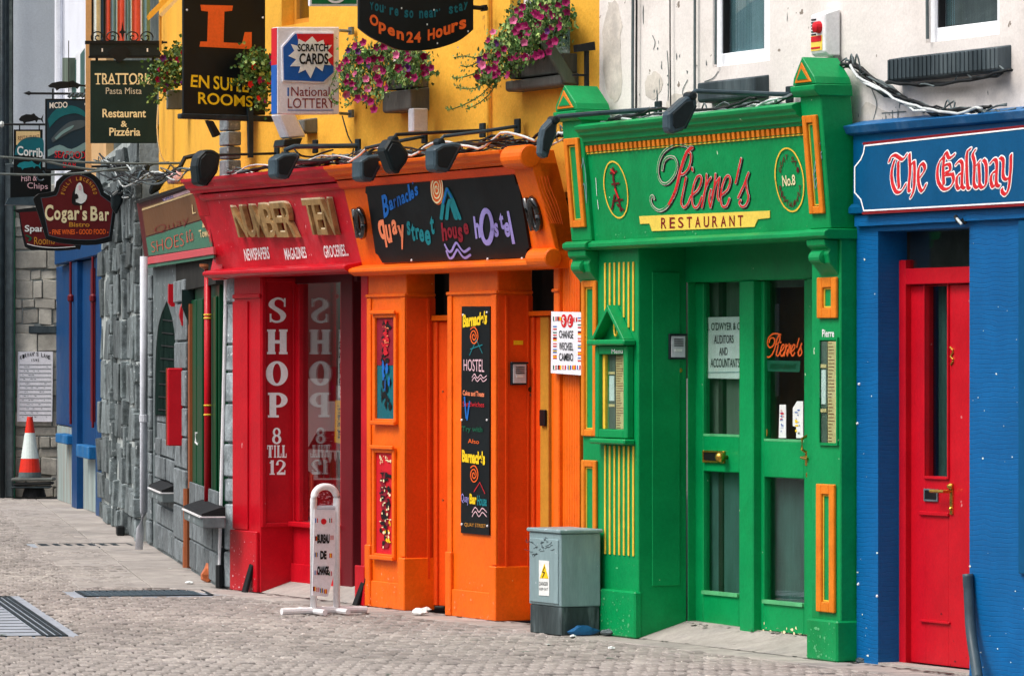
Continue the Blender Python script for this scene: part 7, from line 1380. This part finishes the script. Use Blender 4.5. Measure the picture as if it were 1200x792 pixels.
plant(H4, [(182, 72), (198, 60), (214, 52), (216, 82), (212, 100), (198, 106), (184, 108), (176, 98)], (-.1, .05), 620, 13, ['petal_magenta', 'petal_magenta', 'petal_purple'], 'magenta flowers trailing between the trattoria sign and the black sign', [[(180, 90), (168, 98), (164, 92)], [(186, 104), (178, 114), (174, 118)], [(196, 104), (190, 116), (184, 120)]], MB().box(H4.U(196, .08), H4.U(214, .08), .06, .2, H4.Z(205, 128, .1), H4.Z(205, 106, .1)), 9)
# ============================================================ street furniture and litter
yc = Yat(A, 0, 0); cz = .62
h = ground_pt(657, 745); c = toframe(A, *h); yf = c[1]; u1 = c[0]; u0 = A.U(620, yf); y1 = Yat(A, u1, 704)
t = thing(A, 'utility_cabinet', 'grey-green metal utility cabinet with yellow warning label', 'utility cabinet', (u0+u1)/2, yf, 0); zt = Z(657, 622, yf); zs_ = Z(657, 711, yf)
part(t, 'body', 'cabinet_paint', MB().box(u0, u1, yf, y1, zs_, zt-.016), bev=.006); part(t, 'lid', 'cabinet_paint', MB().box(u0-.012, u1+.012, yf-.012, y1+.012, zt-.015, zt+.008), bev=.006); part(t, 'base', 'cabinet_base', MB().box(u0+.004, u1-.004, yf+.004, y1-.004, 0, zs_-.001), bev=.006)
part(t, 'door', 'cabinet_paint', MB().box(u0+.02, u1-.02, yf-.008, yf-.0005, zs_+.015, zt-.05), bev=.005); CPl = Pl(A, yf-.009)
lbp = part(t, 'warning_label', 'paper_white', MB().ppoly(CPl, [(631.5, 656), (643.5, 657), (643.5, 698), (631.5, 697)], .002, .0015)); 
m_ = MB().ppoly(CPl, [(637.8, 660), (642.6, 677.5), (632.6, 677)], .0035, .001); part(lbp, 'warning_triangle', 'letter_yellow', m_); nibpart(lbp, 'bolt_mark', 'ink_black', CPl, [[(639, 664), (636.5, 670), (639, 670.5), (636.5, 676)]], .006, .006, d=.0045, sm=0); part(lbp, 'lettering', 'ink_black', MB().text('DANGER', CPl, [(632.6, 681), (642.6, 681.5), (642.6, 686), (632.6, 685.5)], d=.004)); part(lbp, 'lettering', 'ink_black', MB().text('KEEP OUT', CPl, [(632.6, 688), (642.6, 688.5), (642.6, 691.5), (632.6, 691)], d=.004))
m_ = MB(); r = random.Random(12); P2_ = []
for k in range(14):
    a = CPl.hit(624+r.uniform(0, 26), 630+r.uniform(0, 20)); pts = [(a[0], a[1]-.0005, a[2])]
    for j in range(5): pts.append((pts[-1][0]+r.uniform(-.05, .05), a[1]-.0005, pts[-1][2]+r.uniform(-.014, .014)))
    m_.tube(pts, .0012, 3)
part(t, 'scratches', 'slate', m_, kind='stuff')
bgp = A.hit(680, 735, (yf+y1)/2); 
def crumple(name, mt, c, s, label, cat, seed, sq=(1, 1, .5), fr=A):
    r = random.Random(seed); bm = bmesh.new(); bmesh.ops.create_icosphere(bm, subdivisions=2, radius=1)
    v = [(c[0]+p.co.x*s*sq[0]*r.uniform(.65, 1.2), c[1]+p.co.y*s*sq[1]*r.uniform(.65, 1.2), max(.003, c[2]+s*sq[2]*.7+p.co.z*s*sq[2]*r.uniform(.6, 1.2))) for p in bm.verts]; f = [tuple(q.index for q in p.verts) for p in bm.faces]; bm.free()
    return tag(solo(fr, name, mt, MB().add(v, f)), label, cat)
crumple('crumpled_bag', 'bag_blue', (u1+.03, (yf+y1)/2, 0), .042, 'crumpled blue plastic bag against the foot of the utility cabinet', 'litter', 1, (.5, 2.4, .9))
crumple('crumpled_bag', 'paper_white', (u1+.12, yf+.02, 0), .02, 'tiny scrap of white plastic on the ground right of the utility cabinet', 'litter', 2)
crumple('dark_rubble', 'cabinet_base', (u1+.1, y1+.02, 0), .05, 'dark rubbish between the cabinet and the green pier', 'litter', 3, (1, 1.4, .6))
g = toframe(B, *ground_pt(246, 682)); crumple('crumpled_wrapper', 'wrapper_orange', (g[0], g[1], 0), .075, 'crumpled orange paper bag by the foot of the thin white pipe', 'litter', 4, (.9, .9, 1.1), B)
for i, (x, y, s, mt, lab) in enumerate(((492, 720, .05, 'paper_white', 'flattened white carton at the foot of the hostel recess'), (499, 716, .035, 'stripe_white', 'smaller white carton leaning on the flattened one'), (716, 760, .02, 'paper_white', 'white scrap of paper on the paving before the green pier'), (222, 684, .03, 'paper_white', 'white scrap on the slabs near the stone shop'), (1012, 776, .04, 'slate', 'grey stone lying at the foot of the blue pier'), (832, 741, .025, 'paper_white', 'white scrap beside the green doorway threshold'))):
    g = toframe(A, *ground_pt(x, y)); crumple('litter', mt, (g[0], g[1], 0), s, lab, 'litter', 20+i, (1.3, 1, .5))
# pavement sign: white tube loop with a hanging panel
fx0, fx1 = 366, 394; g = ground_pt(380, 720); Hs = Frame(g, A.ang+pi/2+.06); P = Pl(Hs, 0); t = thing(Hs, 'pavement_sign', 'white tubular pavement sign advertising currency exchange', 'pavement sign', 0, 0, 0)
zz = lambda y: Hs.Z(380, y, 0); a, b = Hs.U(367.5), Hs.U(394.5); rt = .022; zt = zz(570); R_ = .075
pts = [(a, 0, .03), (a, 0, zt-R_)]+[(a+R_-R_*cos(k*pi/12), 0, zt-R_+R_*sin(k*pi/12)) for k in range(1, 7)]+[(b-R_+R_*sin(k*pi/12), 0, zt-R_+R_*cos(k*pi/12)) for k in range(0, 7)]+[(b, 0, .03)]
part(t, 'tube_frame', 'white_paint', MB().tube(pts, rt, 10), smooth_=True); part(t, 'top_bar', 'pipe_white', MB().tube([(a, 0, zz(595)), (b, 0, zz(595))], .016, 8))
pn = part(t, 'panel', 'panel_white', MB().ppoly(P, [(368.5, 597), (393, 597), (393, 655), (390, 678), (384, 699), (366, 697)], .026, .008)); PQ = Pl(Hs, -.0265)
nibpart(pn, 'roundel', 'sign_red', PQ, [[(379, 610.5), (379, 611)]], .04, .035, sm=0); 
for q, wd in (((371.5, 386, 625.5, 636.5), 'BUREAU'), ((375, 382.5, 645, 655), 'DE'), ((371.5, 385, 663, 673.5), 'CHANGE')): T(pn, wd, 'ink_black', PQ, *q, bold=.06, d=.003)
for i, (x, y) in enumerate(((369.5, 607), (386, 607), (369.3, 628), (387.5, 627), (369, 647), (386, 648), (368.8, 668), (385.5, 669), (366.8, 687), (371, 688), (375.4, 689), (380, 690))):
    c1_, c2_, c3_ = FL[i % 6]
    for j, cc in enumerate((c1_, c2_, c3_)): part(pn, 'flag', cc, MB().ppoly(PQ, rectp(x+j*1.1, x+j*1.1+1.0, y, y+5.2), .002, .0015))
a2, b2 = Hs.U(330), Hs.U(429); part(t, 'foot_bar', 'white_paint', MB().tube([(a2, 0, .028), (a, 0, .03), (b, 0, .03), (b2, 0, .026)], .022, 10), smooth_=False); part(t, 'foot_bar', 'white_paint', MB().tube([(a, -.16, .024), (a, .2, .024)], .018, 8)); part(t, 'foot_bar', 'white_paint', MB().tube([(b, -.16, .024), (b, .2, .024)], .018, 8))
# ============================================================ the far side of the street (behind the camera's left shoulder, closes the street's sky)
op = thing(A, 'opposite_terrace', 'plain grey terrace on the unseen side of the street', 'building', 0, -24, 0)
part(op, 'wall', 'mortar', MB().box(-40, 22, -28, -24, 0, 6.5)); part(op, 'roof', 'slate', MB().prof([(-28.2, 6.5), (-26, 8), (-23.8, 6.5)], -40, 22))
for k in range(16):
    for z in (1.0, 4.3): f = part(op, 'window', 'frame_white', MB().box(-38+k*3.7, -36.8+k*3.7, -23.999, -23.95, z, z+1.5)); part(f, 'pane', 'sky_glass', MB().box(-37.9+k*3.7, -36.9+k*3.7, -23.949, -23.94, z+.1, z+1.4))
# ============================================================ wear: paint chips, grit and gum
def flakes(par, fn, n, mt, seed, s0=.003, s1=.012, name='paint_chips'):
    r = random.Random(seed); m_ = MB()
    for i in range(n):
        c, (e1, e2) = fn(r); s = s0+(s1-s0)*r.random()**3; k = r.uniform(.5, 2.0)
        m_.add([tuple(c[j]+e1[j]*s*k*cos(t*1.05)*r.uniform(.5, 1.2)+e2[j]*s*sin(t*1.05)*r.uniform(.5, 1.2) for j in range(3)) for t in range(6)], [tuple(range(6))])
    return part(par, name, mt, m_, kind='stuff')
def onwall(u0, u1, y, z0, z1, p=2.0): return lambda r: ((r.uniform(u0, u1), y-r.uniform(0, .0008), z0+(z1-z0)*r.random()**p), ((1, 0, 0), (0, 0, 1)))
flakes(grn, onwall(U(706, YG), gL1, YG-.031, .012, .26), 70, 'pale_green_edge', 1); flakes(grn, onwall(gR0, gR1, YG-.031, .012, .21), 50, 'pale_green_edge', 2); flakes(grn, onwall(U(884, YD), U(950, YD), YD+.0185, .086, .13, 3), 30, 'letter_cream', 3); flakes(grn, onwall(gL0, gL1, YG-.001, .27, 2.1, 1), 50, 'pale_green_edge', 4, .002, .007); flakes(grn, onwall(uA, uB, YB-.003, 2.30, 2.33, 1), 50, 'pale_green_edge', 14, .002, .008)
flakes(org, onwall(a0, a1, YP-.025, .01, .3), 60, 'letter_salmon', 5, .002, .009); flakes(org, onwall(b0, b1, YP-.025, .01, .3), 70, 'letter_salmon', 6, .002, .009); flakes(org, onwall(b0, b1, YP-.0015, .3, 2.0, 1), 30, 'deep_orange_paint', 7, .002, .008)
flakes(red, onwall(uP0, U(300, -.05), -.0565, .01, .4), 60, 'light_pink', 8, .002, .009); flakes(blu, onwall(v0, v1, -.0015, .02, 2.2, 1.3), 14, 'stripe_white', 9, .002, .008); flakes(blu, onwall(v2, U(1210), -.0015, .02, 2.2, 1.3), 26, 'stripe_white', 10, .002, .008); flakes(blu, onwall(U(1067), v2, yd-.001, .02, .5, 2), 40, 'maroon_paint', 11, .002, .008)
def onfloor(px0, px1, py0, py1):
    def f(r):
        X, Y = ground_pt(r.uniform(px0, px1), r.uniform(py0, py1)); u, y = toframe(G, X, Y); return (u, y, .0055+r.uniform(0, .0008)), ((1, 0, 0), (0, 1, 0))
    return f
flakes(pave, onfloor(-20, 1000, 650, 792), 130, 'curtain_grey', 20, .008, .03, 'gum_spots'); flakes(pave, onfloor(60, 700, 605, 760), 60, 'stripe_white', 21, .006, .018, 'paper_scraps')
def footgrit(r): return (r.uniform(U(250), U(1230)), -abs(r.gauss(0, .03))-.035, .0045+r.uniform(0, .001)), ((1, 0, 0), (0, 1, 0))
m_o = thing(A, 'dirt_line', 'loose dirt and grit gathered along the foot of the shop fronts', 'dirt', U(700), -.05, 0); flakes(m_o, footgrit, 700, 'cable_black', 22, .004, .03, 'grit'); flakes(m_o, lambda r: ((r.uniform(gL1+.03, gR0-.02), YD-.005-abs(r.gauss(0, .04)), .085+.004), ((1, 0, 0), (0, 1, 0))), 90, 'sett_joint', 23, .004, .02, 'grit')
